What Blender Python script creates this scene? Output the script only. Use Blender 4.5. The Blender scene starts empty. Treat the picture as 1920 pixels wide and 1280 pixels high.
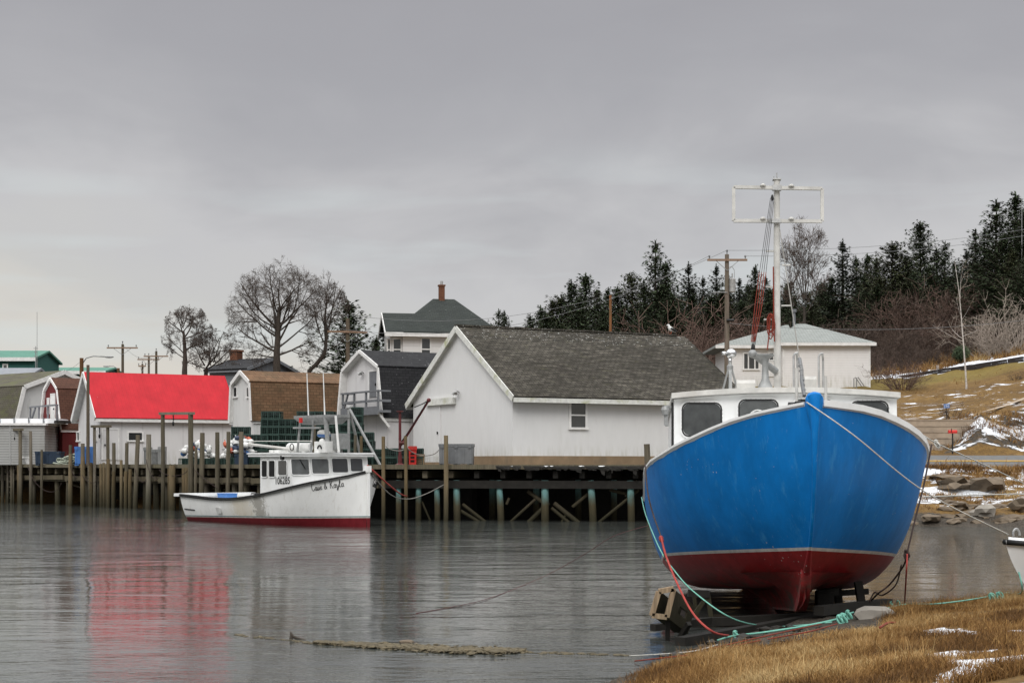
import bpy, bmesh, math, random
import numpy as np
from mathutils import Vector, Matrix, noise

# ------------------------------------------------------------------ camera, sky, sun, exposure
SC = bpy.context.scene
COL = SC.collection
F, HZ, HC = 3000.0, 868.0, 2.5          # focal length in photo pixels, horizon row, eye height above the water
cam_d = bpy.data.cameras.new('camera'); CAM = bpy.data.objects.new('camera', cam_d); COL.objects.link(CAM)
CAM.location = (0, 0, HC); CAM.rotation_euler = (math.radians(90), 0, 0)
cam_d.sensor_width = 36; cam_d.lens = 36 * F / 1920; cam_d.shift_y = (HZ - 640) / 1920
cam_d.clip_start = .1; cam_d.clip_end = 8000
SC.camera = CAM
SC.view_settings.view_transform = 'Standard'; SC.view_settings.look = 'None'
SC.view_settings.exposure = 0.0; SC.view_settings.gamma = 1
SUN_EL, SUN_AZ = math.radians(44), math.radians(196)   # azimuth from +Y clockwise: behind the viewer, to the left
sd = bpy.data.lights.new('sun', 'SUN'); sun = bpy.data.objects.new('sun', sd); COL.objects.link(sun)
sd.energy = 1.35; sd.angle = math.radians(24); sd.color = (1, .975, .94)
sun.rotation_euler = (math.radians(90) - SUN_EL, 0, -SUN_AZ + math.pi)

W = bpy.data.worlds.new('World'); SC.world = W; W.use_nodes = True
def nd(nt, t, ins=None, **kw):
    n = nt.nodes.new(t)
    for k, v in kw.items(): setattr(n, k, v)
    for k, v in (ins or {}).items():
        if isinstance(v, bpy.types.NodeSocket): nt.links.new(v, n.inputs[k])
        else: n.inputs[k].default_value = v
    return n
def c4(c): return (c[0], c[1], c[2], 1)
def mixc(nt, fac, a, b, mode='MIX'):
    n = nd(nt, 'ShaderNodeMix', data_type='RGBA', blend_type=mode)
    for k, v in ((0, fac), (6, a), (7, b)):
        if isinstance(v, bpy.types.NodeSocket): nt.links.new(v, n.inputs[k])
        else: n.inputs[k].default_value = v if k == 0 else c4(v)
    return n.outputs[2]
def ramp(nt, fac, pts, interp='LINEAR'):
    n = nd(nt, 'ShaderNodeValToRGB', {0: fac}); r = n.color_ramp; r.interpolation = interp
    while len(r.elements) > 1: r.elements.remove(r.elements[-1])
    for i, (p, c) in enumerate(pts):
        e = r.elements[0] if i == 0 else r.elements.new(p)
        e.position = p; e.color = c4(c) if not isinstance(c, (int, float)) else (c, c, c, 1)
    return n.outputs[0]
def math_(nt, op, a, b=0.0, c=None, clamp=False):
    n = nd(nt, 'ShaderNodeMath', operation=op, use_clamp=clamp)
    for i, v in enumerate((a, b, c)):
        if v is None: continue
        if isinstance(v, bpy.types.NodeSocket): nt.links.new(v, n.inputs[i])
        else: n.inputs[i].default_value = v
    return n.outputs[0]
def noise_(nt, vec, scale, detail=4, rough=.55, dist=0):
    return nd(nt, 'ShaderNodeTexNoise', {'Vector': vec, 'Scale': scale, 'Detail': detail, 'Roughness': rough, 'Distortion': dist}).outputs[0]
def mapping(nt, vec, scale=(1, 1, 1), loc=(0, 0, 0), rot=(0, 0, 0)):
    return nd(nt, 'ShaderNodeMapping', {'Vector': vec, 'Scale': scale, 'Location': loc, 'Rotation': rot}).outputs[0]

nt = W.node_tree; nt.nodes.clear()
tc = nd(nt, 'ShaderNodeTexCoord').outputs['Generated']
sky = nd(nt, 'ShaderNodeTexSky', sky_type='NISHITA', sun_disc=False, sun_elevation=SUN_EL, sun_rotation=SUN_AZ)
sky_s = nd(nt, 'ShaderNodeVectorMath', {0: sky.outputs[0], 'Scale': .1}, operation='SCALE').outputs[0]
sep = nd(nt, 'ShaderNodeSeparateXYZ', {0: tc})
zz = sep.outputs[2]
n_big = noise_(nt, mapping(nt, tc, (1.6, 1.6, 4.2), (3.3, 0, .4)), 2.2, 5, .5, .5)
n_mid = noise_(nt, mapping(nt, tc, (2.2, 2.2, 4.6), (.7, 0, 2.1)), 4, 6, .55, .6)
zj = math_(nt, 'ADD', zz, math_(nt, 'MULTIPLY', math_(nt, 'SUBTRACT', n_big, .5), .22))
zj = math_(nt, 'ADD', zj, math_(nt, 'MULTIPLY', math_(nt, 'SUBTRACT', n_mid, .5), .07))
cloud = ramp(nt, zj, [(0.0, (.76, .70, .62)), (.045, (.70, .66, .60)), (.09, (.60, .59, .57)), (.14, (.575, .565, .57)), (.19, (.455, .447, .46)),
                      (.245, (.40, .393, .41)), (.30, (.378, .37, .388)), (.38, (.43, .42, .44)), (.43, (.9, .91, .93)), (.55, (1.8, 1.81, 1.83)), (1, (2.7, 2.72, 2.75))])
gap_n = noise_(nt, mapping(nt, tc, (1.5, 1.5, 10), (9.1, 2, .3)), 3.2, 4, .5, .2)
low = ramp(nt, zz, [(0, .3), (.06, .5), (.10, .8), (.14, .6), (.20, 0)])
gap = math_(nt, 'MULTIPLY', ramp(nt, gap_n, [(.5, 0), (.66, 1)]), low)
cl2 = mixc(nt, math_(nt, 'MULTIPLY', gap, .8), cloud, (.66, .71, .71))
out = mixc(nt, .06, cl2, sky_s)
bg = nd(nt, 'ShaderNodeBackground', {0: out, 1: 1.0})
nt.links.new(bg.outputs[0], nd(nt, 'ShaderNodeOutputWorld').inputs[0])

# ------------------------------------------------------------------ helpers
random.seed(7)
RNG = random.Random(11)
def X_(px, d): return (px - 960) / F * d
def Zp(py, d): return HC - (py - HZ) / F * d
def P(px, py, d): return Vector((X_(px, d), d, Zp(py, d)))
def lerp(a, b, t): return a + (b - a) * t
def interp(tab, x):
    if x <= tab[0][0]: return tab[0][1]
    for (a, va), (b, vb) in zip(tab, tab[1:]):
        if x <= b: return lerp(va, vb, (x - a) / (b - a))
    return tab[-1][1]
def smooth(a, b, x):
    t = min(1, max(0, (x - a) / (b - a))); return t * t * (3 - 2 * t)

bmi = bmesh.new(); bmesh.ops.create_icosphere(bmi, subdivisions=2, radius=1)
ICO_V = [v.co.copy() for v in bmi.verts]; ICO_F = [[v.index for v in f.verts] for f in bmi.faces]; bmi.free()
bmi = bmesh.new(); bmesh.ops.create_icosphere(bmi, subdivisions=1, radius=1)
ICO1_V = [v.co.copy() for v in bmi.verts]; ICO1_F = [[v.index for v in f.verts] for f in bmi.faces]; bmi.free()

class MB:
    def __init__(s): s.v = []; s.f = []; s.m = []; s.k = 0
    def add(s, vs, fs):
        o = len(s.v); s.v += [tuple(v) for v in vs]; s.f += [[i + o for i in f] for f in fs]; s.m += [s.k] * len(fs); return s
    def box(s, x0, y0, z0, x1, y1, z1):
        return s.add([(x0,y0,z0),(x1,y0,z0),(x1,y1,z0),(x0,y1,z0),(x0,y0,z1),(x1,y0,z1),(x1,y1,z1),(x0,y1,z1)],
                     [(3,2,1,0),(4,5,6,7),(0,1,5,4),(1,2,6,5),(2,3,7,6),(3,0,4,7)])
    def beam(s, p, q, w, h=None, up=(0, 0, 1)):
        p, q = Vector(p), Vector(q); h = h or w; t = (q - p)
        if t.length < 1e-6: return s
        t.normalize(); up = Vector(up)
        if abs(t.dot(up)) > .99: up = Vector((0, 1, 0))
        a = t.cross(up).normalized() * w / 2; b = a.cross(t).normalized() * h / 2
        return s.add([p-a-b, p+a-b, p+a+b, p-a+b, q-a-b, q+a-b, q+a+b, q-a+b],
                     [(3,2,1,0),(4,5,6,7),(0,1,5,4),(1,2,6,5),(2,3,7,6),(3,0,4,7)])
    def tube(s, pts, r, n=6, cap=True):
        pts = [Vector(p) for p in pts]; m = len(pts)
        rs = r if isinstance(r, (list, tuple)) else [r] * m
        up = None; vs = []
        for i, p in enumerate(pts):
            t = (pts[min(i + 1, m - 1)] - pts[max(i - 1, 0)])
            t = t.normalized() if t.length > 1e-9 else Vector((0, 0, 1))
            if up is None: up = Vector((1, 0, 0)) if abs(t.z) > .8 else Vector((0, 0, 1))
            a = t.cross(up)
            if a.length < 1e-6: a = t.cross(Vector((.3, .8, .5)))
            a.normalize(); b = t.cross(a); up = (up - t * up.dot(t)); up = up.normalized() if up.length > 1e-6 else b
            vs += [p + (a * math.cos(2*math.pi*k/n) + b * math.sin(2*math.pi*k/n)) * rs[i] for k in range(n)]
        fs = [(i*n+k, i*n+(k+1)%n, (i+1)*n+(k+1)%n, (i+1)*n+k) for i in range(m-1) for k in range(n)]
        if cap: fs += [tuple(range(n-1, -1, -1)), tuple((m-1)*n+k for k in range(n))]
        return s.add(vs, fs)
    def prism(s, poly, vec):
        n = len(poly); vec = Vector(vec); poly = [Vector(p) for p in poly]
        return s.add(poly + [p + vec for p in poly],
                     [tuple(range(n-1, -1, -1)), tuple(range(n, 2*n))] + [(i, (i+1)%n, n+(i+1)%n, n+i) for i in range(n)])
    def face(s, poly): return s.add(poly, [tuple(range(len(poly)))])
    def sheet(s, rows):
        n = len(rows[0]); vs = [p for r in rows for p in r]
        return s.add(vs, [(i*n+j, i*n+j+1, (i+1)*n+j+1, (i+1)*n+j) for i in range(len(rows)-1) for j in range(n-1)])
    def ico(s, c, r, sc=(1,1,1), jit=0, lo=False, rng=None, rot=None):
        c = Vector(c); vs = []
        off = Vector(((rng or RNG).random()*50, (rng or RNG).random()*50, 3)) if jit else None
        for v in (ICO1_V if lo else ICO_V):
            k = 1 + (jit * noise.noise(v * 1.3 + off) if jit else 0)
            w = Vector((v.x*sc[0], v.y*sc[1], v.z*sc[2])) * (r * k)
            if rot: w = rot @ w
            vs.append(c + w)
        return s.add(vs, ICO1_F if lo else ICO_F)
    def lathe(s, c, prof, n=16):
        c = Vector(c); vs = [c + Vector((r*math.cos(2*math.pi*k/n), r*math.sin(2*math.pi*k/n), z)) for r, z in prof for k in range(n)]
        fs = [(i*n+k, i*n+(k+1)%n, (i+1)*n+(k+1)%n, (i+1)*n+k) for i in range(len(prof)-1) for k in range(n)]
        fs += [tuple(range(n-1,-1,-1)), tuple((len(prof)-1)*n+k for k in range(n))]
        return s.add(vs, fs)

def raw(name, mb, mats, smooth=False):
    me = bpy.data.meshes.new(name); me.from_pydata(mb.v, [], mb.f)
    for m in (mats if isinstance(mats, (list, tuple)) else [mats]): me.materials.append(m)
    if any(mb.m): me.polygons.foreach_set('material_index', mb.m)
    me.polygons.foreach_set('use_smooth', [bool(smooth)] * len(mb.f))
    if smooth and smooth is not True: me.set_sharp_from_angle(angle=math.radians(smooth))
    me.update()
    o = bpy.data.objects.new(name, me); COL.objects.link(o); return o
def tag(o, label=None, cat=None, group=None, kind=None):
    if label: o['label'] = label
    if cat: o['category'] = cat
    if group: o['group'] = group
    if kind: o['kind'] = kind
    return o
def solo(name, mb, mats, label, cat, group=None, smooth=False, base=None):
    """a thing that is one mesh; its origin is moved to its base"""
    if base is None:
        a = np.array(mb.v); base = Vector((a[:,0].mean(), a[:,1].mean(), a[:,2].min()))
    base = Vector(base); mb.v = [(v[0]-base.x, v[1]-base.y, v[2]-base.z) for v in mb.v]
    o = raw(name, mb, mats, smooth); o.location = base
    return tag(o, label, cat, group)
class Thing:
    def __init__(s, name, label, cat, loc=(0,0,0), rot=(0,0,0), group=None):
        s.o = bpy.data.objects.new(name, None); COL.objects.link(s.o); s.o.empty_display_size = .3
        s.o.location = loc; s.o.rotation_euler = rot; tag(s.o, label, cat, group)
        from mathutils import Euler
        s.M = Matrix.Translation(Vector(loc)) @ Euler(rot, 'XYZ').to_matrix().to_4x4(); s.I = s.M.inverted()
    def part(s, name, mb, mats, parent=None, smooth=False, label=None, world=False):
        if world: mb.v = [tuple(s.I @ Vector(v)) for v in mb.v]
        o = raw(name, mb, mats, smooth); o.parent = parent or s.o
        if label: o['label'] = label
        return o
    def hit(s, px, py, axis, val):
        a = s.I @ Vector((0, 0, HC)); b = s.I @ P(px, py, 1.0); d = b - a
        return a + d * ((val - a[axis]) / d[axis])
    def w(s, p): return s.M @ Vector(p)
def dup(o, loc, rotz=0, scale=None, label=None, group=None):
    r = o.copy(); COL.objects.link(r); r.location = loc; r.rotation_euler = (0, 0, rotz)
    if scale is not None: r.scale = scale if not isinstance(scale, (int, float)) else (scale,)*3
    if label: r['label'] = label
    if group: r['group'] = group
    for ch in o.children:
        c = ch.copy(); COL.objects.link(c); c.parent = r
        for g in ch.children:
            e = g.copy(); COL.objects.link(e); e.parent = c
    return r

# ------------------------------------------------------------------ materials
def newmat(name):
    m = bpy.data.materials.new(name); m.use_nodes = True; nt = m.node_tree
    b = nt.nodes['Principled BSDF']; tc = nd(nt, 'ShaderNodeTexCoord').outputs['Object']
    return m, nt, b, tc
def bumpn(nt, b, h, strength=.3, dist=.02):
    nt.links.new(nd(nt, 'ShaderNodeBump', {'Height': h, 'Strength': strength, 'Distance': dist}).outputs[0], b.inputs['Normal'])
def setc(nt, b, col): nt.links.new(col, b.inputs['Base Color'])
def mat(name, col, rough=.7, var=.25, scale=3.0, stretch=(1,1,1), bump=.15, metal=0, spec=.3, dirt=None, dirt_amt=.0, dirt_scale=1.2, dirt_st=(1,1,1)):
    m, nt, b, tc = newmat(name)
    v = mapping(nt, tc, stretch)
    n = noise_(nt, v, scale, 5, .6)
    lo = tuple(x * (1 - var) for x in col); hi = tuple(min(1, x * (1 + var * .6)) for x in col)
    c = mixc(nt, ramp(nt, n, [(.3, 0), (.7, 1)]), lo, hi)
    if dirt:
        n2 = noise_(nt, mapping(nt, tc, dirt_st, (4.2, 1.7, 8.8)), dirt_scale, 6, .65, .3)
        c = mixc(nt, math_(nt, 'MULTIPLY', ramp(nt, n2, [(.52, 0), (.72, 1)]), dirt_amt), c, dirt)
    setc(nt, b, c); b.inputs['Roughness'].default_value = rough; b.inputs['Metallic'].default_value = metal
    b.inputs['Specular IOR Level'].default_value = spec
    if bump: bumpn(nt, b, noise_(nt, v, scale * 6, 3, .6), bump, .01)
    return m
def siding(name, col, pitch=.0, vert=False, dirt=(.35,.33,.28), amt=.35, line=.55):
    m, nt, b, tc = newmat(name)
    n = noise_(nt, mapping(nt, tc, (1, 1, .35)), 2.5, 6, .65)
    c = mixc(nt, ramp(nt, n, [(.3, 0), (.75, 1)]), tuple(x*.93 for x in col), col)
    n2 = noise_(nt, mapping(nt, tc, (1.3, 1.3, .22), (7, 3, 1)), 2.2, 7, .7)
    c = mixc(nt, math_(nt, 'MULTIPLY', ramp(nt, n2, [(.55, 0), (.75, 1)]), amt), c, dirt)
    zz = nd(nt, 'ShaderNodeSeparateXYZ', {0: tc}).outputs[2]; n5 = noise_(nt, mapping(nt, tc, (4, 4, .5), (2, 2, 2)), 1.6, 6, .7)
    st = math_(nt, 'MULTIPLY', ramp(nt, n5, [(.46, 0), (.62, 1)]), ramp(nt, math_(nt, 'DIVIDE', zz, 3), [(.1, 1), (.32, 0)]))
    c = mixc(nt, math_(nt, 'MULTIPLY', st, .55), c, (.36,.35,.27))
    if pitch:
        sp = nd(nt, 'ShaderNodeSeparateXYZ', {0: tc})
        coord = math_(nt, 'ADD', sp.outputs[0], sp.outputs[1]) if vert else sp.outputs[2]
        fr = math_(nt, 'FRACT', math_(nt, 'DIVIDE', coord, pitch))
        ln = ramp(nt, fr, [(0, 1), (.10, 0), (1, 0)])
        c = mixc(nt, math_(nt, 'MULTIPLY', ln, line), c, tuple(x*.25 for x in col))
        bumpn(nt, b, fr, .5, .02)
    setc(nt, b, c); b.inputs['Roughness'].default_value = .75; b.inputs['Specular IOR Level'].default_value = .2
    return m
def shingles(name, a, bcol, w=.32, h=.16, k=1.5, moss=None, moss_amt=0, fleck=0, var=.5, mortar=.012):
    m, nt, b, tc = newmat(name)
    sp = nd(nt, 'ShaderNodeSeparateXYZ', {0: tc})
    v = nd(nt, 'ShaderNodeCombineXYZ', {0: sp.outputs[0], 1: math_(nt, 'MULTIPLY', sp.outputs[2], k)}).outputs[0]
    br = nd(nt, 'ShaderNodeTexBrick', {'Vector': v, 'Color1': c4(a), 'Color2': c4(bcol), 'Mortar': c4(tuple(x*.35 for x in a)), 'Scale': 1,
            'Mortar Size': mortar, 'Mortar Smooth': .3, 'Bias': 0, 'Brick Width': w, 'Row Height': h})
    n = noise_(nt, mapping(nt, tc, (.5, .5, 1.4)), 2.2, 7, .7)
    c = mixc(nt, math_(nt, 'MULTIPLY', ramp(nt, n, [(.35, 0), (.65, 1)]), var), br.outputs[0], tuple(x*.45 for x in a))
    if moss:
        n2 = noise_(nt, mapping(nt, tc, (.6, .6, 1.2), (2, 9, 4)), 1.6, 7, .7)
        c = mixc(nt, math_(nt, 'MULTIPLY', ramp(nt, n2, [(.45, 0), (.7, 1)]), moss_amt), c, moss)
    if fleck:
        n3 = noise_(nt, mapping(nt, tc, (.9, .9, 3.0), (5, 1, 2)), 9, 3, .6)
        c = mixc(nt, ramp(nt, n3, [(.72 - fleck*.1, 0), (.75, 1)]), c, (.55, .55, .55))
    setc(nt, b, c); b.inputs['Roughness'].default_value = .9; b.inputs['Specular IOR Level'].default_value = .15
    bumpn(nt, b, br.outputs[1], -.5, .02)
    return m
M = {}
M['white_shed'] = siding('white_shed_boards', (.66,.655,.645), 0, amt=.22, dirt=(.42,.41,.37))
M['white_old'] = siding('white_peeling_paint', (.60,.60,.585), 0, amt=.55, dirt=(.3,.29,.26))
M['white_pink'] = siding('white_boards', (.62,.605,.60), 1.22, True, amt=.2, line=.25)
M['clap'] = siding('white_clapboard', (.66,.65,.635), .42, amt=.15, line=.6)
M['clap_beige'] = siding('beige_vinyl_siding', (.76,.745,.73), .165, amt=.06, line=.5)
M['trim'] = mat('white_trim_paint', (.70,.69,.67), .6, .15, 4)
M['trim_moss'] = mat('mossy_white_trim', (.62,.62,.58), .7, .2, 4, dirt=(.33,.34,.16), dirt_amt=.9, dirt_scale=1.6)
def shed_roof():
    m, nt, b, tc = newmat('lichened_wood_shingles'); sp = nd(nt, 'ShaderNodeSeparateXYZ', {0: tc})
    v = nd(nt, 'ShaderNodeCombineXYZ', {0: sp.outputs[0], 1: math_(nt, 'MULTIPLY', sp.outputs[2], 1.75)}).outputs[0]
    br = nd(nt, 'ShaderNodeTexBrick', {'Vector': v, 'Color1': c4((.088,.080,.067)), 'Color2': c4((.125,.112,.093)), 'Mortar': c4((.018,.017,.014)), 'Scale': 1, 'Mortar Size': .016, 'Mortar Smooth': .2, 'Bias': 0, 'Brick Width': .27, 'Row Height': .17})
    n1 = noise_(nt, mapping(nt, v, (1, 3.2, 1)), 1.6, 8, .72, .2); n2 = noise_(nt, mapping(nt, v, (.18, .3, 1), (5, 0, 0)), 1, 4, .6)
    f = math_(nt, 'ADD', n1, math_(nt, 'MULTIPLY', math_(nt, 'SUBTRACT', n2, .5), .35))
    c = mixc(nt, ramp(nt, f, [(.40, .12), (.50, .62), (.62, .92)]), br.outputs[0], (.022,.020,.016))
    n3 = noise_(nt, mapping(nt, v, (.7, 2.0, 1), (8, 3, 0)), 2.1, 7, .7)
    c = mixc(nt, ramp(nt, n3, [(.56, 0), (.72, .5)]), c, (.075,.072,.038))
    n4 = noise_(nt, mapping(nt, v, (3, 6, 1), (1, 9, 0)), 2.0, 4, .6); up = ramp(nt, math_(nt, 'DIVIDE', sp.outputs[2], 6), [(.90, 0), (.985, .11)])
    c = mixc(nt, math_(nt, 'GREATER_THAN', math_(nt, 'ADD', n4, up), .745), c, (.42,.42,.40))
    setc(nt, b, c); b.inputs['Roughness'].default_value = .95; b.inputs['Specular IOR Level'].default_value = .1; bumpn(nt, b, math_(nt, 'ADD', n1, br.outputs[1]), -.6, .03); return m
M['roof_shed'] = shed_roof()
M['roof_grey'] = shingles('weathered_grey_shingles', (.075,.072,.066), (.115,.11,.102), .3, .17, 1.7, (.045,.043,.032), .7, .8, .95)
M['roof_brown'] = shingles('brown_asphalt_shingles', (.15,.085,.048), (.195,.115,.066), .35, .2, 1.3, (.06,.05,.03), .7, 0, .45)
M['roof_black'] = shingles('black_asphalt_shingles', (.022,.022,.024), (.03,.03,.032), .33, .18, 1.3, (.05,.05,.05), .2, .25, .3)
M['roof_green'] = shingles('dark_green_shingles', (.034,.039,.036), (.042,.047,.044), .33, .2, 1.7, (.05,.06,.05), .3, .1, .3)
M['roof_moss'] = shingles('mossy_shingles', (.10,.09,.07), (.12,.11,.085), .3, .17, 1.3, (.10,.105,.045), .9, 0, .5)
M['roof_rust'] = shingles('rusty_brown_shingles', (.085,.04,.028), (.11,.052,.035), .3, .2, 1.3, (.05,.03,.02), .4, 0, .4)
M['roof_pale'] = shingles('pale_grey_green_shingles', (.235,.25,.235), (.275,.29,.275), .4, .16, 3, None, 0, 0, .15)
def metal_roof(name, col, pitch=.23, rough=.55):
    m, nt, b, tc = newmat(name); sp = nd(nt, 'ShaderNodeSeparateXYZ', {0: tc})
    fr = math_(nt, 'FRACT', math_(nt, 'DIVIDE', sp.outputs[0], pitch))
    n = noise_(nt, mapping(nt, tc, (1, 1, .4)), 1.5, 5, .6)
    c = mixc(nt, ramp(nt, n, [(.3, 0), (.7, 1)]), tuple(x*.78 for x in col), col)
    n3 = noise_(nt, tc, 6, 2, .5)
    c = mixc(nt, ramp(nt, n3, [(.76, 0), (.79, .3)]), c, (.75, .5, .5))
    c = mixc(nt, ramp(nt, fr, [(0, .30), (.10, 0), (1, 0)]), c, tuple(x*.4 for x in col))
    setc(nt, b, c); b.inputs['Roughness'].default_value = rough; b.inputs['Specular IOR Level'].default_value = .12
    bumpn(nt, b, ramp(nt, fr, [(0, 1), (.1, 0), (.9, 0), (1, 1)]), .25, .02); return m
M['roof_red'] = metal_roof('red_metal_roofing', (.46,.018,.027))
M['roof_teal'] = metal_roof('teal_metal_roofing', (.075,.21,.155))
M['roof_slate'] = mat('flat_grey_roofing', (.20,.21,.23), .7, .2, 2)
M['wall_dkgreen'] = siding('dark_green_boards', (.028,.10,.085), 0, amt=.15, dirt=(.05,.1,.09))
M['wall_red'] = siding('dark_red_boards', (.13,.022,.022), .2, True, amt=.35, dirt=(.07,.03,.03), line=.3)
def corrugated():
    m, nt, b, tc = newmat('corrugated_grey_steel'); sp = nd(nt, 'ShaderNodeSeparateXYZ', {0: tc})
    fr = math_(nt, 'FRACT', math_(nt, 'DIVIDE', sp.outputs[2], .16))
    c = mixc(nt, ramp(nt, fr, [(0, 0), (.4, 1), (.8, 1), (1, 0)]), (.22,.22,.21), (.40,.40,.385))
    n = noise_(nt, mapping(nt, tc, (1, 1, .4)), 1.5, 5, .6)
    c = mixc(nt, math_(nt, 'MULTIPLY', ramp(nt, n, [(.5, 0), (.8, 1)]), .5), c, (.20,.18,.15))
    setc(nt, b, c); b.inputs['Roughness'].default_value = .55; bumpn(nt, b, fr, .5, .03); return m
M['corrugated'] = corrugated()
M['glass'] = mat('dark_window_glass', (.035,.037,.038), .08, .3, 1, bump=0, spec=.7)
M['glass_grey'] = mat('grey_glass_reflection_mottle', (.085,.09,.088), .06, .75, .9, bump=0, spec=.7)  # grey glass; its soft mottling paints reflections into the colour
M['dark'] = mat('dark_opening', (.012,.012,.012), .9, .3, 2, bump=0)
M['grey_paint'] = mat('grey_painted_wood', (.15,.155,.165), .7, .2, 5)
M['brick'] = shingles('chimney_brick', (.17,.075,.045), (.21,.095,.055), .22, .075, 1, None, 0, 0, .3)
M['steel'] = mat('galvanised_steel', (.42,.42,.41), .45, .25, 8, metal=.6)
M['galv'] = mat('dull_grey_steel', (.27,.275,.27), .5, .25, 6, metal=.3)
M['black'] = mat('black_rubber', (.015,.015,.015), .6, .3, 6)
M['brown_base'] = mat('brown_concrete_skirting', (.235,.165,.10), .85, .25, 1.2, dirt=(.12,.10,.07), dirt_amt=.6)
def wood(name, col, wet=True, teal=False):
    m, nt, b, tc = newmat(name)
    n = noise_(nt, mapping(nt, tc, (9, 9, .5)), 2.0, 6, .7)
    c = mixc(nt, ramp(nt, n, [(.3, 0), (.7, 1)]), tuple(x*.5 for x in col), tuple(x*1.25 for x in col))
    n2 = noise_(nt, mapping(nt, tc, (2, 2, .8), (3, 1, 5)), 1.4, 5, .6)
    c = mixc(nt, math_(nt, 'MULTIPLY', ramp(nt, n2, [(.45, 0), (.7, 1)]), .5), c, (.085,.085,.05))
    geo = nd(nt, 'ShaderNodeNewGeometry').outputs['Position']
    zw = nd(nt, 'ShaderNodeSeparateXYZ', {0: geo}).outputs[2]
    zw = math_(nt, 'ADD', zw, math_(nt, 'MULTIPLY', math_(nt, 'SUBTRACT', n2, .5), .9))
    rnd = nd(nt, 'ShaderNodeObjectInfo').outputs['Random']
    c = mixc(nt, 1.0, c, ramp(nt, rnd, [(0, (.62,.60,.52)), (.35, (.95,.9,.8)), (.7, (1.1,1.05,1.0)), (1, (1.3,1.3,1.28))]), 'MULTIPLY')
    if teal:
        t = ramp(nt, math_(nt, 'DIVIDE', zw, 3), [(.22, 0), (.40, 1)])
        c = mixc(nt, math_(nt, 'MULTIPLY', t, .85), c, (.17,.35,.345))
    if wet:   # weed and tar below the high-tide mark: a stain that belongs to the wood
        t = ramp(nt, math_(nt, 'DIVIDE', zw, 3), [(.04, .92), (.28, .55), (.5, 0)])
        c = mixc(nt, t, c, (.028,.026,.014))
    setc(nt, b, c); b.inputs['Roughness'].default_value = .85; b.inputs['Specular IOR Level'].default_value = .2
    bumpn(nt, b, n, .5, .02); return m
M['pile'] = wood('weathered_pile_wood', (.165,.147,.118))
M['pile_brown'] = wood('brown_pile_wood', (.17,.132,.080))
M['pile_teal'] = wood('teal_coated_pile', (.16,.13,.08), True, True)
M['deckwood'] = wood('wharf_timber', (.115,.10,.072))
M['pole'] = wood('utility_pole_wood', (.14,.115,.095), False)
M['pole_orange'] = wood('orange_brown_pole_wood', (.22,.10,.045), False)
M['plank'] = wood('pale_new_timber', (.30,.225,.15), False)
M['darkwood'] = mat('dark_wet_and_shade_timber', (.018,.016,.013), .8, .4, 4, (1,1,1))  # wet slip timber; also paints shade onto parts under the right wharf
M['rail_timber'] = mat('dark_retaining_timber', (.035,.03,.028), .9, .4, 2, (1,1,5))
M['crossarm'] = mat('crossarm_wood', (.24,.16,.11), .8, .3, 5)
M['bark'] = mat('dark_bark', (.055,.045,.036), .9, .4, 5, (4,4,.6), bump=.5)
M['twig'] = mat('bare_twig', (.075,.06,.05), .9, .3, 3, bump=0)
M['twig_red'] = mat('reddish_brown_twig', (.125,.08,.062), .9, .35, 2, bump=0)
M['twig_dark'] = mat('dark_brown_twig', (.075,.052,.04), .9, .35, 2, bump=0)
M['twig_pale'] = mat('pale_grey_twig', (.27,.225,.185), .9, .3, 3, bump=0)
M['birch'] = mat('birch_bark', (.50,.46,.42), .8, .3, 4, (1,1,4), dirt=(.06,.05,.05), dirt_amt=.9, dirt_scale=3, dirt_st=(1,1,3))
def needle(name, a, b2):
    m, nt, b, tc = newmat(name)
    n = noise_(nt, tc, 1.3, 4, .6); n2 = noise_(nt, tc, 9, 2, .6)
    c = mixc(nt, ramp(nt, n, [(.35, 0), (.65, 1)]), a, b2)
    c = mixc(nt, ramp(nt, n2, [(.35, .5), (.65, 0)]), c, tuple(x*.5 for x in a))
    setc(nt, b, c); b.inputs['Roughness'].default_value = .85; b.inputs['Specular IOR Level'].default_value = .15; return m
M['needle'] = needle('dark_spruce_needles', (.036,.053,.027), (.080,.104,.054))
M['needle2'] = needle('olive_spruce_needles', (.038,.048,.021), (.085,.093,.044))
M['needle3'] = needle('grey_green_spruce_needles', (.034,.045,.032), (.072,.083,.058))

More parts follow.
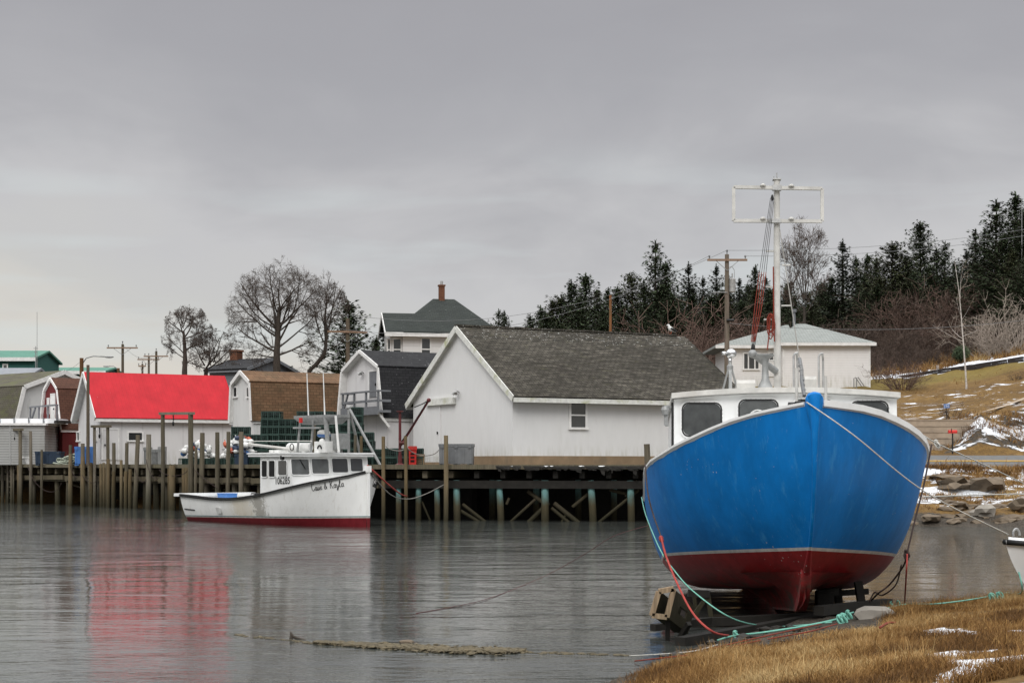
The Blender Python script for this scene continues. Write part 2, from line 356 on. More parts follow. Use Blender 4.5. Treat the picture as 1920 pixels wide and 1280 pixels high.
# ------------------------------------------------------------------ terrain, water, road
TCOL = {
 -700: [(5,-1.5),(108,-1.5),(118,-1),(124,2.2),(300,2.5),(6000,4)],
 -300: [(5,-1.5),(104,-1.5),(112,-1),(118,2.2),(300,2.5),(6000,4)],
 100: [(5,-1.5),(100,-1.4),(107,2.25),(300,2.6),(6000,4)],
 450: [(5,-1.5),(85,-1.4),(92,2.25),(120,2.6),(300,3),(6000,10)],
 700: [(5,-1.5),(79,-1.4),(85,2.2),(110,3.2),(300,8),(6000,30)],
 950: [(5,-1.0),(12,-.5),(20,-1.2),(82,-1.4),(88,2.2),(110,4.2),(150,7),(300,20),(6000,60)],
 1100: [(5,.95),(12,.42),(16,.17),(17.4,.03),(18.6,-.12),(24,-.8),(60,-1.5),(78,-1.4),(84,2.2),(110,5),(150,8.5),(300,26),(6000,80)],
 1250: [(5,1.0),(12,.5),(16,.27),(19.5,.11),(21.3,-.02),(26,-.6),(32,-1.2),(60,-1.4),(74,-1.2),(80,2.2),(110,6.5),(150,10),(300,30),(6000,90)],
 1400: [(5,1.05),(11,.75),(16,.42),(19.5,.24),(22,.12),(24,-.02),(28,-.4),(34,-1),(60,-1.4),(66,-.6),(69,.3),(72,2.2),(79,2.8),(104,7.45),(118,8.2),(160,13),(300,32),(6000,90)],
 1500: [(5,1.1),(11,.85),(16,.5),(19.5,.32),(22,.22),(25,.10),(28,-.15),(34,-1),(60,-1.3),(65,-.4),(68,.6),(71,2.2),(78,2.8),(104,7.45),(118,8.4),(160,13),(300,32),(6000,90)],
 1700: [(5,1.2),(11,.95),(16,.62),(20,.43),(24,.28),(27,.06),(29,-.2),(34,-1),(58,-1),(63.5,0),(66,.95),(70,2.2),(77,2.85),(80,3.3),(90,5.2),(100,6.9),(107,7.9),(109,8.5),(118,9.6),(135,11.5),(160,15),(300,36),(6000,95)],
 1765: [(5,1.23),(11,.98),(16,.65),(20,.46),(25,.31),(27.5,.09),(29.5,-.2),(34,-1),(57,-1),(63.2,0),(66,1.0),(70,2.2),(77,2.85),(79.5,3.1),(81,3.9),(85,4.6),(90,5.4),(100,7.2),(106.5,8.3),(108.5,8.9),(118,10),(135,12),(160,15.5),(300,36.5),(6000,95)],
 1838: [(5,1.25),(11,1.0),(16,.66),(20,.48),(25,.32),(27.5,.1),(29.5,-.2),(34,-1),(57,-1),(63,0),(66,1.0),(70,2.2),(77,2.85),(78.3,4.2),(80,4.9),(85,5.1),(90,5.7),(100,7.5),(105.5,8.6),(107.5,9.2),(118,10.4),(135,12.7),(160,16),(300,37),(6000,95)],
 1800: [(5,1.25),(11,1.0),(16,.66),(20,.48),(25,.32),(27.5,.1),(29.5,-.2),(34,-1),(57,-1),(63,0),(66,1.0),(70,2.2),(77,2.85),(78.6,3.6),(80.5,4.4),(85,4.9),(90,5.5),(100,7.3),(106,8.5),(108,9.1),(118,10.2),(135,12.5),(160,16),(300,37),(6000,95)],
 1920: [(5,1.3),(11,1.05),(16,.68),(20,.52),(25,.4),(28,.14),(30,-.2),(34,-1),(56,-1),(62.5,0),(66,1.05),(70,2.2),(77,2.85),(80,4.0),(84,5.2),(92,6.4),(100,8.1),(104,9.0),(106,9.6),(118,11),(135,13.5),(160,17),(300,38),(6000,95)],
 2500: [(5,1.4),(11,1.15),(16,.78),(20,.6),(25,.45),(29,.16),(31,-.2),(34,-.8),(54,-.8),(60,0),(66,1.2),(70,2.2),(77,2.85),(80,4.0),(84,5.4),(92,7),(104,9.6),(118,12),(160,18),(300,40),(6000,95)],
}
_ck = sorted(TCOL)
def Tz(px, d):
    px = min(_ck[-1], max(_ck[0], px))
    for a, b in zip(_ck, _ck[1:]):
        if px <= b:
            t = (px - a) / (b - a); return lerp(interp(TCOL[a], d), interp(TCOL[b], d), t)
def ground(X, Y): return Tz(960 + F * X / Y, Y) + Tn(X, Y)
def Tn(X, Y):
    k = .05 if Y < 34 else (.22 if Y < 70 else (.02 if Y < 78 else (.30 if Y < 86 else (.2 if Y < 115 else .6))))
    s = 1.1 if Y < 34 else .45
    return k * (noise.noise(Vector((X*s, Y*s, .3))) + .5*noise.noise(Vector((X*s*2.6, Y*s*2.6, 4.3))))
# the slope under the blue boat is a shingle slip
def near_snow(X, Y, px, d):
    n = noise.noise(Vector((X*.9, Y*.8, 21))) + .5*noise.noise(Vector((X*2.3, Y*2.0, 5)))
    return .75*smooth(-.02, .16, n + .28*smooth(1700, 1850, px)*smooth(20, 17.5, d) - .22) * smooth(1670, 1730, px)
def masks(px, d, X, Y):
    z = Tz(px, d)
    nz = .5 + .5 * noise.noise(Vector((X*.35, Y*.35, 9))) 
    snow = gravel = green = 0
    if d < 36:
        gravel = 1 - smooth(.05, .2, z + .12*noise.noise(Vector((X*.9, Y*.9, 2))))
        if 1190 < px < 1660 and d > 18.8: gravel = max(gravel, smooth(18.8, 20.4, d - (px-1250)*.002))
        if px > 1660 and d < 20: snow = near_snow(X, Y, px, d)
    elif d < 71:
        gravel = 1 - smooth(.15, .55, z) + .18
        snow = smooth(.25, .9, z) * lerp(.3, .60, smooth(1560, 1720, px))
    elif d < 77.3: pass
    elif d < 85:
        snow = .50 * smooth(1735, 1790, px) + .08; gravel = .6 * smooth(1735, 1790, px)
    elif px > 1380:
        edge = interp([(1400,112),(1590,110.5),(1700,107.8),(1800,106.8),(1920,104.6),(2500,103)], px)
        if d < edge:
            snow = .47 * smooth(104, 96, d); green = .8*smooth(100, 105, d)
            if d > edge - 2: snow = .15
        elif d < edge + 9: snow = .8 * (1 - smooth(edge+5, edge+9, d))
        else: snow = .15; gravel = 1
    else: gravel = smooth(100, 110, d)
    return snow, gravel, green
cols_px = list(np.linspace(-700, 1000, 60)) + list(np.linspace(1010, 2000, 190)) + list(np.linspace(2020, 2500, 14))
rows_d = list(np.geomspace(5, 36, 150)) + list(np.linspace(37, 58, 10)) + list(np.linspace(58.5, 118, 150)) + list(np.geomspace(120, 6000, 50))
rows, att = [], []
for d in rows_d:
    r = []
    for px in cols_px:
        x = X_(px, d); z = Tz(px, d) + Tn(x, d) * (0 if d > 160 else 1)
        r.append((x, d, z)); att.append(masks(px, d, x, d))
    rows.append(r)
def terrain_mat():
    m, nt, b, tc = newmat('ground_turf_rock_snow')
    at = nd(nt, 'ShaderNodeAttribute', attribute_name='cover').outputs['Color']
    sp = nd(nt, 'ShaderNodeSeparateColor', {0: at})
    n1 = noise_(nt, tc, .35, 6, .6); n2 = noise_(nt, tc, 3.5, 6, .65); n3 = noise_(nt, tc, 14, 4, .6)
    c = mixc(nt, ramp(nt, n1, [(.35, 0), (.65, 1)]), (.135,.078,.024), (.265,.16,.052))
    c = mixc(nt, ramp(nt, n2, [(.32, .8), (.6, 0)]), c, (.085,.05,.022))
    n6 = noise_(nt, mapping(nt, tc, (1, .6, 1)), 22, 3, .7)
    c = mixc(nt, ramp(nt, n6, [(.38, .6), (.62, 0)]), c, (.07,.042,.018))
    g = math_(nt, 'MULTIPLY', sp.outputs[2], ramp(nt, n2, [(.25, .3), (.6, 1)]))
    c = mixc(nt, g, c, (.17,.135,.035))
    rock = mixc(nt, ramp(nt, n3, [(.3, 0), (.7, 1)]), (.018,.016,.012), (.10,.083,.066))
    rk = math_(nt, 'ADD', sp.outputs[1], math_(nt, 'MULTIPLY', math_(nt, 'SUBTRACT', n2, .5), .9))
    c = mixc(nt, ramp(nt, rk, [(.42, 0), (.58, 1)]), c, rock)
    nsn = noise_(nt, mapping(nt, tc, (.45, 1.1, 1)), 1.1, 9, .68, .5)
    sn = math_(nt, 'ADD', sp.outputs[0], math_(nt, 'MULTIPLY', math_(nt, 'SUBTRACT', nsn, .5), 1.5))
    snm = ramp(nt, sn, [(.565, 0), (.63, 1)])
    c = mixc(nt, snm, c, (.70,.72,.75))
    setc(nt, b, c); b.inputs['Roughness'].default_value = .9; b.inputs['Specular IOR Level'].default_value = .15
    bumpn(nt, b, math_(nt, 'ADD', math_(nt, 'ADD', n2, n3), math_(nt, 'MULTIPLY', snm, .4)), .8, .06)
    return m
M['terrain'] = terrain_mat()
mb = MB(); mb.sheet(rows)
ter = raw('terrain', mb, M['terrain'], True); tag(ter, kind='structure')
ca = ter.data.color_attributes.new('cover', 'FLOAT_COLOR', 'POINT')
ca.data.foreach_set('color', np.array([(a, b, c, 1) for a, b, c in att], dtype=np.float32).ravel())

def water_mat():
    m, nt, b, tc = newmat('harbour_water')
    b.inputs['Base Color'].default_value = (.048,.052,.047,1); b.inputs['Roughness'].default_value = .03; b.inputs['IOR'].default_value = 1.333
    geo = nd(nt, 'ShaderNodeNewGeometry').outputs['Position']
    big = noise_(nt, mapping(nt, geo, (.09, .05, 1)), 1, 4, .6, .6)
    dist = nd(nt, 'ShaderNodeSeparateXYZ', {0: geo}).outputs[1]
    ruf = ramp(nt, math_(nt, 'DIVIDE', dist, 100), [(.17, 1.3), (.205, 1.0), (.235, .34), (.34, .40), (.42, 1.1), (.62, 1.5), (.70, 1.0), (.80, 1.0), (1, 1.3)])
    amp = math_(nt, 'MULTIPLY', ramp(nt, big, [(.36, .5), (.50, .9), (.62, 1.6)]), ruf)
    w1 = noise_(nt, mapping(nt, geo, (.8, 1.5, 1), rot=(0, 0, .15)), 1.2, 3, .55, .3)
    w2 = noise_(nt, mapping(nt, geo, (.9, 1.6, 1), (3, 8, 0), (0, 0, -.3)), 4.2, 4, .6, .2)
    h = math_(nt, 'ADD', math_(nt, 'MULTIPLY', w1, .020), math_(nt, 'MULTIPLY', w2, .0105))
    h = math_(nt, 'MULTIPLY', h, amp)
    w3 = noise_(nt, mapping(nt, geo, (.30, .85, 1), (1, 3, 0), (0, 0, .06)), 1.0, 3, .55, .6)
    w4 = noise_(nt, mapping(nt, geo, (.22, .42, 1), (7, 1, 0), (0, 0, -.08)), 1.0, 2, .5, .8)
    a4 = ramp(nt, math_(nt, 'DIVIDE', dist, 100), [(.28, 0), (.42, .05), (.65, .085), (1, .06)])
    h = math_(nt, 'ADD', h, math_(nt, 'MULTIPLY', w3, math_(nt, 'MULTIPLY', ramp(nt, big, [(.36, .014), (.6, .036)]), 1.0)))
    h = math_(nt, 'ADD', h, math_(nt, 'MULTIPLY', w4, a4))
    bm = nd(nt, 'ShaderNodeBump', {'Height': h, 'Strength': 1.0, 'Distance': 1.0})
    nt.links.new(bm.outputs[0], b.inputs['Normal']); return m
M['water'] = water_mat()
mb = MB(); mb.add([(-900,3,0),(500,3,0),(500,112,0),(-900,420,0)], [(0,1,2,3)])
tag(raw('water', mb, M['water']), kind='structure')

M['asphalt'] = mat('worn_asphalt', (.115,.115,.112), .85, .25, 3, bump=.3, dirt=(.07,.065,.06), dirt_amt=.5)
M['yellow'] = mat('yellow_road_paint', (.55,.32,.06), .8, .3, 5)
def strip(d0, d1, dz, px0=1380, px1=2480, n=40):
    out = []
    for d in np.linspace(d0, d1, 5):
        out.append([(X_(px, d), d, Tz(px, d) + .03 + dz) for px in np.linspace(px0, px1, n)])
    mb = MB(); mb.sheet(out); return mb
tag(raw('road', strip(71.0, 77.0, 0), M['asphalt'], True), kind='structure')
tag(raw('road_line', strip(73.55, 73.75, .02), M['yellow'], True), kind='structure')
tag(raw('road_line', strip(73.95, 74.15, .02), M['yellow'], True), kind='structure')

# ------------------------------------------------------------------ buildings
class Building(Thing):
    """local frame: x along the ridge, y along the gable, near wall y=0, visible gable at x=0 or x=L"""
    def __init__(s, name, label, cat, cpx, cd, ang, L, base_z, half, gx=0, W=None, oh=0.0):
        # half: photo points of the visible gable outline from the near eave up to the apex
        b = math.radians(ang); X = X_(cpx, cd)
        o = Vector((X, cd, base_z)) - (Vector((math.cos(b), math.sin(b), 0)) * L if gx else Vector())
        super().__init__(name, label, cat, o, (0, 0, b))
        s.L, s.gx = L, (L if gx else 0)
        pts = [s.hit(px, py, 0, s.gx + (oh if gx else -oh)) for px, py in half]
        ya = pts[-1].y if W is None else W/2
        s.W = 2 * ya
        near = [(0.0, pts[0].z)] + [(p.y, p.z) for p in pts[1:-1]] + [(ya, pts[-1].z)]
        s.prof = near + [(s.W - y, z) for y, z in reversed(near[:-1])]
        s.eave = near[0][1]
    def fb(s, mb, face, a0, z0, a1, z1, o0, o1):
        if face == 'side': return mb.box(a0, -o1, z0, a1, -o0, z1)
        if s.gx == 0: return mb.box(-o1, a0, z0, -o0, a1, z1)
        return mb.box(s.gx + o0, a0, z0, s.gx + o1, a1, z1)
    def shell(s, wall, roof, trim, oh=.3, eo=.25, th=.14, skirting=None, sk_h=.5, trim_h=.2, gable_wall=None, lowz=0):
        pr = s.prof; L = s.L
        mb = MB()
        poly = [(0, 0, lowz), *[(0, y, z-.03) for y, z in pr], (0, s.W, lowz)]
        # keep the wall one closed box
        mb.prism(poly, (L, 0, 0)); s.wall = s.part('wall', mb, wall)
        mb = MB(); rf = []
        n = len(pr)
        for i in range(n-1):
            (y0, z0), (y1, z1) = pr[i], pr[i+1]
            t = Vector((y1-y0, z1-z0)).normalized(); nn = Vector((-t.y, t.x))
            if nn.y < 0: nn = -nn
            a = Vector((y0, z0)); c = Vector((y1, z1))
            if i == 0: a = a - t * eo
            if i == n-2: c = c + t * eo
            q = [a, c, c + nn*th, a + nn*th]
            mb.prism([(-oh, p.x, p.y) for p in q], (L + 2*oh, 0, 0)); rf.append((a, c, nn))
        s.rf = rf; s.roof = s.part('roof', mb, roof)
        for a, c, nn in rf:
            q = [a - nn*.004, c - nn*.004, c - nn*.03, a - nn*.03]
            for x, w_ in ((-oh, oh), (L, oh)): mb = MB(); mb.prism([(x, p.x, p.y) for p in q], (w_, 0, 0)); s.part('soffit', mb, trim)
        for x in (-oh - .045, L + oh):
            mb = MB()
            far = (x > 0) == (s.gx == 0)
            for a, c, nn in rf:
                q = [a + nn*(th+.02), c + nn*(th+.02), c - nn*(trim_h-th), a - nn*(trim_h-th)]
                mb = MB(); mb.prism([(x, p.x, p.y) for p in q], (.045, 0, 0)); s.part('bargeboard', mb, roof if far else trim)
        mb = MB(); a = rf[0][0]
        mb.box(-oh+.01, a.x - .05, a.y - .13, L + oh-.01, a.x - .003, a.y + .07)
        s.part('fascia', mb, trim); mb = MB()
        a = rf[-1][1]; mb.box(-oh+.01, a.x + .003, a.y - .13, L + oh-.01, a.x + .05, a.y + .07)
        s.part('fascia', mb, trim)
        if skirting:
            mb = MB(); mb.box(-.04, -.04, lowz-.01, L+.04, s.W+.04, sk_h); s.part('skirting', mb, skirting)
    def rect(s, face, x0, y0, x1, y1):
        ax, v = (1, 0) if face == 'side' else (0, s.gx)
        p, q = s.hit(x0, y0, ax, v), s.hit(x1, y1, ax, v)
        k = 0 if face == 'side' else 1
        return min(p[k], q[k]), min(p.z, q.z), max(p[k], q[k]), max(p.z, q.z)
    def window(s, face, x0, y0, x1, y1, frame=None, pane=None, fw=.09, bars=1, name='window', vbar=0):
        a0, z0, a1, z1 = s.rect(face, x0, y0, x1, y1)
        mb = MB()
        s.fb(mb, face, a0-fw, z1, a1+fw, z1+fw, 0, .06); s.fb(mb, face, a0-fw*1.3, z0-fw, a1+fw*1.3, z0, 0, .09)
        s.fb(mb, face, a0-fw, z0, a0, z1, 0, .06); s.fb(mb, face, a1, z0, a1+fw, z1, 0, .06)
        if bars:
            zm = (z0+z1)/2; s.fb(mb, face, a0, zm-.03, a1, zm+.03, .012, .05)
        if vbar:
            am = (a0+a1)/2; s.fb(mb, face, am-.025, z0, am+.025, z1, .012, .05)
        o = s.part(name, mb, frame or M['trim'])
        mb = MB(); s.fb(mb, face, a0, z0, a1, z1, .002, .014)
        s.part('pane', mb, pane or M['glass'], o); return o
    def door(s, face, x0, y0, x1, y1, m, frame=None, handle=True, name='door'):
        a0, z0, a1, z1 = s.rect(face, x0, y0, x1, y1)
        mb = MB(); s.fb(mb, face, a0, z0, a1, z1, .002, .04); o = s.part(name, mb, m)
        f = .08; mb = MB()
        s.fb(mb, face, a0-f, z0, a0, z1+f, .002, .06); s.fb(mb, face, a1, z0, a1+f, z1+f, .002, .06); s.fb(mb, face, a0, z1, a1, z1+f, .002, .06)
        s.part('door_frame', mb, frame or M['trim'], o)
        if handle:
            mb = MB(); am = a0 + (a1-a0)*.12; s.fb(mb, face, am-.03, (z0+z1)/2-.08, am+.03, (z0+z1)/2+.04, .04, .1); s.part('handle', mb, M['black'], o)
        return o

DZ = 2.36   # wharf deck height
# --- the big white shed on the right wharf
shed = Building('fishing_shed', 'long white fishing shed with a lichened grey shingle roof standing on the wharf', 'shed', 961, 69.5, 28, 12.2, 2.40, [(956,737),(855,617)], oh=.2)
shed.shell(M['white_shed'], M['roof_shed'], M['trim_moss'], oh=.2, eo=.5, th=.15, skirting=M['brown_base'], sk_h=.42, trim_h=.26)
shed.window('side', 1070, 755, 1097, 801, fw=.10)
shed.door('gable', 797, 757, 826, 866, M['white_shed'], M['white_shed'])
mb = MB(); a0,z0,a1,z1 = shed.rect('gable', 803, 749, 855, 757); shed.fb(mb, 'gable', a0, z0, a1, z1, .02, .17); shed.part('sliding_rail', mb, M['trim_moss'])
p = shed.hit(861, 735, 0, 0); mb = MB()
for k in (-.1, .1): mb.tube([(0, p.y, p.z), (-.12, p.y, p.z+.05), (-.25, p.y+k*1.6, p.z-.08)], [.03,.04,.085], 8)
shed.part('floodlight', mb, M['steel'])
mb = MB()    # ridge cap with lifted flashing
zt = shed.prof[1][1] + .13
for i in range(32):
    x = -.2 + i*.38; mb.box(x, shed.W/2-.16, zt-.02+.03*RNG.random(), x+.36, shed.W/2+.16, zt+.07+.03*RNG.random())
shed.part('ridge_cap', mb, M['roof_shed'])

# --- black gambrel barn
bb = Building('gambrel_barn', 'white gambrel barn with a black roof and a grey balcony under its loft door', 'barn', 726, 79, 30, 8, 2.40, [(719,779),(708,690),(674,661)], oh=.3)
bb.shell(M['white_pink'], M['roof_black'], M['trim'], oh=.3, eo=.12, trim_h=.16)
bb.door('gable', 694, 697, 708, 744, M['grey_paint'], M['trim'])
p = bb.hit(682, 699, 0, 0); mb = MB()
for k in (-.1, .1): mb.tube([(0, p.y, p.z), (-.12, p.y, p.z+.05), (-.22, p.y+k*1.5, p.z-.06)], [.03,.04,.08], 8)
bb.part('floodlight', mb, M['steel'])
mb = MB(); q0, q1 = bb.hit(641, 777, 0, -.7), bb.hit(714, 733, 0, -.7); a0, a1, z0 = q1.y+.5, q0.y-.15, q0.z
zf = z0; mb.box(-.7, a0-.2, zf, 0, a1+.2, zf+.12)
mb.box(-.76, a0-.2, zf-.1, -.7, a1+.2, zf+.3)
balc = bb.part('balcony', mb, M['grey_paint'])
mb = MB(); zr = zf + 1.02
for y in np.linspace(a0-.12, a1+.12, 4): mb.box(-.7, y-.06, zf+.12, -.62, y+.06, zr)
mb.box(-.73, a0-.25, zr, -.56, a1+.25, zr+.08); mb.box(-.7, a0-.2, zf+.52, -.64, a1+.2, zf+.64)
for y in (a0-.18, a1+.12): mb.box(-.56, y, zr, 0, y+.06, zr+.08); mb.box(-.64, y, zf+.52, 0, y+.05, zf+.64)
mb.beam((-.65, a1+.1, zf+.1), (-.65, a1-.5, zr), .08)
bb.part('railing', mb, M['grey_paint'], balc)
mb = MB()
for y in (a0, a1): mb.beam((-.62, y, zf), (-.03, y, zf-.7), .12)
bb.part('brace', mb, M['trim'], balc)

# --- brown gambrel barn
br = Building('gambrel_barn', 'peeling white gambrel barn with a brown shingle roof', 'barn', 476, 86, 31, 8.2, 2.40, [(480,785),(467,718),(450,699)], oh=.18)
br.shell(M['white_old'], M['roof_brown'], M['trim'], oh=.18, eo=.1, trim_h=.2)
br.window('gable', 439, 727, 445, 743, pane=M['dark'], fw=.08, bars=0)
br.window('gable', 464, 727, 468.5, 743, pane=M['dark'], fw=.08, bars=0)

# --- red-roofed white house
rh = Building('net_house', 'low white house with a bright red metal roof facing the harbour', 'house', 188, 92, 30, 7.9, 2.40, [(183,777),(156,700)], oh=.35)
rh.shell(M['white_pink'], M['roof_red'], M['trim'], oh=.35, eo=.35, trim_h=.26)
rh.window('side', 241, 811, 266, 825, bars=0, vbar=0)
rh.window('gable', 145.5, 811, 150, 825, bars=0); rh.window('gable', 177.5, 809, 181.5, 824, bars=0, pane=M['glass_grey'])
rh.window('gable', 152, 744, 154.3, 752, bars=0, fw=.05, pane=M['trim'])
rh.door('side', 193, 805, 221, 862, M['white_pink'], M['trim'])

# --- red gambrel barn with balcony
rb = Building('gambrel_barn', 'small dark red gambrel barn with a rusty brown roof and a white loft door', 'barn', 117, 102, 36, 8, 2.40, [(115,803),(106,731),(94,711)], oh=.12)
rb.shell(M['wall_red'], M['roof_rust'], M['trim'], oh=.12, eo=.1, trim_h=.16)
rb.door('gable', 96.5, 740, 103.5, 792, M['trim'], M['trim'])
rb.door('gable', 90, 748, 92.5, 776, M['trim'], M['trim'], False, 'shutter')
mb = MB(); q0, q1 = rb.hit(55, 795, 0, -1.3), rb.hit(106, 765, 0, -1.3); a0, a1, z0 = q1.y, q0.y, q0.z
mb.box(-1.3, a0, z0, 0, a1, z0+.14); balc = rb.part('balcony', mb, M['darkwood'])
mb = MB()
for y in np.linspace(a0+.05, a1-.05, 4): mb.box(-1.3, y-.05, z0+.14, -1.2, y+.05, z0+1.05)
mb.box(-1.32, a0, z0+1.05, -1.18, a1, z0+1.15); mb.beam((-1.25, a1-.1, z0+.1), (-1.25, a1-1, z0+1.05), .1)
rb.part('railing', mb, M['grey_paint'], balc)
rb.door('gable', 83, 800, 108, 846, M['dark'], M['wall_red'], False, 'lower_opening')

# --- big old grey barn at the far left (gable to the right)
gb = Building('gambrel_barn', 'wide old gambrel barn with a mossy roof and a blank whitewashed gable', 'barn', 28, 110, -40, 16, 2.40, [(28,785),(42,726),(117,698)], gx=1)
gb.shell(M['white_old'], M['roof_moss'], M['trim'], oh=.25, eo=.1, trim_h=.28)

# --- corrugated shed, front left
cs = Thing('steel_shed', 'low corrugated grey steel shed with snow lying on its flat roof', 'shed', (X_(-90, 99), 99, 2.40), (0, 0, math.radians(2)))
L = X_(82, 99) - X_(-90, 99); zt = Zp(797, 99) - 2.4
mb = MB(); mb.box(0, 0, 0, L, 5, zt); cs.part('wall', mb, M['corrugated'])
mb = MB(); mb.box(-.15, -.15, zt, L+.12, 5.1, zt+.14); rf = cs.part('roof', mb, M['trim'])
mb = MB()
for k in range(7): mb.box(.2 + k*.9, .35, zt+.14, 1.0 + k*.9, 3.5, zt+.42 + .03*RNG.random())
M['snow'] = mat('packed_snow', (.78,.79,.8), .8, .08, 2, bump=.3)
cs.part('snow_pad', mb, M['snow'], rf)
mb = MB()
for k in range(8): mb.box(.08 + k*.9, .3, zt+.14, .14 + k*.9, .36, zt+.5)
cs.part('roof_post', mb, M['grey_paint'], rf)
mb = MB(); mb.box(L*.62, -.03, 0, L*.635, -.002, zt); cs.part('corner_strip', mb, M['steel'])

# --- far-left background buildings
def plain_house(name, label, x0, x1, yridge, yeave, ybase, d, roof, wall, depth=8, rise_back=3, gable_w=0, cat='building'):
    z1, z2, z0 = Zp(yridge, d), Zp(yeave, d), ground(X_(x0, d), d)
    t = Thing(name, label, cat, (X_(x0, d), d, z0)); Lx = X_(x1, d) - X_(x0, d); r, e = z1 - z0, z2 - z0
    mb = MB(); mb.prism([(0,0,0),(0,0,e),(0,depth/2,r-.05),(0,depth,e),(0,depth,0)], (Lx,0,0)); t.part('wall', mb, wall)
    mb = MB()
    for a, b in (((-.4, e-.1), (depth/2, r)), ((depth+.4, e-.1), (depth/2, r))):
        mb.prism([(-.3, a[0], a[1]), (-.3, b[0], b[1]), (-.3, b[0], b[1]+.2), (-.3, a[0], a[1]+.2)], (Lx+.6, 0, 0))
    t.part('roof', mb, roof)
    mb = MB(); mb.box(-.3, -.45, e-.28, Lx+.3, -.41, e+.1); t.part('fascia', mb, M['trim']); t.e, t.r, t.Lx = e, r, Lx
    return t
g1 = plain_house('tall_warehouse', 'dark green building with a teal metal roof and one small window', -60, 64, 655, 672, 700, 165, M['roof_teal'], M['wall_dkgreen'], 9)
p, q = g1.hit(7, 690, 1, 0), g1.hit(13, 684, 1, 0); mb = MB(); mb.box(p.x-.12, -.06, p.z-.12, q.x+.12, -.0, q.z+.12); o = g1.part('window', mb, M['trim'])
mb = MB(); mb.box(p.x, -.07, p.z, q.x, -.062, q.z); g1.part('pane', mb, M['glass_grey'], o)
g2 = plain_house('long_warehouse', 'long low building with a teal roof behind the wooden lamp pole', 62, 195, 687.5, 697, 702, 185, M['roof_teal'], M['wall_dkgreen'], 9)
g3 = plain_house('white_outbuilding', 'white outbuilding with a flat-looking grey roof below the teal-roofed building', -40, 53, 690, 705, 725, 140, M['roof_slate'], M['clap'], 6)
# --- grey house behind the bare trees
g4 = Building('old_house', 'grey shingled house with a brick chimney half hidden by bare trees', 'house', 552, 125, -30, 3.6, 2.6, [(556,699),(508,674)], gx=1)
g4.shell(M['grey_paint'], M['roof_black'], M['grey_paint'], oh=.3, eo=.3)
p = g4.hit(443, 668, 1, g4.W/2); mb = MB(); mb.box(p.x-.35, g4.W/2-.35, p.z-1.5, p.x+.35, g4.W/2+.35, p.z+.35); mb.box(p.x-.42, g4.W/2-.42, p.z+.35, p.x+.42, g4.W/2+.42, p.z+.5)
g4.part('chimney', mb, M['brick'], g4.roof)

# --- white house with dark green hip roof
D = 110; hb = ground(X_(830, D), D)
hh = Thing('hip_roofed_house', 'white clapboard house with a dark green hip roof and a brick chimney', 'house', (X_(755, D), D, hb), (0, 0, math.radians(11)))
E = Zp(622, D) - hb; R = Zp(559, D+3.5) - hb; Lx = X_(932, D) - X_(755, D); Dy = 7
mb = MB(); mb.box(0, 0, 0, Lx, Dy, E); hh.part('wall', mb, M['clap'])
ex = .4; rx0 = hh.hit(812, 559, 1, 3.5).x; rx1 = hh.hit(852, 559, 1, 3.5).x
mb = MB(); c = [(-ex-.3,-ex,E), (Lx+ex,-ex,E), (Lx+ex,Dy+ex,E), (-ex-.3,Dy+ex,E), (rx0,3.5,R), (rx1,3.5,R)]
mb.add(c + [(x,y,z-.14) for x,y,z in c[:4]], [(0,1,5,4),(1,2,5),(2,3,4,5),(3,0,4),(0,6,7,1),(1,7,8,2),(2,8,9,3),(3,9,6,0),(6,9,8,7)])
hr = hh.part('roof', mb, M['roof_green'])
mb = MB(); mb.box(-ex-.33,-ex-.06,E-.34,Lx+ex+.03,-ex-.002,E-.1); mb.box(-ex-.3,-ex,E-.3,Lx+ex,0,E-.16); hh.part('cornice', mb, M['trim'])
p = hh.hit(828, 546, 1, 3.5); mb = MB(); mb.box(p.x-.2,3.3,R-.2,p.x+.2,3.7,p.z+.35); mb.box(p.x-.25,3.25,p.z+.35,p.x+.25,3.75,p.z+.45)
ch = hh.part('chimney', mb, M['brick'], hr); mb = MB(); mb.tube([(p.x,3.5,p.z+.45),(p.x,3.5,p.z+.72)], .1, 10); hh.part('chimney_pot', mb, M['steel'], None)
hh.o.children[-1].name = 'flue'
# left wing: its gable looks left
wx0 = hh.hit(722, 628, 1, 0).x; wE = E; wr = hh.hit(724, 589, 1, 1.8).z
mb = MB(); mb.prism([(wx0+.35,.25,0),(wx0+.35,.25,wE-.1),(wx0+.35,1.9,wr-.15),(wx0+.35,3.6,wE-.1),(wx0+.35,3.6,0)], (-wx0,0,0)); hh.part('wing', mb, M['clap'])
mb = MB()
for a, b in (((-.35, wE-.12), (1.9, wr)), ((4.15, wE-.12), (1.9, wr))):
    mb.prism([(wx0,a[0],a[1]),(wx0,b[0],b[1]),(wx0,b[0],b[1]+.1),(wx0,a[0],a[1]+.1)], (-wx0+2.4,0,0))
hh.part('wing_roof', mb, M['roof_green'])
mb = MB()
for a, b in (((-.4, wE-.2), (1.9, wr)), ((4.2, wE-.2), (1.9, wr))):
    mb.prism([(wx0-.06,a[0],a[1]-.12),(wx0-.06,b[0],b[1]-.16),(wx0-.06,b[0],b[1]+.13),(wx0-.06,a[0],a[1]+.13)], (.055,0,0))
mb.box(wx0, -.42, wE-.34, 0, -.36, wE-.06); hh.part('wing_bargeboard', mb, M['trim'])
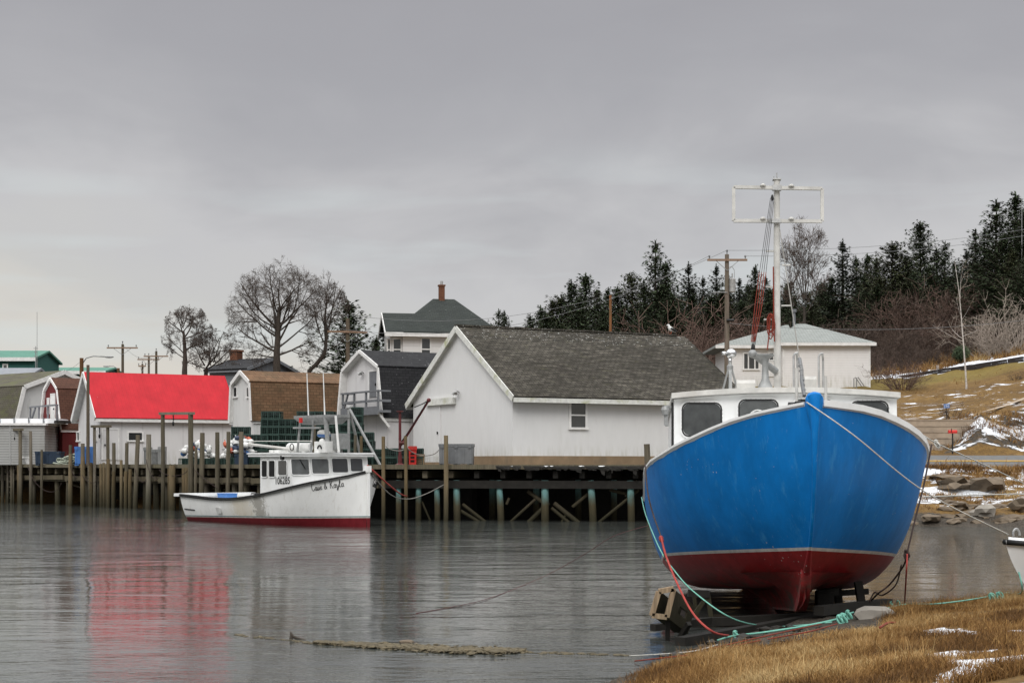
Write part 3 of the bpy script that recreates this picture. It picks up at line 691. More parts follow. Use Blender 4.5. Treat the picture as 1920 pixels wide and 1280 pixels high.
# bay and windows
def hwin(x0, y0, x1, y1, yv, name='window'):
    p, q = hh.hit(x0, y1, 1, yv), hh.hit(x1, y0, 1, yv); mb = MB(); f = .1
    mb.box(p.x-f, yv-.06, p.z-f, p.x, yv, q.z+f); mb.box(q.x, yv-.06, p.z-f, q.x+f, yv, q.z+f); mb.box(p.x, yv-.06, q.z, q.x, yv, q.z+f); mb.box(p.x, yv-.06, p.z-f, q.x, yv, p.z)
    zm = lerp(p.z, q.z, .47); mb.box(p.x, yv-.04, zm-.04, q.x, yv-.012, zm+.04)
    o = hh.part(name, mb, M['trim']); mb = MB(); mb.box(p.x, yv-.01, p.z, q.x, yv-.002, q.z); hh.part('pane', mb, M['glass'], o)
hwin(791, 635, 806, 672, 0); hwin(738, 636, 751, 672, .25)
hwin(727.5, 637, 731, 672, .25)
# --- bungalow on the right
D = 104; bz = 7.35
bg = Thing('bungalow', 'beige sided bungalow with a pale grey-green hip roof on the hillside', 'house', (X_(1467, D), D, bz))
E = Zp(645, D) - bz; Lx = X_(1632, D) - X_(1467, D); Dy = 8
R = Zp(607, D+4) - bz; apx = bg.hit(1507, 607, 1, 4).x
mb = MB(); mb.box(0, 0, 0, Lx, Dy, E); bg.part('wall', mb, M['clap_beige'])
mb = MB(); wl = X_(1372, D+1.2) - X_(1467, D+1.2); mb.box(wl, 1.2, 0, 0, Dy, E); bg.part('wing', mb, M['clap_beige'])
ex = .3
def hip(x0, x1, y0, y1, ax0, ax1, ay, E, R, th=.16):
    c = [(x0,y0,E),(x1,y0,E),(x1,y1,E),(x0,y1,E),(ax0,ay,R),(ax1,ay,R)]
    mb = MB(); mb.add(c + [(x,y,z-th) for x,y,z in c[:4]], [(0,1,5,4),(1,2,5),(2,3,4,5),(3,0,4),(0,6,7,1),(1,7,8,2),(2,8,9,3),(3,9,6,0),(6,9,8,7)]); return mb
bro = bg.part('roof', hip(-.35, Lx+ex, -ex, Dy+ex, apx-.5, apx+.1, 4, E+.1, R), M['roof_pale'])
bg.part('wing_roof', hip(wl-.9, 1.2, .9, Dy+.2, apx-1.2, apx-1, 4.2, E+.02, R-.06), M['roof_pale'])
mb = MB(); mb.box(-.38,-ex-.06,E-.12,Lx+ex+.02,-ex-.002,E+.08); mb.box(wl-.9,.84,E-.2,-.1,.898,E); bg.part('gutter', mb, M['trim'])
mb = MB(); mb.box(.05,-.02,-.65,Lx-1.8,.4,.0); mb.box(wl,1.18,-.9,0.04,1.5,-.002); bg.part('foundation', mb, M['grey_paint'])
mb = MB(); mb.box(.02,-.05,0,.12,-.002,E-.15); mb.box(Lx-.1,-.03,0,Lx,-.002,E-.15); bg.part('corner_board', mb, M['trim'])
p, q = bg.hit(1395, 691, 1, 1.2), bg.hit(1422, 663, 1, 1.2); mb = MB(); f=.1
mb.box(p.x-f,1.12,p.z-f,p.x,1.2,q.z+f); mb.box(q.x,1.12,p.z-f,q.x+f,1.2,q.z+f); mb.box(p.x,1.12,q.z,q.x,1.2,q.z+f); mb.box(p.x,1.12,p.z-f,q.x,1.2,p.z)
for t in (.3, .75): mb.box(lerp(p.x,q.x,t)-.04,1.14,p.z,lerp(p.x,q.x,t)+.04,1.188,q.z)
o = bg.part('window', mb, M['trim']); mb = MB(); mb.box(p.x,1.185,p.z,q.x,1.198,q.z); bg.part('pane', mb, M['glass'], o)
p, q = bg.hit(1440, 706, 1, 1.2), bg.hit(1452, 658, 1, 1.2); mb = MB(); mb.box(p.x,1.13,p.z,q.x,1.198,q.z); o=bg.part('door', mb, M['trim'])
mb = MB(); mb.box(p.x+.1,1.12,p.z+1.0,q.x-.1,1.128,q.z-.15); bg.part('pane', mb, M['glass'], o)
p = bg.hit(1489, 606, 1, 4); mb = MB(); mb.tube([(p.x,4,p.z-.4),(p.x,4,p.z+.55)], .1, 8); mb.tube([(p.x,4,p.z+.75),(p.x,4,p.z+.95)], .16, 8); mb.tube([(p.x,4,p.z+.5),(p.x,4,p.z+.8)], .08, 8); bg.part('vent_pipe', mb, M['grey_paint'], bro)

# ------------------------------------------------------------------ wharves and piles
A_, B_, C_, D_ = Vector((-37.5,107,0)), Vector((-13.07,80,0)), Vector((-6.1,70,0)), Vector((7.2,67.6,0))
def face_at(px, off=0.0):
    k = (px - 960) / F
    for p, q in ((A_, B_), (B_, C_), (C_, D_)):
        d = q - p; den = d.x - k * d.y
        t = (k * p.y - p.x) / den
        if -.02 <= t <= 1.02 or (q is D_ and t > 1):
            n = Vector((d.y, -d.x, 0)).normalized()
            if n.y > 0: n = -n
            return p + d * t + n * off
    return p
def wharf(name, label, front, back):
    t = Thing(name, label, 'wharf', (front[0].x, front[0].y, 0))
    mb = MB(); mb.prism([(p.x, p.y, DZ-.1) for p in front + back[::-1]], (0, 0, .1)); t.part('deck', mb, M['deckwood'], world=True)
    for p, q in zip(front, front[1:]):
        n = Vector((q.y-p.y, -(q.x-p.x), 0)).normalized(); n = n if n.y < 0 else -n
        u = (q-p).normalized(); Ln = (q-p).length
        mb = MB(); mb.beam(p + n*.02 + Vector((0,0,DZ-.02)), q + n*.02 + Vector((0,0,DZ-.02)), .2, .2)
        t.part('edge_timber', mb, M['deckwood'], world=True)
        mb = MB(); mb.beam(p - n*.35 + Vector((0,0,DZ-.78)), q - n*.35 + Vector((0,0,DZ-.78)), .3, .34); t.part('cap_beam', mb, M['deckwood'] if q is not D_ else M['darkwood'], world=True)  # right wharf beam takes the darker wood to paint shade under the deck
        k = 0
        while k < Ln:
            mb = MB(); a = p + u*k + Vector((0,0,DZ-.35)); mb.beam(a - n*.12, a - n*8, .22, .3); t.part('joist', mb, M['deckwood'] if q is not D_ or k < 4 else M['darkwood'], world=True); k += 1.15  # darker joists paint the shade below the right deck
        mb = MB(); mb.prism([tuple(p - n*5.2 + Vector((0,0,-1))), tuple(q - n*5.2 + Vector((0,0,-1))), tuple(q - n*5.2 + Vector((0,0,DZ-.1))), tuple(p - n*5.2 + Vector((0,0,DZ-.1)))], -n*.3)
        t.part('shade_backing_wall', mb, M['darkwood'], world=True)  # dark wall added under the deck to block light from behind
    return t
lw = wharf('wharf', 'long weathered timber wharf on many piles along the left shore', [A_, B_, C_], [A_+Vector((9,12,0)), B_+Vector((7,12,0)), C_+Vector((3,13,0))])
rw = wharf('wharf', 'sagging timber wharf on teal-topped piles under the long white shed', [C_+Vector((.02,0,0)), D_], [C_+Vector((3.04,13,0)), D_+Vector((6,11,0))])
def bearing(t, px, px2, r, m, off=-.4, top=DZ-.6, tilt=0):
    a = face_at(px, off); b = face_at(px2, off); mb = MB()
    mb.tube([(b.x, b.y, -1.2), ((a.x+b.x)/2, (a.y+b.y)/2, .7), (a.x, a.y, top)], [r*1.08, r, r*.96], 12)
    t.part('pile', mb, m, world=True, smooth=40)
for px in (4, 52, 96, 118, 150, 176, 200, 236, 262, 280, 298, 330, 352, 376, 398, 428, 450, 476): bearing(lw, px, px + RNG.uniform(-2, 2), .17, M['pile'])
for px, p2, r in ((743,743.5,.12),(781,780,.125),(815,817,.125),(852,854,.15),(932,938,.145),(1019,1019.5,.165),(1105,1112,.155),(1180,1183,.15)): bearing(rw, px, p2, r, M['pile_teal'])
for px, r in ((897,.15),(983,.15),(1065,.14),(1135,.14)): bearing(rw, px, px, r, M['pile_teal'], off=-3.2)
M['log'] = wood('dark_weedy_log', (.10,.082,.06))
def brace(t, x0, y0, x1, y1, r=.1, off=-.6):
    a = face_at(x0, off); b = face_at(x1, off); mb = MB()
    mb.tube([(a.x, a.y, Zp(y0, a.y)), (b.x, b.y, Zp(y1, b.y))], r*.75, 8); t.part('fallen_log', mb, M['log'], world=True)
for q in ((862,945,918,988),(858,957,905,985),(1025,942,975,990,.13),(1035,943,1088,985,.13),(1030,952,1070,985),(985,920,1012,940,.12),(1100,925,1070,950),(1195,918,1112,985,.09),(1192,900,1170,930,.05),(950,933,945,945,.08),(1140,918,1170,925),(785,940,805,985,.06),(1000,935,945,985,.08),(1060,960,1045,985,.06)): brace(rw, *q)
for q in ((370,900,470,905,.09),(110,905,138,915,.08),(150,893,172,930,.08),(380,915,470,925,.07)): brace(lw, *q)
# vertical fender planks on the face
for x0, x1, y in ((35,47,873),(190,212,868),(318,334,876),(345,360,876)):
    mb = MB(); n = int((x1-x0)/4.5)
    for i in range(n):
        p = face_at(lerp(x0, x1, (i+.5)/n), .12); mb.box(p.x-.07, p.y-.05, -.9, p.x+.06, p.y+.05, Zp(y, p.y) + RNG.uniform(-.05,.05))
    lw.part('fender_planks', mb, M['pile_brown'], world=True)
for px in (22, 172, 325):     # ladders
    mb = MB(); p = face_at(px, .2); q = face_at(px+9, .2); 
    for a in (p, q): mb.beam((a.x,a.y,-.8),(a.x,a.y,DZ+.1),.08)
    for k in range(7): mb.beam((p.x,p.y,.0+k*.34),(q.x,q.y,.0+k*.34),.06)
    lw.part('ladder', mb, M['pile'], world=True)
mb = MB()
for i in range(9): 
    p = face_at(lerp(5, 470, i/8), -.1); q = face_at(lerp(5, 470, i/8)+54, -.1); mb.beam((p.x,p.y,1.62),(q.x,q.y,1.62+RNG.uniform(-.05,.05)),.2,.26)
lw.part('wale', mb, M['deckwood'], world=True)
# torn weed and snow along the right wharf edge
mb = MB()
for i in range(150):
    p = face_at(RNG.uniform(930, 1215), .08); w = RNG.uniform(.04,.2); l = RNG.uniform(.05,.2) * (1 if RNG.random() > .08 else 2.0)
    mb.add([(p.x-w,p.y-.04,DZ+.02),(p.x+w,p.y-.04,DZ+.03),(p.x+w*.3+RNG.uniform(-.15,.15),p.y-.12,DZ-l),(p.x-w*.2,p.y-.1,DZ-l*.8)], [(0,1,2,3)])
rw.part('torn_edge', mb, M['darkwood'], world=True)
mb = MB()
for i in range(170):
    p = face_at(RNG.choice((RNG.uniform(960,1215), RNG.uniform(1080,1215))), RNG.uniform(-.5,.1)); mb.ico((p.x,p.y,DZ+.01), RNG.uniform(.03,.11), (1.8,1,.35), .4, True)
rw.part('snow_crust', mb, M['snow'], world=True)

PL = {'A': 'weathered grey mooring pile standing in front of the left wharf', 'B': 'short green-stained pile cut off at deck height on the left wharf'}
def mooring(px, top, wpx, px2=None, label=None, off=.3, m='pile', group='mooring piles along the left wharf'):
    a = face_at(px, off); b = face_at(px2 if px2 else px, off); r = wpx / 2 / F * a.y; zt = Zp(top, a.y); mb = MB()
    h = RNG.uniform(-.05,.05)
    pts = [(lerp(b.x,a.x,t)+ (h if 0<t<1 else 0)*.4, a.y, lerp(-1.3, zt, t)) for t in (0,.35,.7,1)]
    mb.tube(pts, [r*1.12, r*1.05, r, r*.93], 12)
    o = solo('mooring_pile', mb, M[m], label or PL['A'], 'pile', group, 40, base=(b.x, b.y, -1.3)); return o
for px, top, w, px2 in ((13,816,5.5,None),(22.5,847,4,None),(66,808,6,None),(87,843,5,None),(141,834,6.5,None),(164,831,8,None),
        (222.5,830,7,None),(247,830,7,None),(268,815,8.5,263),(288,814,10,287),(377,838,6,None),(389,811,9.5,386),(417,810,8.5,None),(438,809,8,436),(462,809,9,None)):
    mooring(px, top, w, px2)
for px, top, w in ((145,850,8),(167.5,856,9),(183,867,7),(215.6,860,6.5),(226,883,7),(240,862,6),(249,883,7.5),(257,879,7),(336,872,12)):
    mooring(px, top, w, None, PL['B'], .42, 'pile_brown', 'cut-off piles on the left wharf')
mooring(547, 780, 7, None, 'tall bare post standing among the lobster traps behind the white boat', -1.2, 'pile', None)
mooring(670, 815, 6, None, 'grey post in front of the stepped trap stack below the balcony', .1, 'pile', None); mooring(681, 817, 6, None, 'brown post close beside the grey post below the balcony', .1, 'pile_brown', None)
mooring(722.6, 818, 7, None, 'brown mooring pile left of the red davit', .35, 'pile_brown', None)
mooring(764, 817, 6.5, 764.5, 'brown mooring pile beside the red crate', .35, 'pile_brown', None)
mooring(840, 816, 8.5, 839, 'brown mooring pile in front of the grey fish tote', .4, 'pile_brown', None)
mooring(1214, 832, 12, 1222, 'leaning grey pile at the wharf end beside the blue boat', .3, 'pile', None)
def portal(x0, x1, top, w, w2, label):
    a, b = face_at(x0, .3), face_at(x1, .3); z = Zp(top, a.y); t = Thing('post_frame', label, 'post frame', (a.x, a.y, -1.3))
    for p, ww in ((a, w), (b, w2)):
        mb = MB(); r = ww/2/F*p.y; mb.tube([(p.x,p.y,-1.3),(p.x+.02,p.y,1),(p.x,p.y,z)], [r*1.1,r,r*.95], 12); t.part('post', mb, M['pile'], world=True, smooth=40)
    mb = MB(); u = (b-a).normalized(); mb.beam(a - u*.25 + Vector((0,0,z+.06)), b + u*.25 + Vector((0,0,Zp(top, b.y)+.06)), .22, .14); t.part('crossbeam', mb, M['pile'], world=True)
    mb = MB(); c = a.lerp(b, .38); mb.tube([c + Vector((0,0,z)), c + Vector((.02,-.02,z-.35))], .03, 6); mb.ico(c + Vector((0,0,z-.5)), .1, (.6,.6,1.4)); t.part('block', mb, M['black'], world=True)
portal(30, 46.5, 807, 6, 7, 'lowest grey post frame in front of the corrugated shed')
portal(186, 211, 801, 6, 6.5, 'grey two-post hoist frame before the red-roofed house door')
portal(314.5, 366.8, 777, 8, 10, 'tallest two-post hoist frame beside the buoy heap')
# upright post rising over the red roof, close to the white gable
p = P(165, 800, 91.0); mb = MB(); mb.tube([(p.x, 91.0, 2.36), (p.x, 91.0, Zp(684, 91.0))], [.1,.085], 10)
solo('stove_post', mb, M['pole'], 'weathered square-cut post rising past the left edge of the red roof', 'post', None, 40, base=(p.x,91.0,2.36))

# ------------------------------------------------------------------ gear on the wharf
M['trap'] = mat('green_coated_wire', (.035,.068,.056), .6, .4, 3, bump=0)
M['trap_in'] = mat('trap_netting_and_dark_fill', (.012,.018,.016), .9, .4, 9, bump=0)
def paintm(name, col, rough=.5, dirt=(.2,.18,.15), amt=.3): return mat(name, col, rough, .18, 3, bump=.08, dirt=dirt, dirt_amt=amt)
M['pl_white'] = paintm('white_plastic', (.68,.68,.66)); M['pl_blue'] = paintm('blue_plastic', (.055,.16,.42)); M['pl_red'] = paintm('red_plastic', (.52,.025,.02))
M['pl_navy'] = paintm('navy_plastic', (.03,.045,.085)); M['pl_orange'] = paintm('orange_plastic', (.42,.09,.045)); M['pl_grey'] = paintm('grey_plastic', (.15,.155,.16)); M['pl_dkblue'] = paintm('dark_blue_tub', (.02,.035,.06))
def trap_mb(w=.92, dp=.56, h=.40):
    mb = MB(); r = .022
    X, Y = (-w/2, w/2), (-dp/2, dp/2)
    for y in Y:
        for z in (0, h): mb.beam((X[0],y,z+ (r if z==0 else -r)),(X[1],y,z+(r if z==0 else -r)),r*2)
        for x in (*X, -.13, .16): mb.beam((x,y,0),(x,y,h),r*1.6)
        for k in range(1, 9): mb.beam((lerp(*X,k/9),y,0),(lerp(*X,k/9),y,h),.012)
        for k in range(1, 4): mb.beam((X[0],y,h*k/4),(X[1],y,h*k/4),.012)
    for x in X:
        for z in (0, h): mb.beam((x,Y[0],z+(r if z==0 else -r)),(x,Y[1],z+(r if z==0 else -r)),r*2)
        for k in range(1, 6): mb.beam((x,lerp(*Y,k/6),0),(x,lerp(*Y,k/6),h),.012)
        for k in range(1, 4): mb.beam((x,Y[0],h*k/4),(x,Y[1],h*k/4),.012)
    for k in range(0, 10): mb.beam((lerp(*X,k/9),Y[0],h),(lerp(*X,k/9),Y[1],h),.012)
    mb.k = 1
    mb.add([(-.13,Y[0]+.03,.03),(-.13,Y[1]-.03,.03),(-.13,Y[1]-.03,h-.03),(-.13,Y[0]+.03,h-.03)],[(0,1,2,3)])
    mb.ico((.2,0,.2), .15, (1.3,1,.8), .5, True); mb.ico((-.3,0,.15), .1, (1,1,1), .5, True)
    mb.box(X[0]+.02,Y[0]+.02,.012,X[1]-.02,Y[1]-.02,.02); mb.box(X[0]+.03,-.01,.02,X[1]-.03,.01,h-.02)  # trap floor, then a solid dark panel added to stop brightness showing through
    return mb
trap0 = None
def trap(x, y, z, rz, label, group):
    global trap0
    if trap0 is None:
        trap0 = raw('lobster_trap', trap_mb(), [M['trap'], M['trap_in']]); tag(trap0, label, 'lobster trap', group); o = trap0
    else: o = trap0.copy(); COL.objects.link(o); o['label'] = label; o['group'] = group
    o.location = (x, y, z); o.rotation_euler = (0, 0, rz); return o
G1 = 'traps stacked before the brown-roofed barn'; L1 = 'dark green wire lobster trap in the wide stack before the brown-roofed barn'
aw = math.radians(-47)
for c in range(5):
    for r_ in range(6 if c in (1, 4) else 7):
        for bk in range(2):
            p = Vector((X_(489, 83), 83.2, 0)) + Vector((.62, .03, 0)) * (c*1.5) + Vector((.06, .62, 0)) * bk
            trap(p.x + .48 + RNG.uniform(-.03,.03), p.y, DZ + r_*.405, RNG.uniform(-.05,.05), L1, G1)
L2 = 'dark green wire lobster trap in the stepped stack under the grey balcony'; G2 = 'traps stepped below the balcony'
for c, n in ((0,6),(1,7),(2,4),(3,2)):
    for r_ in range(n):
        trap(X_(648, 77.5) + c*.56, 77.6 - c*.25, DZ + r_*.405, 1.57 + RNG.uniform(-.08,.08), L2, G2)
for c, n in ((0,5),(1,4)):
    for r_ in range(n): trap(X_(452, 83) + c*.95, 83.0, DZ + r_*.405, RNG.uniform(-.06,.06), 'lobster trap in the narrow stack right of the white buoys', 'traps right of the buoy heap')
for c in range(3):
    for r_ in range(2): trap(X_(733, 72.2) + c*.58, 72.4, DZ + r_*.405, 1.57 + RNG.uniform(-.06,.06), 'lobster trap in the low pile behind the red davit', 'traps behind the davit')
for c in range(8):
    p = face_at(322 + c*17, -1.0); trap(p.x, p.y, DZ, aw + RNG.uniform(-.1,.1), 'lobster trap in the low row under the buoys', 'traps under the buoys')
# buoys
def buoy_mb(r, h):
    mb = MB(); mb.lathe((0,0,0), [(r*.35,-h/2),(r*.9,-h*.42),(r,-h*.2),(r,h*.15),(r*.75,h*.36),(r*.25,h/2)], 12)
    mb.tube([(0,0,h/2-.01),(0,0,h/2+.12)], .018, 6); return mb
KB = {}
for k, lab, w in (('pl_white','white lobster buoy in the heap beside the tall post frame',9),('pl_navy','navy lobster buoy in the heap beside the tall post frame',4),('pl_orange','orange lobster buoy in the heap beside the tall post frame',2),('pl_blue','blue lobster buoy in the heap beside the tall post frame',1)):
    KB[k] = (lab, w)
pool = [k for k, v in KB.items() for _ in range(v[1])]; first = {}
def buoy(x, y, z):
    k = RNG.choice(pool)
    if k not in first:
        o = raw('buoy', buoy_mb(.14,.34), M[k], 35); first[k] = o; tag(o, KB[k][0], 'buoy', 'lobster buoys heaped on the wharf')
    else: o = first[k].copy(); COL.objects.link(o)
    o.location = (x, y, z); o.rotation_euler = (RNG.uniform(-1.7,1.7), RNG.uniform(-1.7,1.7), RNG.uniform(0,6)); s = RNG.uniform(.8,1.2); o.scale = (s,s,s)
for x0, x1, h, n in ((319,360,.75,46),(394,438,1.0,54)):
    for i in range(n):
        px = RNG.uniform(x0, x1); p = face_at(px, -1.0 - RNG.uniform(-.35,.4)); t = (px-x0)/(x1-x0); hh_ = h*(.55+.45*math.sin(math.pi*min(1,max(0,t))))
        buoy(p.x, p.y, DZ + .5 + hh_ * RNG.random())
def tub(name, label, cat, x0, x1, y0, y1, d, depth, m, ribs=True, feet=True, rz=0):
    w = X_(x1, d) - X_(x0, d); z0 = DZ; h = Zp(y0, d) - z0; t = Thing(name, label, cat, ((X_(x0,d)+X_(x1,d))/2, d, z0), (0,0,rz))
    mb = MB(); a, b = w/2, depth/2; z1 = h*.9
    for (s0, s1, q0, q1) in ((.95,.97,.1 if feet else 0,z1*.97),): mb.add([(-a*s0,-b*s0,q0),(a*s0,-b*s0,q0),(a*s0,b*s0,q0),(-a*s0,b*s0,q0),(-a*s1,-b*s1,q1),(a*s1,-b*s1,q1),(a*s1,b*s1,q1),(-a*s1,b*s1,q1)],[(3,2,1,0),(4,5,6,7),(0,1,5,4),(1,2,6,5),(2,3,7,6),(3,0,4,7)])
    if ribs:
        for k in range(5): x = lerp(-a*.85, a*.85, k/4); mb.box(x-.04, -b*1.0, .12, x+.04, -b*.955, z1*.9)
    t.part('body', mb, m)
    mb = MB(); mb.box(-a,-b,z1*.97,a,b,h)
    for k in (-.8, 0, .8): mb.box(k*a-.07,-b-.03,z1*.9,k*a+.07,-b-.001,h*.98)
    t.part('lid', mb, m)
    if feet:
        mb = MB()
        for k in (-.8,0,.8): mb.box(k*a-.12,-b*.9,0,k*a+.12,b*.9,.1)
        t.part('skid', mb, m)
    return t
tub('fish_tote', 'big grey lidded fish tote against the white shed gable', 'fish tote', 824, 889, 832, 870, 70.3, 1.1, M['pl_grey'], rz=-.04)
p = face_at(160, -1.1)
tub('fish_tote', 'bright blue plastic tote before the red-roofed house', 'fish tote', 144, 185, 837, 864, p.y, 1.1, M['pl_blue'])
p = face_at(93, -1.3); tub('storage_box', 'long dark blue-green box on the wharf beside the rope heap', 'storage box', 69, 118, 846, 866, p.y, .9, M['pl_dkblue'])
t = tub('plastic_crate', 'bright red plastic crate standing beside the shed door', 'crate', 767, 781, 836, 866, 71.8, .5, M['pl_red'], False, False)
mb = MB()
for k in range(3): mb.box(-.09,-.262,.2+k*.16,.09,-.25,.28+k*.16)
t.part('hand_slot', mb, M['dark'])
tub('storage_box', 'pale timber box low against the shed gable beside the red crate', 'storage box', 781, 796, 851, 866, 72.2, .5, M['plank'], False, False)
for x0, x1, y0, lab in ((272,284,838,'leftmost of three grey slatted crates stacked before the red-roofed house'),(286,297,842,'middle of three grey slatted crates stacked before the red-roofed house'),(299,311,837,'rightmost of three grey slatted crates stacked before the red-roofed house')):
    p = face_at((x0+x1)/2, -1.6); tub('slatted_crate', lab, 'crate', x0, x1, y0, 866, p.y, .5, M['galv'], True, False)
p = face_at(52, -1.4); tub('plastic_crate', 'low white plastic crate by the leftmost post frame', 'crate', 44, 60, 856, 866, p.y, .6, M['pl_white'], False, False)
p = face_at(455, -1.3); tub('storage_box', 'low dark box at the right end of the buoy heap', 'storage box', 441, 466, 851, 866, p.y, .6, M['pl_dkblue'], True, False)
# rope heap
M['rope_teal'] = mat('pale_green_rope', (.33,.36,.29), .9, .3, 6, dirt=(.2,.17,.12), dirt_amt=.5)
mb = MB(); c = face_at(112, -.9)
for i in range(46):
    a = RNG.uniform(-1,1); cx = c.x + a*.85; h = (.62*(1-abs(a-.15)) + .08) * RNG.uniform(.15,1); rr = RNG.uniform(.14,.38)
    tx, ty = RNG.uniform(-.5,.5), RNG.uniform(-.5,.5)
    mb.tube([(cx+rr*math.cos(q), c.y + RNG.uniform(-.03,.03)+rr*.8*math.sin(q)-.2, DZ+.06+max(0,h + tx*rr*math.cos(q)+ty*rr*math.sin(q))) for q in np.linspace(0, 5.9, 13)], .05, 5)
solo('rope_heap', mb, M['rope_teal'], 'pale green heap of coiled rope on the edge of the left wharf', 'rope heap', None, True, base=(c.x,c.y,DZ))
# davit
M['maroon'] = mat('maroon_painted_steel', (.10,.018,.02), .55, .3, 6, dirt=(.05,.03,.02), dirt_amt=.5)
d = 70.9; b0 = Vector((X_(750,d), d, DZ)); t = Thing('davit_crane', 'maroon steel davit with a raised boom at the wharf edge', 'davit', b0)
mb = MB(); mb.tube([b0, (b0.x,d,Zp(772,d))], [.07,.06], 10); mb.box(b0.x-.14,d-.14,Zp(772,d),b0.x+.14,d+.14,Zp(772,d)+.05); mb.lathe(b0, [(.3,0),(.26,.06),(.1,.14),(.09,.5)], 12); t.part('post', mb, M['maroon'], world=True, smooth=40)
tip = P(804,750,d-.3); mb = MB(); mb.tube([P(751,835,d-.1), tip], [.06,.05], 8); mb.ico(tip, .1); bo = t.part('boom', mb, M['maroon'], world=True, smooth=40)
mb = MB(); mb.tube([P(752,828,d-.16), P(768,806,d-.25), P(801,752,d-.36)], .018, 5); mb.tube([tip, P(792,757,d+.3), P(777,763,d+.8)], .025, 5); t.part('cable', mb, M['black'], bo, world=True)
mb = MB(); c = P(754,830,d-.12); mb.tube([c - Vector((.13,0,0)), c + Vector((.13,0,0))], .09, 10); t.part('winch', mb, M['maroon'], world=True)
# tripod hoist behind the white boat
t = Thing('tripod_hoist', 'grey three-legged pole hoist on the wharf above the white boat', 'hoist', (X_(655,75), 75, DZ)); top = P(654,764,75)
for q in (P(654,872,74.8), P(681,868,75.6), P(714,866,74)):
    mb = MB(); mb.tube([top + (q-top)*-.02, (q.x,q.y,DZ)], .065, 8); t.part('leg', mb, M['galv'], world=True)
mb = MB(); mb.ico(top, .12, (1,1,.8)); t.part('head', mb, M['galv'], world=True)

# ------------------------------------------------------------------ boats
def hull_boat(sheerL, sheerR, Bm, Le, taper, L, zb, stem_r, exp_mid=.2, p_sh=2.2, Lb=6.2, flare=.0):
    def bhalf(s, w):
        w = min(1.0, max(0.0, w)); le = lerp(Lb, Le, min(1, w**.6)); p = lerp(1.5, p_sh, w); s0 = s - stem_r(w)
        if s0 <= 0: return 0.0
        g = 1 - (1 - min(1, s0/le))**p
        tp = 1 - taper * smooth(Le, L, s)
        return Bm * g * tp * max(.0, w)**exp_mid
    def pt(s, w, side):
        h = interp(sheerL if side < 0 else sheerR, s); z0 = interp(zb, s)
        return Vector((side * bhalf(s, w), s, z0 + (h - z0) * w))
    return bhalf, pt
def hull_mesh(pt, stem_r, L, side, ws, ns=44, off=0.0):
    rows = []
    for w in ws:
        s0 = stem_r(w); r = []
        for i in range(ns + 1):
            u = (i/ns)**1.7; q = pt(lerp(s0, L, u), w, side); q.x = side*max(0, abs(q.x)-off); r.append(q)
        rows.append(r)
    return rows
WS = [0, .005, .015, .03, .05, .08, .12, .17, .23, .3, .38, .47, .57, .68, .79, .9, 1]

# --- the blue boat on the slip
def hull_paint(name, bands, base, spots=.0, rough=.35, stain=None, stain_amt=0, zslope=0.0, fade=.35, worn=False):
    m, nt, b, tc = newmat(name); sp = nd(nt, 'ShaderNodeSeparateXYZ', {0: tc}); z = math_(nt, 'ADD', sp.outputs[2], math_(nt, 'MULTIPLY', sp.outputs[1], zslope))
    n = noise_(nt, mapping(nt, tc, (1.2, .8, .5)), 1.6, 6, .65); n2 = noise_(nt, mapping(nt, tc, (3, 2, .7), (4,4,4)), 2.4, 6, .7)
    top = mixc(nt, math_(nt, 'MULTIPLY', ramp(nt, n, [(.38, 1), (.60, 0)]), fade), base, tuple(x*.58 for x in base))
    if stain: top = mixc(nt, math_(nt, 'MULTIPLY', ramp(nt, n2, [(.55, 0), (.75, 1)]), stain_amt), top, stain)
    if worn:
        yy = sp.outputs[1]; jit = math_(nt, 'MULTIPLY', math_(nt, 'SUBTRACT', noise_(nt, mapping(nt, tc, (3,3,3)), 2, 6, .75), .5), 2.2)
        yj = math_(nt, 'DIVIDE', math_(nt, 'ADD', yy, jit), 12)
        top = mixc(nt, ramp(nt, yj, [(.42, 0), (.47, .35), (.56, .5), (.60, .15), (.68, 0)]), top, (.50,.40,.22))
        top = mixc(nt, ramp(nt, yj, [(.36, 0), (.385, .75), (.43, .8), (.45, 0)]), top, (.27,.25,.21))
    c = top
    for zc, col in bands:      # each band covers everything below its top edge
        f = math_(nt, 'LESS_THAN', z, zc)
        cc = mixc(nt, ramp(nt, n2, [(.35, 0), (.7, 1)]), tuple(x*.65 for x in col), col)
        c = mixc(nt, f, c, cc)
    if spots:
        v = nd(nt, 'ShaderNodeTexVoronoi', {'Vector': tc, 'Scale': 9.0, 'Randomness': 1}).outputs[0]
        n4 = noise_(nt, tc, 1.1, 3, .5)
        s1 = math_(nt, 'LESS_THAN', v, math_(nt, 'MULTIPLY', ramp(nt, n4, [(.45, 0), (.8, 1)]), .16))
        lowz = ramp(nt, math_(nt, 'DIVIDE', z, 3), [(.1, .9), (.3, .8), (.34, .8), (1, .75)])
        c = mixc(nt, math_(nt, 'MULTIPLY', s1, lowz), c, (.42,.40,.38))
        nb = noise_(nt, mapping(nt, tc, (1,1,1.2), (1,7,3)), 2.5, 6, .7)
        g = math_(nt, 'MULTIPLY', ramp(nt, math_(nt, 'DIVIDE', z, 3), [(.1, 1), (.27, 0)]), ramp(nt, nb, [(.4, 0), (.6, 1)]))
        c = mixc(nt, g, c, (.045,.038,.028))
        sc = ramp(nt, noise_(nt, mapping(nt, tc, (4, 4, 1.2), (8,2,6)), 3.5, 7, .75), [(.63, 0), (.74, .30)])
        c = mixc(nt, sc, c, (.35,.45,.55))
    setc(nt, b, c); b.inputs['Roughness'].default_value = rough; b.inputs['Specular IOR Level'].default_value = .14
    bumpn(nt, b, noise_(nt, tc, 1.4, 4, .5), .2, .05); return m
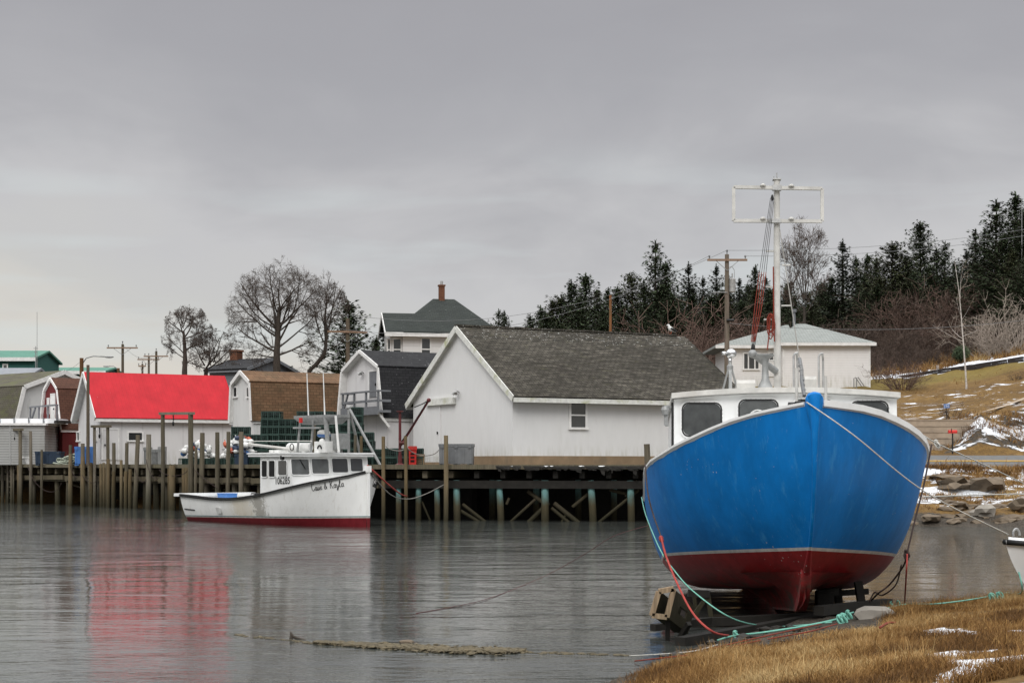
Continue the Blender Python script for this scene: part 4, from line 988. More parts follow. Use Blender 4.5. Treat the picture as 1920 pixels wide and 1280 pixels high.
M['blue_hull'] = hull_paint('blue_hull_paint', [(.945, (.60,.58,.55)), (.90, (.27,.020,.022))], (.002,.165,.50), .5, .45, (.05,.26,.52), .6, 0, .55)
M['blue'] = mat('blue_gloss_paint', (.004,.14,.46), .42, .2, 2, bump=.05)
M['boat_white'] = mat('white_boat_paint', (.72,.725,.715), .4, .08, 3, bump=.04, dirt=(.5,.48,.42), dirt_amt=.35)
M['dull_white'] = mat('dull_white_metal', (.50,.49,.46), .55, .2, 5, dirt=(.3,.25,.2), dirt_amt=.4)
bt = Thing('fishing_boat', 'blue fishing boat with a dark red bottom hauled out on the near shore', 'boat', (4.19, 22, .42), (math.radians(-4.5), 0, math.radians(-4.1)))
shL = [(0,2.95),(1,2.85),(2,2.64),(3,2.47),(4.5,2.32),(7,2.24),(10.5,2.18)]; shR = [(0,2.95),(1,2.95),(2,2.82),(3,2.68),(4.5,2.48),(7,2.32),(10.5,2.2)]
stem_b = lambda w: 1.25*(1-w)**3.2 + .12*(1-w)
zb_b = [(0,.55),(1.2,.5),(3,.36),(6,.34),(10.5,.5)]
bh, pt = hull_boat(shL, shR, 2.3, 4.6, .02, 10.5, zb_b, stem_b, .125, 2.1, 5.4)
mb = MB()
for side in (-1, 1): mb.sheet(hull_mesh(pt, stem_b, 10.5, side, WS, 50))
tr = [pt(10.5, w, -1) for w in WS] + [pt(10.5, w, 1) for w in WS[::-1]]; mb.face(tr)
bt.part('hull', mb, M['blue_hull'], smooth=50)
mb = MB()    # deck
rw_ = [[Vector((-max(0,bh(s,1)-.12), s, interp(shL,s)-.2)), Vector((0, s, (interp(shL,s)+interp(shR,s))/2-.02)), Vector((max(0,bh(s,1)-.12), s, interp(shR,s)-.2))] for s in [.02,.3,.6,1,1.5,2,2.5,3,3.5,4,5,6,8,10.4]]
mb.sheet(rw_); bt.part('deck', mb, M['boat_white'], smooth=30)
for side, sh in ((-1, shL), (1, shR)):     # white rail caps
    secs = []
    for s in [.12,.3,.5,.8,1.2,1.6,2,2.5,3,3.6,4.3,5.2,6.5,8,9.5,10.5]:
        q = pt(s, 1, side); q2 = pt(s+.05, 1, side); t_ = (q2-q).normalized(); n_ = Vector((t_.y, -t_.x, 0))*side
        q0 = q + n_*.025; wd = .10; k_ = .4 if side < 0 else 1
        secs.append([q0 + Vector((0,0,-.055*k_)), q0 + Vector((0,0,.035*k_)), q0 - n_*wd + Vector((0,0,.035*k_)), q0 - n_*wd + Vector((0,0,-.12)), q0 + Vector((0,0,-.055*k_))])
    mb = MB(); mb.sheet(secs); mb.face(secs[0][:4]); mb.face(secs[-1][:4]); bt.part('rail_cap', mb, M['boat_white'])
mb = MB()    # stem post, keel
pr = [Vector((0, stem_b(w)-.035, lerp(interp(zb_b, stem_b(w)), 2.95, w))) for w in (1,.8,.6,.45,.3,.2,.13,.08,.04)]
mb.tube([Vector((0,-.01,3.0))] + pr, [.105]+[.085,.05,.034,.03,.028,.03,.035,.05,.06], 10); mb.lathe((0,.04,2.9), [(.06,-.3),(.10,-.12),(.125,.02),(.125,.1),(.085,.165),(.02,.185)], 16)
bt.part('stem_post', mb, M['blue_hull'], smooth=60)
mb = MB(); kp = [(1.26,.62),(1.32,.38),(1.55,.17),(2.0,.02),(10,0),(10.3,.1),(10.3,.52),(1.3,.66)]
mb.prism([(-.075, y, z) for y, z in kp], (.15,0,0))
for sd_ in (-1, 1): mb.sheet([[Vector((sd_*lerp(.0, w_, smooth(1.1, 2.4, y)), y, lerp(z0_, z_, smooth(.9, 2.0, y)))) for w_, z_, z0_ in ((.85,.60,.60),(.45,.47,.52),(.22,.34,.45),(.11,.18,.38),(.07,.03,.3))] for y in (1.3,1.4,1.55,1.8,2.4,3.2,4.5,6,8,10)])
bt.part('keel', mb, M['blue_hull'], smooth=60)
# wheelhouse
fy = 4.0; x0 = bt.hit(1259,745,1,fy).x; x1 = bt.hit(1686,745,1,fy).x; zr = bt.hit(1259,748,1,fy).z; zr2 = bt.hit(1472,737,1,fy).z
N = 12; top = [(lerp(x0,x1,i/N), zr + (zr2-zr)*(1-(2*i/N-1)**2)) for i in range(N+1)]
mb = MB(); mb.prism([(x0+.04, fy, 2.0)] + [(min(x1-.04,max(x0+.04,x)), fy, z-.005) for x, z in top] + [(x1-.04, fy, 2.0)], (0, 3.6, .0)); cab = bt.part('wheelhouse', mb, M['boat_white'])
mb = MB(); mb.prism([(x, fy-.14, z) for x, z in top] + [(x, fy-.14, z+.085) for x, z in top[::-1]], (0, 4.6, 0)); rf = bt.part('wheelhouse_roof', mb, M['dull_white'])
def rrect(x0, z0, x1, z1, r, n=5):
    out = []
    for cx, cz, a0 in ((x1-r,z1-r,0),(x0+r,z1-r,90),(x0+r,z0+r,180),(x1-r,z0+r,270)):
        for k in range(n+1): a = math.radians(a0+90*k/n); out.append((cx+r*math.cos(a), cz+r*math.sin(a)))
    return out
for a, b, yt, yb in ((1281,1351,757,816),(1387,1457,751,810),(1491,1560,751,810),(1597,1663,754,814)):
    p, q = bt.hit(a, yb, 1, fy), bt.hit(b, yt, 1, fy); g = .055
    ou = rrect(p.x-g,p.z-g,q.x+g,q.z+g,.15); inn = rrect(p.x,p.z,q.x,q.z,.1); n = len(ou); mb = MB()
    vs = [(x,fy-.025,z) for x,z in ou]+[(x,fy-.025,z) for x,z in inn]+[(x,fy+.005,z) for x,z in ou]+[(x,fy+.005,z) for x,z in inn]
    mb.add(vs, [(i,(i+1)%n,n+(i+1)%n,n+i) for i in range(n)]+[(i,(i+1)%n,2*n+(i+1)%n,2*n+i) for i in range(n)]+[(n+i,n+(i+1)%n,3*n+(i+1)%n,3*n+i) for i in range(n)])
    ow = bt.part('window', mb, M['boat_white'], cab)
    mb = MB(); mb.prism([(x,fy-.014,z) for x,z in inn], (0,.008,0)); ow2 = bt.part('windscreen_pane', mb, M['glass_grey'], cab)
    mb = MB()
    gb_ = rrect(p.x-g*.5,p.z-g*.5,q.x+g*.5,q.z+g*.5,.13,3)
    for i in range(0,len(gb_)):
        j = (i+1) % len(gb_); sub = 1 if (Vector(gb_[i])-Vector(gb_[j])).length < .1 else 5
        for k in range(sub): x, z = lerp(gb_[i][0],gb_[j][0],k/sub), lerp(gb_[i][1],gb_[j][1],k/sub); mb.ico((x,fy-.028,z), .009, lo=True)
    mb.v = mb.v; bt.part('window_bolt', mb, M['steel'], cab)
    mb = MB(); rim = rrect(p.x-.012,p.z-.012,q.x+.012,q.z+.012,.1); mb.tube([(x,fy-.027,z) for x,z in rim+rim[:1]], .014, 5); bt.part('window_seal', mb, M['black'], cab)
p = bt.hit(1421,785,1,fy-.02); mb = MB()
mb.tube([(p.x+.145*math.cos(a),fy-.022,p.z+.145*math.sin(a)) for a in np.linspace(0,2*math.pi,25)], .012, 6)
for a in (0,2.1,4.2): mb.tube([(p.x,fy-.022,p.z),(p.x+.14*math.cos(a),fy-.022,p.z+.14*math.sin(a))], .007, 5)
bt.part('steering_wheel', mb, M['pl_white'], cab)
mb = MB(); mb.box(x0-.0,fy+.03,1.9,x0+.035,fy+.12,zr-.05); bt.part('open_door_shade', mb, M['black'], cab)  # black strip painted for the shade in the open doorway
mb = MB(); c = bt.hit(1247,763,1,fy); mb.tube([(c.x+.12,fy+.08,c.z),(c.x,fy-.02,c.z)], .03, 8); mb.lathe((c.x-.0,fy-.02,c.z-.13), [(.05,0),(.07,.08),(.05,.14)], 10); mb.box(c.x-.02,fy-.02,c.z-.3,c.x+.05,fy+.02,c.z-.13); bt.part('deck_lamp', mb, M['galv'], cab)
# mast
my = 5.0; H0 = bt.hit(1458,728,1,my); H1 = bt.hit(1456.5,338,1,my)
mst = MB(); mst.tube([(H0.x,my,H0.z-.1),(H0.x,my,lerp(H0.z,H1.z,.5)),(H1.x,my,H1.z)], [.062,.056,.052], 14); mast = bt.part('mast', mst, M['dull_white'], smooth=40)
mb = MB(); c = [bt.hit(*q,1,my-.08) for q in ((1375.5,351),(1541.5,354),(1541.5,415),(1375.5,414))]
for i in range(4): mb.beam(c[i], c[(i+1)%4], .055, .055)
for q in (c[0].lerp(c[1],.33), c[0].lerp(c[1],.65), c[3].lerp(c[2],.33), c[3].lerp(c[2],.65)): mb.lathe(q+Vector((0,-.03,.02)), [(.05,0),(.05,.02),(.02,.04)], 8)
fr = bt.part('antenna_frame', mb, M['dull_white'], mast)
mb = MB(); mb.beam(c[0].lerp(c[1],.44), c[0].lerp(c[1],.54), .09,.09); bt.part('clamp', mb, M['steel'], mast); mb = MB(); q = c[3].lerp(c[2],.47); mb.beam(q-Vector((.1,0,0)), q+Vector((.1,0,0)), .08,.07); bt.part('clamp', mb, M['steel'], mast)
mb = MB(); mb.box(H1.x-.07,my-.07,H1.z,H1.x+.07,my+.07,H1.z+.02); mb.tube([(H1.x,my,H1.z),(H1.x,my,H1.z+.13)], .012, 6); mb.tube([(H1.x-.05,my,H1.z),(H1.x-.05,my,H1.z+.07)], .009, 6); bt.part('masthead', mb, M['steel'], mast)
for i, (a, b, yy) in enumerate(((1436,1455,471),(1436,1455,538),(1465,1483,573),(1432,1455,599),(1466,1482,497),(1436,1455,676))):
    p, q = bt.hit(a,yy,1,my), bt.hit(b,yy,1,my); mb = MB(); mb.tube([p,q], .014, 6); bt.part('step', mb, M['dull_white'], mast)
mb = MB(); c0 = bt.hit(1411,663,1,my-.35); c1 = bt.hit(1455,696,1,my-.05); mb.tube([c0,c1],[.055,.06],10); mb.ico(c0,.075); boom = bt.part('boom', mb, M['galv'], smooth=40)
mb = MB(); bs = bt.hit(1448,371,1,my-.1); be = bt.hit(1412,652,1,my-.34)
for k in (-.06,-.02,.02,.06): mb.tube([bs+Vector((k*.5,0,0)), bs.lerp(be,.6)+Vector((k,0,0)), be+Vector((k*.4,0,.0))], .0045, 5)
mb.ico(bs, .035, (.7,.7,1.7)); mb.ico(be, .045, (.8,.8,1.7)); bt.part('tackle_line', mb, M['black'], mast)
M['orange_rope'] = mat('orange_rope', (.20,.032,.018), .8, .3, 8); M['red_rope'] = mat('faded_red_rope', (.33,.05,.04), .85, .3, 8); M['green_rope'] = mat('mint_green_rope', (.16,.40,.32), .85, .25, 8)
M['white_rope'] = mat('white_braided_rope', (.50,.49,.45), .85, .35, 30); M['grey_rope'] = mat('grey_rope', (.22,.21,.19), .9, .3, 10); M['dark_rope'] = mat('dark_tarred_rope', (.045,.03,.027), .9, .3, 8)
mb = MB(); s5 = bs.lerp(be,.5)
for k in (-.06,-.02,.02,.055): mb.tube([s5+Vector((k,-.01,0)), bs.lerp(be,.75)+Vector((k,-.015,0)), be+Vector((k*.5,-.01,.1))], .0065, 5)
bt.part('orange_tackle', mb, M['orange_rope'], mast)
mb = MB(); c = bt.hit(1445,588,1,my-.12)
for k in range(7):
    w_ = RNG.uniform(.02,.07); h_ = RNG.uniform(.25,.5); mb.tube([c+Vector((w_*math.sin(a)+RNG.uniform(-.01,.01),RNG.uniform(-.03,.03),-h_*(1-math.cos(a))/2)) for a in np.linspace(0,2*math.pi,14)], .008, 5)
mb.tube([c, c+Vector((-.03,0,-.35)), c+Vector((-.06,0,-.62))], .011, 5)
mb.tube([bt.hit(1450,500,1,my-.09), bt.hit(1451,600,1,my-.09), bt.hit(1452,640,1,my-.09)], .012, 5); bt.part('rope_coil', mb, M['orange_rope'], mast)
# roof gear: search light, pedestal, vents, rails
def zroof(x): return zr + (zr2-zr)*(1-((x-(x0+x1)/2)/((x1-x0)/2))**2) + .085
gy = 4.35; c = bt.hit(1369,725,1,gy); zt = zroof(c.x); mb = MB(); hx = bt.hit(1369,684,1,gy).z
for a in (0,1.57,3.14,4.71): mb.beam((c.x+.13*math.cos(a),gy+.13*math.sin(a),zt),(c.x+.03*math.cos(a),gy+.03*math.sin(a),hx-.08), .05,.03)
mb.lathe((c.x,gy,hx-.12), [(.05,0),(.055,.1),(.03,.13),(.03,.2)], 10); sl = bt.part('lamp_tripod', mb, M['galv'], rf)
mb = MB(); ce = bt.hit(1371,663,1,gy); mb.ico(ce, .095, (1,1,.9)); mb.tube([ce+Vector((-.02,0,-.2)), ce+Vector((-.02,0,-.05))], .03, 8); mb.tube([ce+Vector((-.12,-.02,-.02)),ce+Vector((-.12,-.02,.03))],.04,8)
M['chrome'] = mat('chromed_steel', (.6,.6,.6), .12, .1, 2, metal=1, bump=0); bt.part('searchlight', mb, M['chrome'], rf, smooth=True)
c = bt.hit(1435,728,1,gy); zt = zroof(c.x); pz = bt.hit(1435,665,1,gy).z; mb = MB(); mb.lathe((c.x,gy,zt), [(.16,0),(.12,.07),(.06,.2),(.05,pz-zt-.13),(.07,pz-zt-.07),(.15,pz-zt-.02),(.15,pz-zt)], 14); bt.part('radar_pedestal', mb, M['galv'], rf, smooth=40)
for a, b, yt, yy in ((1381,1416,709,4.25),(1509,1531,702,4.6)):
    p, q = bt.hit(a,730,1,yy), bt.hit(b,yt,1,yy); mb = MB(); z0 = zroof((p.x+q.x)/2)
    pr_ = [(0,0),(.0,q.z-z0-.06),(.05,q.z-z0),(.32,q.z-z0),(.38,q.z-z0-.08),(.38,0)]
    mb.prism([(p.x, yy+y_, z0-.02+z_) for y_, z_ in pr_], (q.x-p.x,0,0)); bt.part('roof_vent', mb, M['dull_white'], rf)
for a, b, yt in ((1488,1501,661),(1535,1550,662)):
    p, q = bt.hit(a,yt,1,4.3), bt.hit(b,yt,1,4.3); z0 = zroof(p.x); mb = MB()
    mb.tube([(p.x,4.3,z0),(p.x,4.3,p.z-.06),(p.x+.02,4.3,p.z-.015),(p.x+.06,4.32,p.z),(q.x-.02,4.7,q.z+.02),(q.x,4.8,q.z-.04),(q.x,4.8,z0)], .018, 8); bt.part('grab_rail', mb, M['steel'], rf, smooth=40)
# bow gear
c = bt.hit(1507,742,1,.75); zt = 2.85; mb = MB(); mb.tube([(c.x-.1,.75,2.8),(c.x-.1,.75,bt.hit(1500,690,1,.75).z)], .02, 8); q = bt.hit(1548,705,1,.6); mb.tube([(q.x,.6,2.8),(q.x,.6,q.z)], .022, 8); bt.part('bow_rail_post', mb, M['dull_white'])
mb = MB(); mb.box(c.x-.14,.62,2.78,c.x+.22,.95,3.02); mb.tube([(c.x-.22,.78,2.96),(c.x+.1,.78,2.96)], .07, 10); bt.part('anchor_winch', mb, M['black'])
mb = MB(); a = bt.hit(1462,430,1,my-.1); b = bt.hit(1499,672,1,1.2); e = bt.hit(1508,742,1,.7); mb.tube([a,b], .008, 5); bt.part('forestay', mb, M['grey_rope'])
mb = MB(); mb.tube([b, b.lerp(e,.3)+Vector((.01,0,0)), b.lerp(e,.6)+Vector((-.01,0,0)), e], .028, 6)
for k in range(6): mb.ico(b.lerp(e,.2+k*.13), .035, lo=True)
bt.part('chain', mb, M['pl_grey'])

# --- the white boat afloat
wb = Thing('fishing_boat', 'white fishing boat with a red waterline lying off the wharf', 'boat', (-5.62, 62.5, 0), (0, 0, math.radians(40.5)))
sh = [(0,2.2),(.1,2.16),(.25,2.09),(.5,2.0),(1,1.87),(1.5,1.77),(2,1.66),(2.5,1.56),(3,1.47),(4,1.32),(5,1.2),(6,1.1),(7,1.04),(8,1.02),(9,1.03),(10,1.07),(11,1.11),(11.6,1.13)]
stem_w = lambda w: .02 + .5*(1-w)**2.5*(w<.9) * 0 + .12*(1-w)
zb_w = [(0,-.45),(2,-.6),(11.6,-.35)]
bhw, ptw = hull_boat(sh, sh, 2.06, 3.6, .1, 11.6, zb_w, stem_w, .17, 2.6, 4.6)
M['white_hull'] = hull_paint('white_hull_paint', [(.44, (.12,.24,.25)), (.405, (.60,.58,.54)), (.365, (.18,.018,.024))], (.82,.82,.80), 0, .35, (.45,.41,.33), .5, .019, .15, True)
mb = MB()
for side in (-1, 1): mb.sheet(hull_mesh(ptw, stem_w, 11.6, side, WS, 40))
mb.face([ptw(11.6, w, -1) for w in WS] + [ptw(11.6, w, 1) for w in WS[::-1]]); hw = wb.part('hull', mb, M['white_hull'], smooth=50)
mb = MB()   # inner bulwark and decks
for side in (-1, 1):
    r0 = []; r1 = []
    for i in range(25):
        s = lerp(.25, 11.5, i/24); q = ptw(s,1,side); r0.append(Vector((side*max(0,abs(q.x)-.1), s, q.z))); r1.append(Vector((side*max(0,abs(q.x)-.3), s, min(q.z-.1, .78 if s > 3 else q.z-.25))))
    mb.sheet([r0, r1])
mb.sheet([[Vector((-max(0,bhw(s,1)-.3), s, min(interp(sh,s)-.1,.78 if s>3 else interp(sh,s)-.25))), Vector((max(0,bhw(s,1)-.3), s, min(interp(sh,s)-.1,.78 if s>3 else interp(sh,s)-.25)))] for s in (.25,.7,1.2,2,2.95,3.05,5,8,11.5)])
wb.part('deck', mb, M['boat_white'])
for side in (-1, 1):
    mb = MB(); secs = []
    for i in range(31):
        s = lerp(.05, 11.62, i/30); q = ptw(min(s,11.6),1,side); o = side*.05
        secs.append([q+Vector((o,0,-.05)), q+Vector((o,0,.03)), q+Vector((-side*.12 if abs(q.x)>.15 else 0,0,.03)), q+Vector((-side*.12 if abs(q.x)>.15 else 0,0,-.02)), q+Vector((o,0,-.09))])
    mb.sheet(secs); wb.part('rub_rail', mb, M['black'])
mb = MB(); q = ptw(11.6,1,-1); mb.box(-abs(q.x)-.1,11.55,q.z-.08,abs(q.x)+.1,11.95,q.z+.05); wb.part('transom_cap', mb, M['boat_white'])
mb = MB(); mb.beam((0,-.02,-.4),(0,-.03,2.3),.09,.09,(0,1,0)); mb.box(-.09,-.1,2.15,.09,.15,2.4); wb.part('stem_post', mb, M['white_hull'])
# wheelhouse
cx = -1.85; HA = wb.hit(488,920,0,cx); HB = wb.hit(489,860,0,cx); 
ya, yf = HA.y, 2.55; zt = wb.hit(615,851,1,yf).z - .1
mb = MB(); mb.prism([(cx,ya,1.0),(cx,ya,zt),(cx,yf+.12,zt),(cx,yf-.06,1.45),(cx,lerp(ya,yf,.5),1.25)], (-2*cx,0,0)); cab = wb.part('wheelhouse', mb, M['boat_white'])
ro = wb.hit(466,857,0,cx-.1).y
mb = MB(); mb.box(cx-.12,yf-.15,zt,-cx+.12,ro,zt+.16); mb.box(cx-.16,yf-.2,zt+.1,-cx+.16,ro+.04,zt+.15); rf = wb.part('wheelhouse_roof', mb, M['boat_white'])
for a, b, t_, b_, g in ((491.5,501,864,893,'dark'),(505,515.5,864,893,'dark'),(522.5,538,864,890,'glass')):
    p, q = wb.hit(a,b_,0,cx-.01), wb.hit(b,t_,0,cx-.01); ya_, yb_ = max(p.y,q.y), min(p.y,q.y)
    pts = rrect(yb_,p.z,ya_,q.z,.06,3); mb = MB(); mb.prism([(cx-.022,y,z) for y,z in pts], (.024,0,0)); w_ = wb.part('side_window', mb, M[g], cab)
    mb = MB(); pts = rrect(yb_-.03,p.z-.03,ya_+.03,q.z+.03,.08,3); mb.tube([(cx-.024,y,z) for y,z in pts+pts[:1]], .022, 5); wb.part('window_frame', mb, M['boat_white'], w_)
fyz = lambda z: yf-.06 + .18*(z-1.45)/(zt-1.45)
for i, (a, b, t_, b_, g) in enumerate(((548,580,861,888,'glass_grey'),(586.5,617,860,886,'glass_grey'),(624.5,653,859.5,884,'glass'),(659,681,859.5,882,'glass'))):
    p, q = wb.hit(a,b_,1,yf), wb.hit(b,t_,1,yf); pts = rrect(p.x,p.z-.02,q.x,q.z,.06,3)
    mb = MB(); mb.prism([(x,fyz(z)-.02,z) for x,z in pts], (0,.022,0)); w_ = wb.part('windscreen_pane', mb, M[g], cab)
    mb = MB(); pts = rrect(p.x-.03,p.z-.05,q.x+.03,q.z+.03,.08,3); mb.tube([(x,fyz(z)-.022,z) for x,z in pts+pts[:1]], .024, 5); wb.part('window_frame', mb, M['boat_white'], w_)
    if i == 0: mb = MB(); mb.tube([(lerp(p.x,q.x,.5),fyz(q.z)-.03,q.z), (lerp(p.x,q.x,.78),fyz(p.z)-.03,lerp(p.z,q.z,.35))], .018, 5); wb.part('wiper', mb, M['black'], w_)
mb = MB(); c = wb.hit(531.5,857.5,0,cx); mb.box(cx-.12,c.y-.06,c.z-.08,cx,c.y+.06,c.z+.08); wb.part('deck_lamp', mb, M['black'], cab)
def text(body, size, shear=0.0, space=1.0, off=0):
    cu = bpy.data.curves.new('lettering', 'FONT'); cu.body = body; cu.size = size; cu.shear = shear; cu.space_character = space; cu.offset = off; cu.resolution_u = 3
    o = bpy.data.objects.new('lettering', cu); COL.objects.link(o); dg = bpy.context.evaluated_depsgraph_get(); dg.update()
    me = bpy.data.meshes.new_from_object(o.evaluated_get(dg)); bpy.data.objects.remove(o)
    return [tuple(v.co) for v in me.vertices], [tuple(f.vertices) for f in me.polygons]
def fit(vs, w):
    xs = [v[0] for v in vs]; k = w/(max(xs)-min(xs)); return [((v[0]-min(xs))*k, v[1]) for v in vs]
p, q = wb.hit(517,907,0,cx-.01), wb.hit(543.5,906.5,0,cx-.01); h = wb.hit(517,894,0,cx-.01).z - p.z
vs, fs = text('106285', 1, 0, 1.0, .012); vs = fit(vs, p.y-q.y); hm = max(v[1] for v in vs); mb = MB()
mb.add([(cx-.013, p.y-v[0], lerp(p.z,q.z,v[0]/(p.y-q.y)) + v[1]/hm*h) for v in vs], fs); wb.part('registration_number', mb, M['black'], cab)
# script lettering on both bows, drawn as pen strokes
def stroke_text():
    G = {'C':[[(.62,.85),(.5,1),(.25,.95),(.08,.6),(.1,.2),(.3,0),(.55,.08),(.7,.25)]],'a':[[(.42,.45),(.25,.5),(.08,.3),(.1,.06),(.25,0),(.42,.2),(.44,.48),(.42,.08),(.56,.02)]],
         's':[[(.02,.05),(.3,.52),(.22,.3),(.36,.12),(.25,0),(.08,.04)]],'i':[[(.05,.05),(.16,.48),(.12,.08),(.26,.03)],[(.2,.68),(.22,.72)]],'e':[[(.05,.2),(.3,.3),(.28,.48),(.14,.46),(.06,.22),(.16,.0),(.4,.12)]],
         '&':[[(.62,0),(.2,.6),(.25,.85),(.42,.85),(.42,.62),(.1,.3),(.1,.06),(.3,0),(.6,.35)]],'K':[[(.12,.95),(.2,1),(.14,0)],[(.62,1),(.45,.75),(.18,.5)],[(.2,.52),(.42,.4),(.55,.05),(.72,.02)]],
         'y':[[(.05,.48),(.1,.15),(.25,.08),(.4,.45),(.38,.0),(.25,-.4),(.08,-.35),(.2,-.1),(.5,.1)]],'l':[[(.04,.1),(.26,.8),(.2,1),(.1,.8),(.1,.1),(.22,0),(.34,.1)]],' ':[]}
    Wd = {'C':.75,'a':.52,'s':.4,'i':.28,'e':.42,'&':.75,'K':.75,'y':.5,'l':.34,' ':.38}; x = 0; out = []
    for ch in 'Casie & Kayla':
        for st in G[ch]: out.append([(x+a+.18*b, b) for a, b in st])
        x += Wd[ch]
    return out, x
st, wtot = stroke_text()
def on_hull(s, z, side, off=.012):
    h_ = interp(sh, s); z0 = interp(zb_w, s); return Vector((side*(bhw(s, (z-z0)/(h_-z0)) + off), s, z))
for side, s0, s1, za, zc in ((-1, None, None, 0, 0), (1, .5, 1.4, 1.62, 1.5)):
    if side < 0:
        def solve(px, py):
            s = 1.0; z = 1.5
            for _ in range(60):
                x = on_hull(s, z, -1, 0).x; h_ = wb.hit(px, py, 0, x); s = lerp(s, min(4, max(.1, h_.y)), .25); z = lerp(z, h_.z, .5)
            return s, z
        (s0, za), (s1, zc) = solve(585, 919), solve(645, 910)
    sc = abs(s1-s0)/wtot; mb = MB()
    for pl in st:
        pts = []
        for (u, v) in pl:
            s = s0 + (s1-s0)*u/wtot; z = lerp(za, zc, u/wtot) + v*.27 - .03; pts.append(on_hull(s, z, side))
        mb.tube(pts, .0125, 4)
    wb.part('boat_name', mb, M['black'], hw)
mb = MB(); mb.tube([on_hull(11.45,.50,-1,.0), on_hull(11.0,.485,-1,.0), on_hull(10.55,.47,-1,.0)], .03, 6); wb.part('scupper', mb, M['black'], hw)
mb = MB(); c = on_hull(8.3,.50,-1,0); mb.prism([on_hull(8.3+y,.5+z,-1,.02) for y,z in rrect(-.2,-.13,.2,.13,.05,3)], Vector((-.03,0,0))); wb.part('discharge_flap', mb, M['pl_white'], hw)
# blue crate in the cockpit
mb = MB(); c = wb.hit(428,926,0,.1); mb.box(-.2,c.y-.42,.8,.3,c.y+.42,1.14); mb.box(-.22,c.y-.44,1.14,.32,c.y+.44,1.18); o = solo('fish_box', MB().add([tuple(wb.w(v)) for v in mb.v], mb.f), M['pl_blue'], 'blue plastic fish box in the cockpit of the white boat', 'fish box')
# gear on the roof
def rb_(px, py, y=0.0, x=0.0): return wb.hit(px, py, 0, x)
zr_ = zt + .16
def wpart(name, mb, m, smooth=False): return wb.part(name, mb, m, rf, smooth)
c1, c2 = rb_(541,840), rb_(582,838); mb = MB(); mb.tube([(0,c1.y,zr_+.22),(0,c1.y-.1,zr_+.22),(0,c2.y+.1,zr_+.22),(0,c2.y,zr_+.22)], [.14,.2,.2,.14], 14); mb.box(-.22,c2.y+.2,zr_,.22,c2.y+.3,zr_+.1); mb.box(-.22,c1.y-.3,zr_,.22,c1.y-.2,zr_+.1); wpart('liferaft_canister', mb, M['pl_white'], 40)
a, b = rb_(469,833,x=-.6), rb_(549,842,x=-.6); mb = MB(); mb.tube([(-.6,a.y,a.z),(-.6,b.y,b.z)], .06, 8); mb.ico((-.6,a.y,a.z),.11); mb.tube([(-.6,b.y,b.z),(-.6,b.y,zr_)], .05, 8); mb.tube([(-.6,rb_(470,830,x=-.6).y,a.z+.14),(-.6,rb_(585,833,x=-.6).y,a.z+.1)], .018, 5); wpart('hauling_boom', mb, M['dull_white'], 40)
mb = MB(); c = rb_(548,838,x=-.7); mb.tube([(-.72,c.y+.14*math.cos(t),c.z+.14*math.sin(t)) for t in np.linspace(0,6.3,14)], .02, 5); wpart('ring_fender', mb, M['black'])
p, q = rb_(601,846,x=-.4), rb_(622,827,x=-.4); mb = MB(); mb.box(-.7,q.y,zr_,-.1,p.y,q.z); mb.ico((-.4,rb_(604,826,x=-.4).y,q.z),.12); mb.k = 1; mb.tube([(-.71,(p.y+q.y)/2+.13*math.cos(t),zr_+.15+.13*math.sin(t)) for t in np.linspace(0,3.14,9)], .035, 6); wpart('horn_box', mb, [M['pl_white'], M['black']])
p, q = rb_(630,840,x=-.1), rb_(646,812,x=-.1); mb = MB(); mb.box(-.35,q.y,zr_+.14,.15,p.y,q.z); mb.tube([(-.1,(p.y+q.y)/2,zr_),(-.1,(p.y+q.y)/2,zr_+.2)], .1, 8); wpart('exhaust_box', mb, M['galv'])
c = rb_(607,812); mb = MB(); mb.lathe((0,c.y,c.z-.16), [(.2,0),(.27,.05),(.27,.12)], 16); mb.k = 1; mb.lathe((0,c.y,c.z-.04), [(.27,0),(.26,.1),(.17,.17),(.05,.19)], 16); wpart('radar_dome', mb, [M['pl_blue'], M['pl_white']], 40)
mb = MB(); mb.tube([(0,c.y,zr_),(0,c.y,c.z-.16)], .09, 8); wpart('radar_post', mb, M['galv'])
# gantry tray over the roof
p, q = rb_(570,795), rb_(637,780); zq = q.z; mb = MB()
mb.box(-0.5,q.y,zq-.04,0.5,p.y,zq+.06)
mb.add([(-0.5,q.y,zq-.04),(-0.5,p.y,zq-.04),(-.3,p.y-.3,zq-.30),(-.3,q.y+.25,zq-.30),(0.5,q.y,zq-.04),(0.5,p.y,zq-.04),(.3,p.y-.3,zq-.30),(.3,q.y+.25,zq-.30)],[(0,1,2,3),(4,5,6,7),(0,3,7,4),(1,2,6,5),(2,3,7,6)])
ga = wpart('gantry_tray', mb, M['galv'])
for a, b in ((573,830),(598,846),(632,846),(651,846)):
    mb = MB(); t_ = rb_(min(a+6,637) if a < 600 else a-6,790); bb_ = rb_(a,b); mb.tube([(-.4,bb_.y,zr_),(-.4,t_.y,zq)], .05 if a != 632 else .1, 8); wpart('gantry_post', mb, M['galv'] if a!=651 else M['pl_white'])
mb = MB(); c = rb_(573,816); mb.beam((-.5,rb_(570,802).y,rb_(570,802).z),(-.5,rb_(620,802).y,rb_(620,802).z),.08); wpart('cross_tube', mb, M['galv'])
mb = MB(); c = rb_(564,783,x=-.9); mb.box(-.95,c.y-.06,c.z-.2,-.85,c.y+.06,c.z); wpart('port_light', mb, M['pl_red'])
for px, pyt in ((575.5,700),(606,697)):
    mb = MB(); c = rb_(px+3,778); e = rb_(px,pyt); mb.tube([(0,c.y,zq),(0,e.y,e.z)], [.03,.018], 6); wpart('whip_antenna', mb, M['pl_white'])
mb = MB()
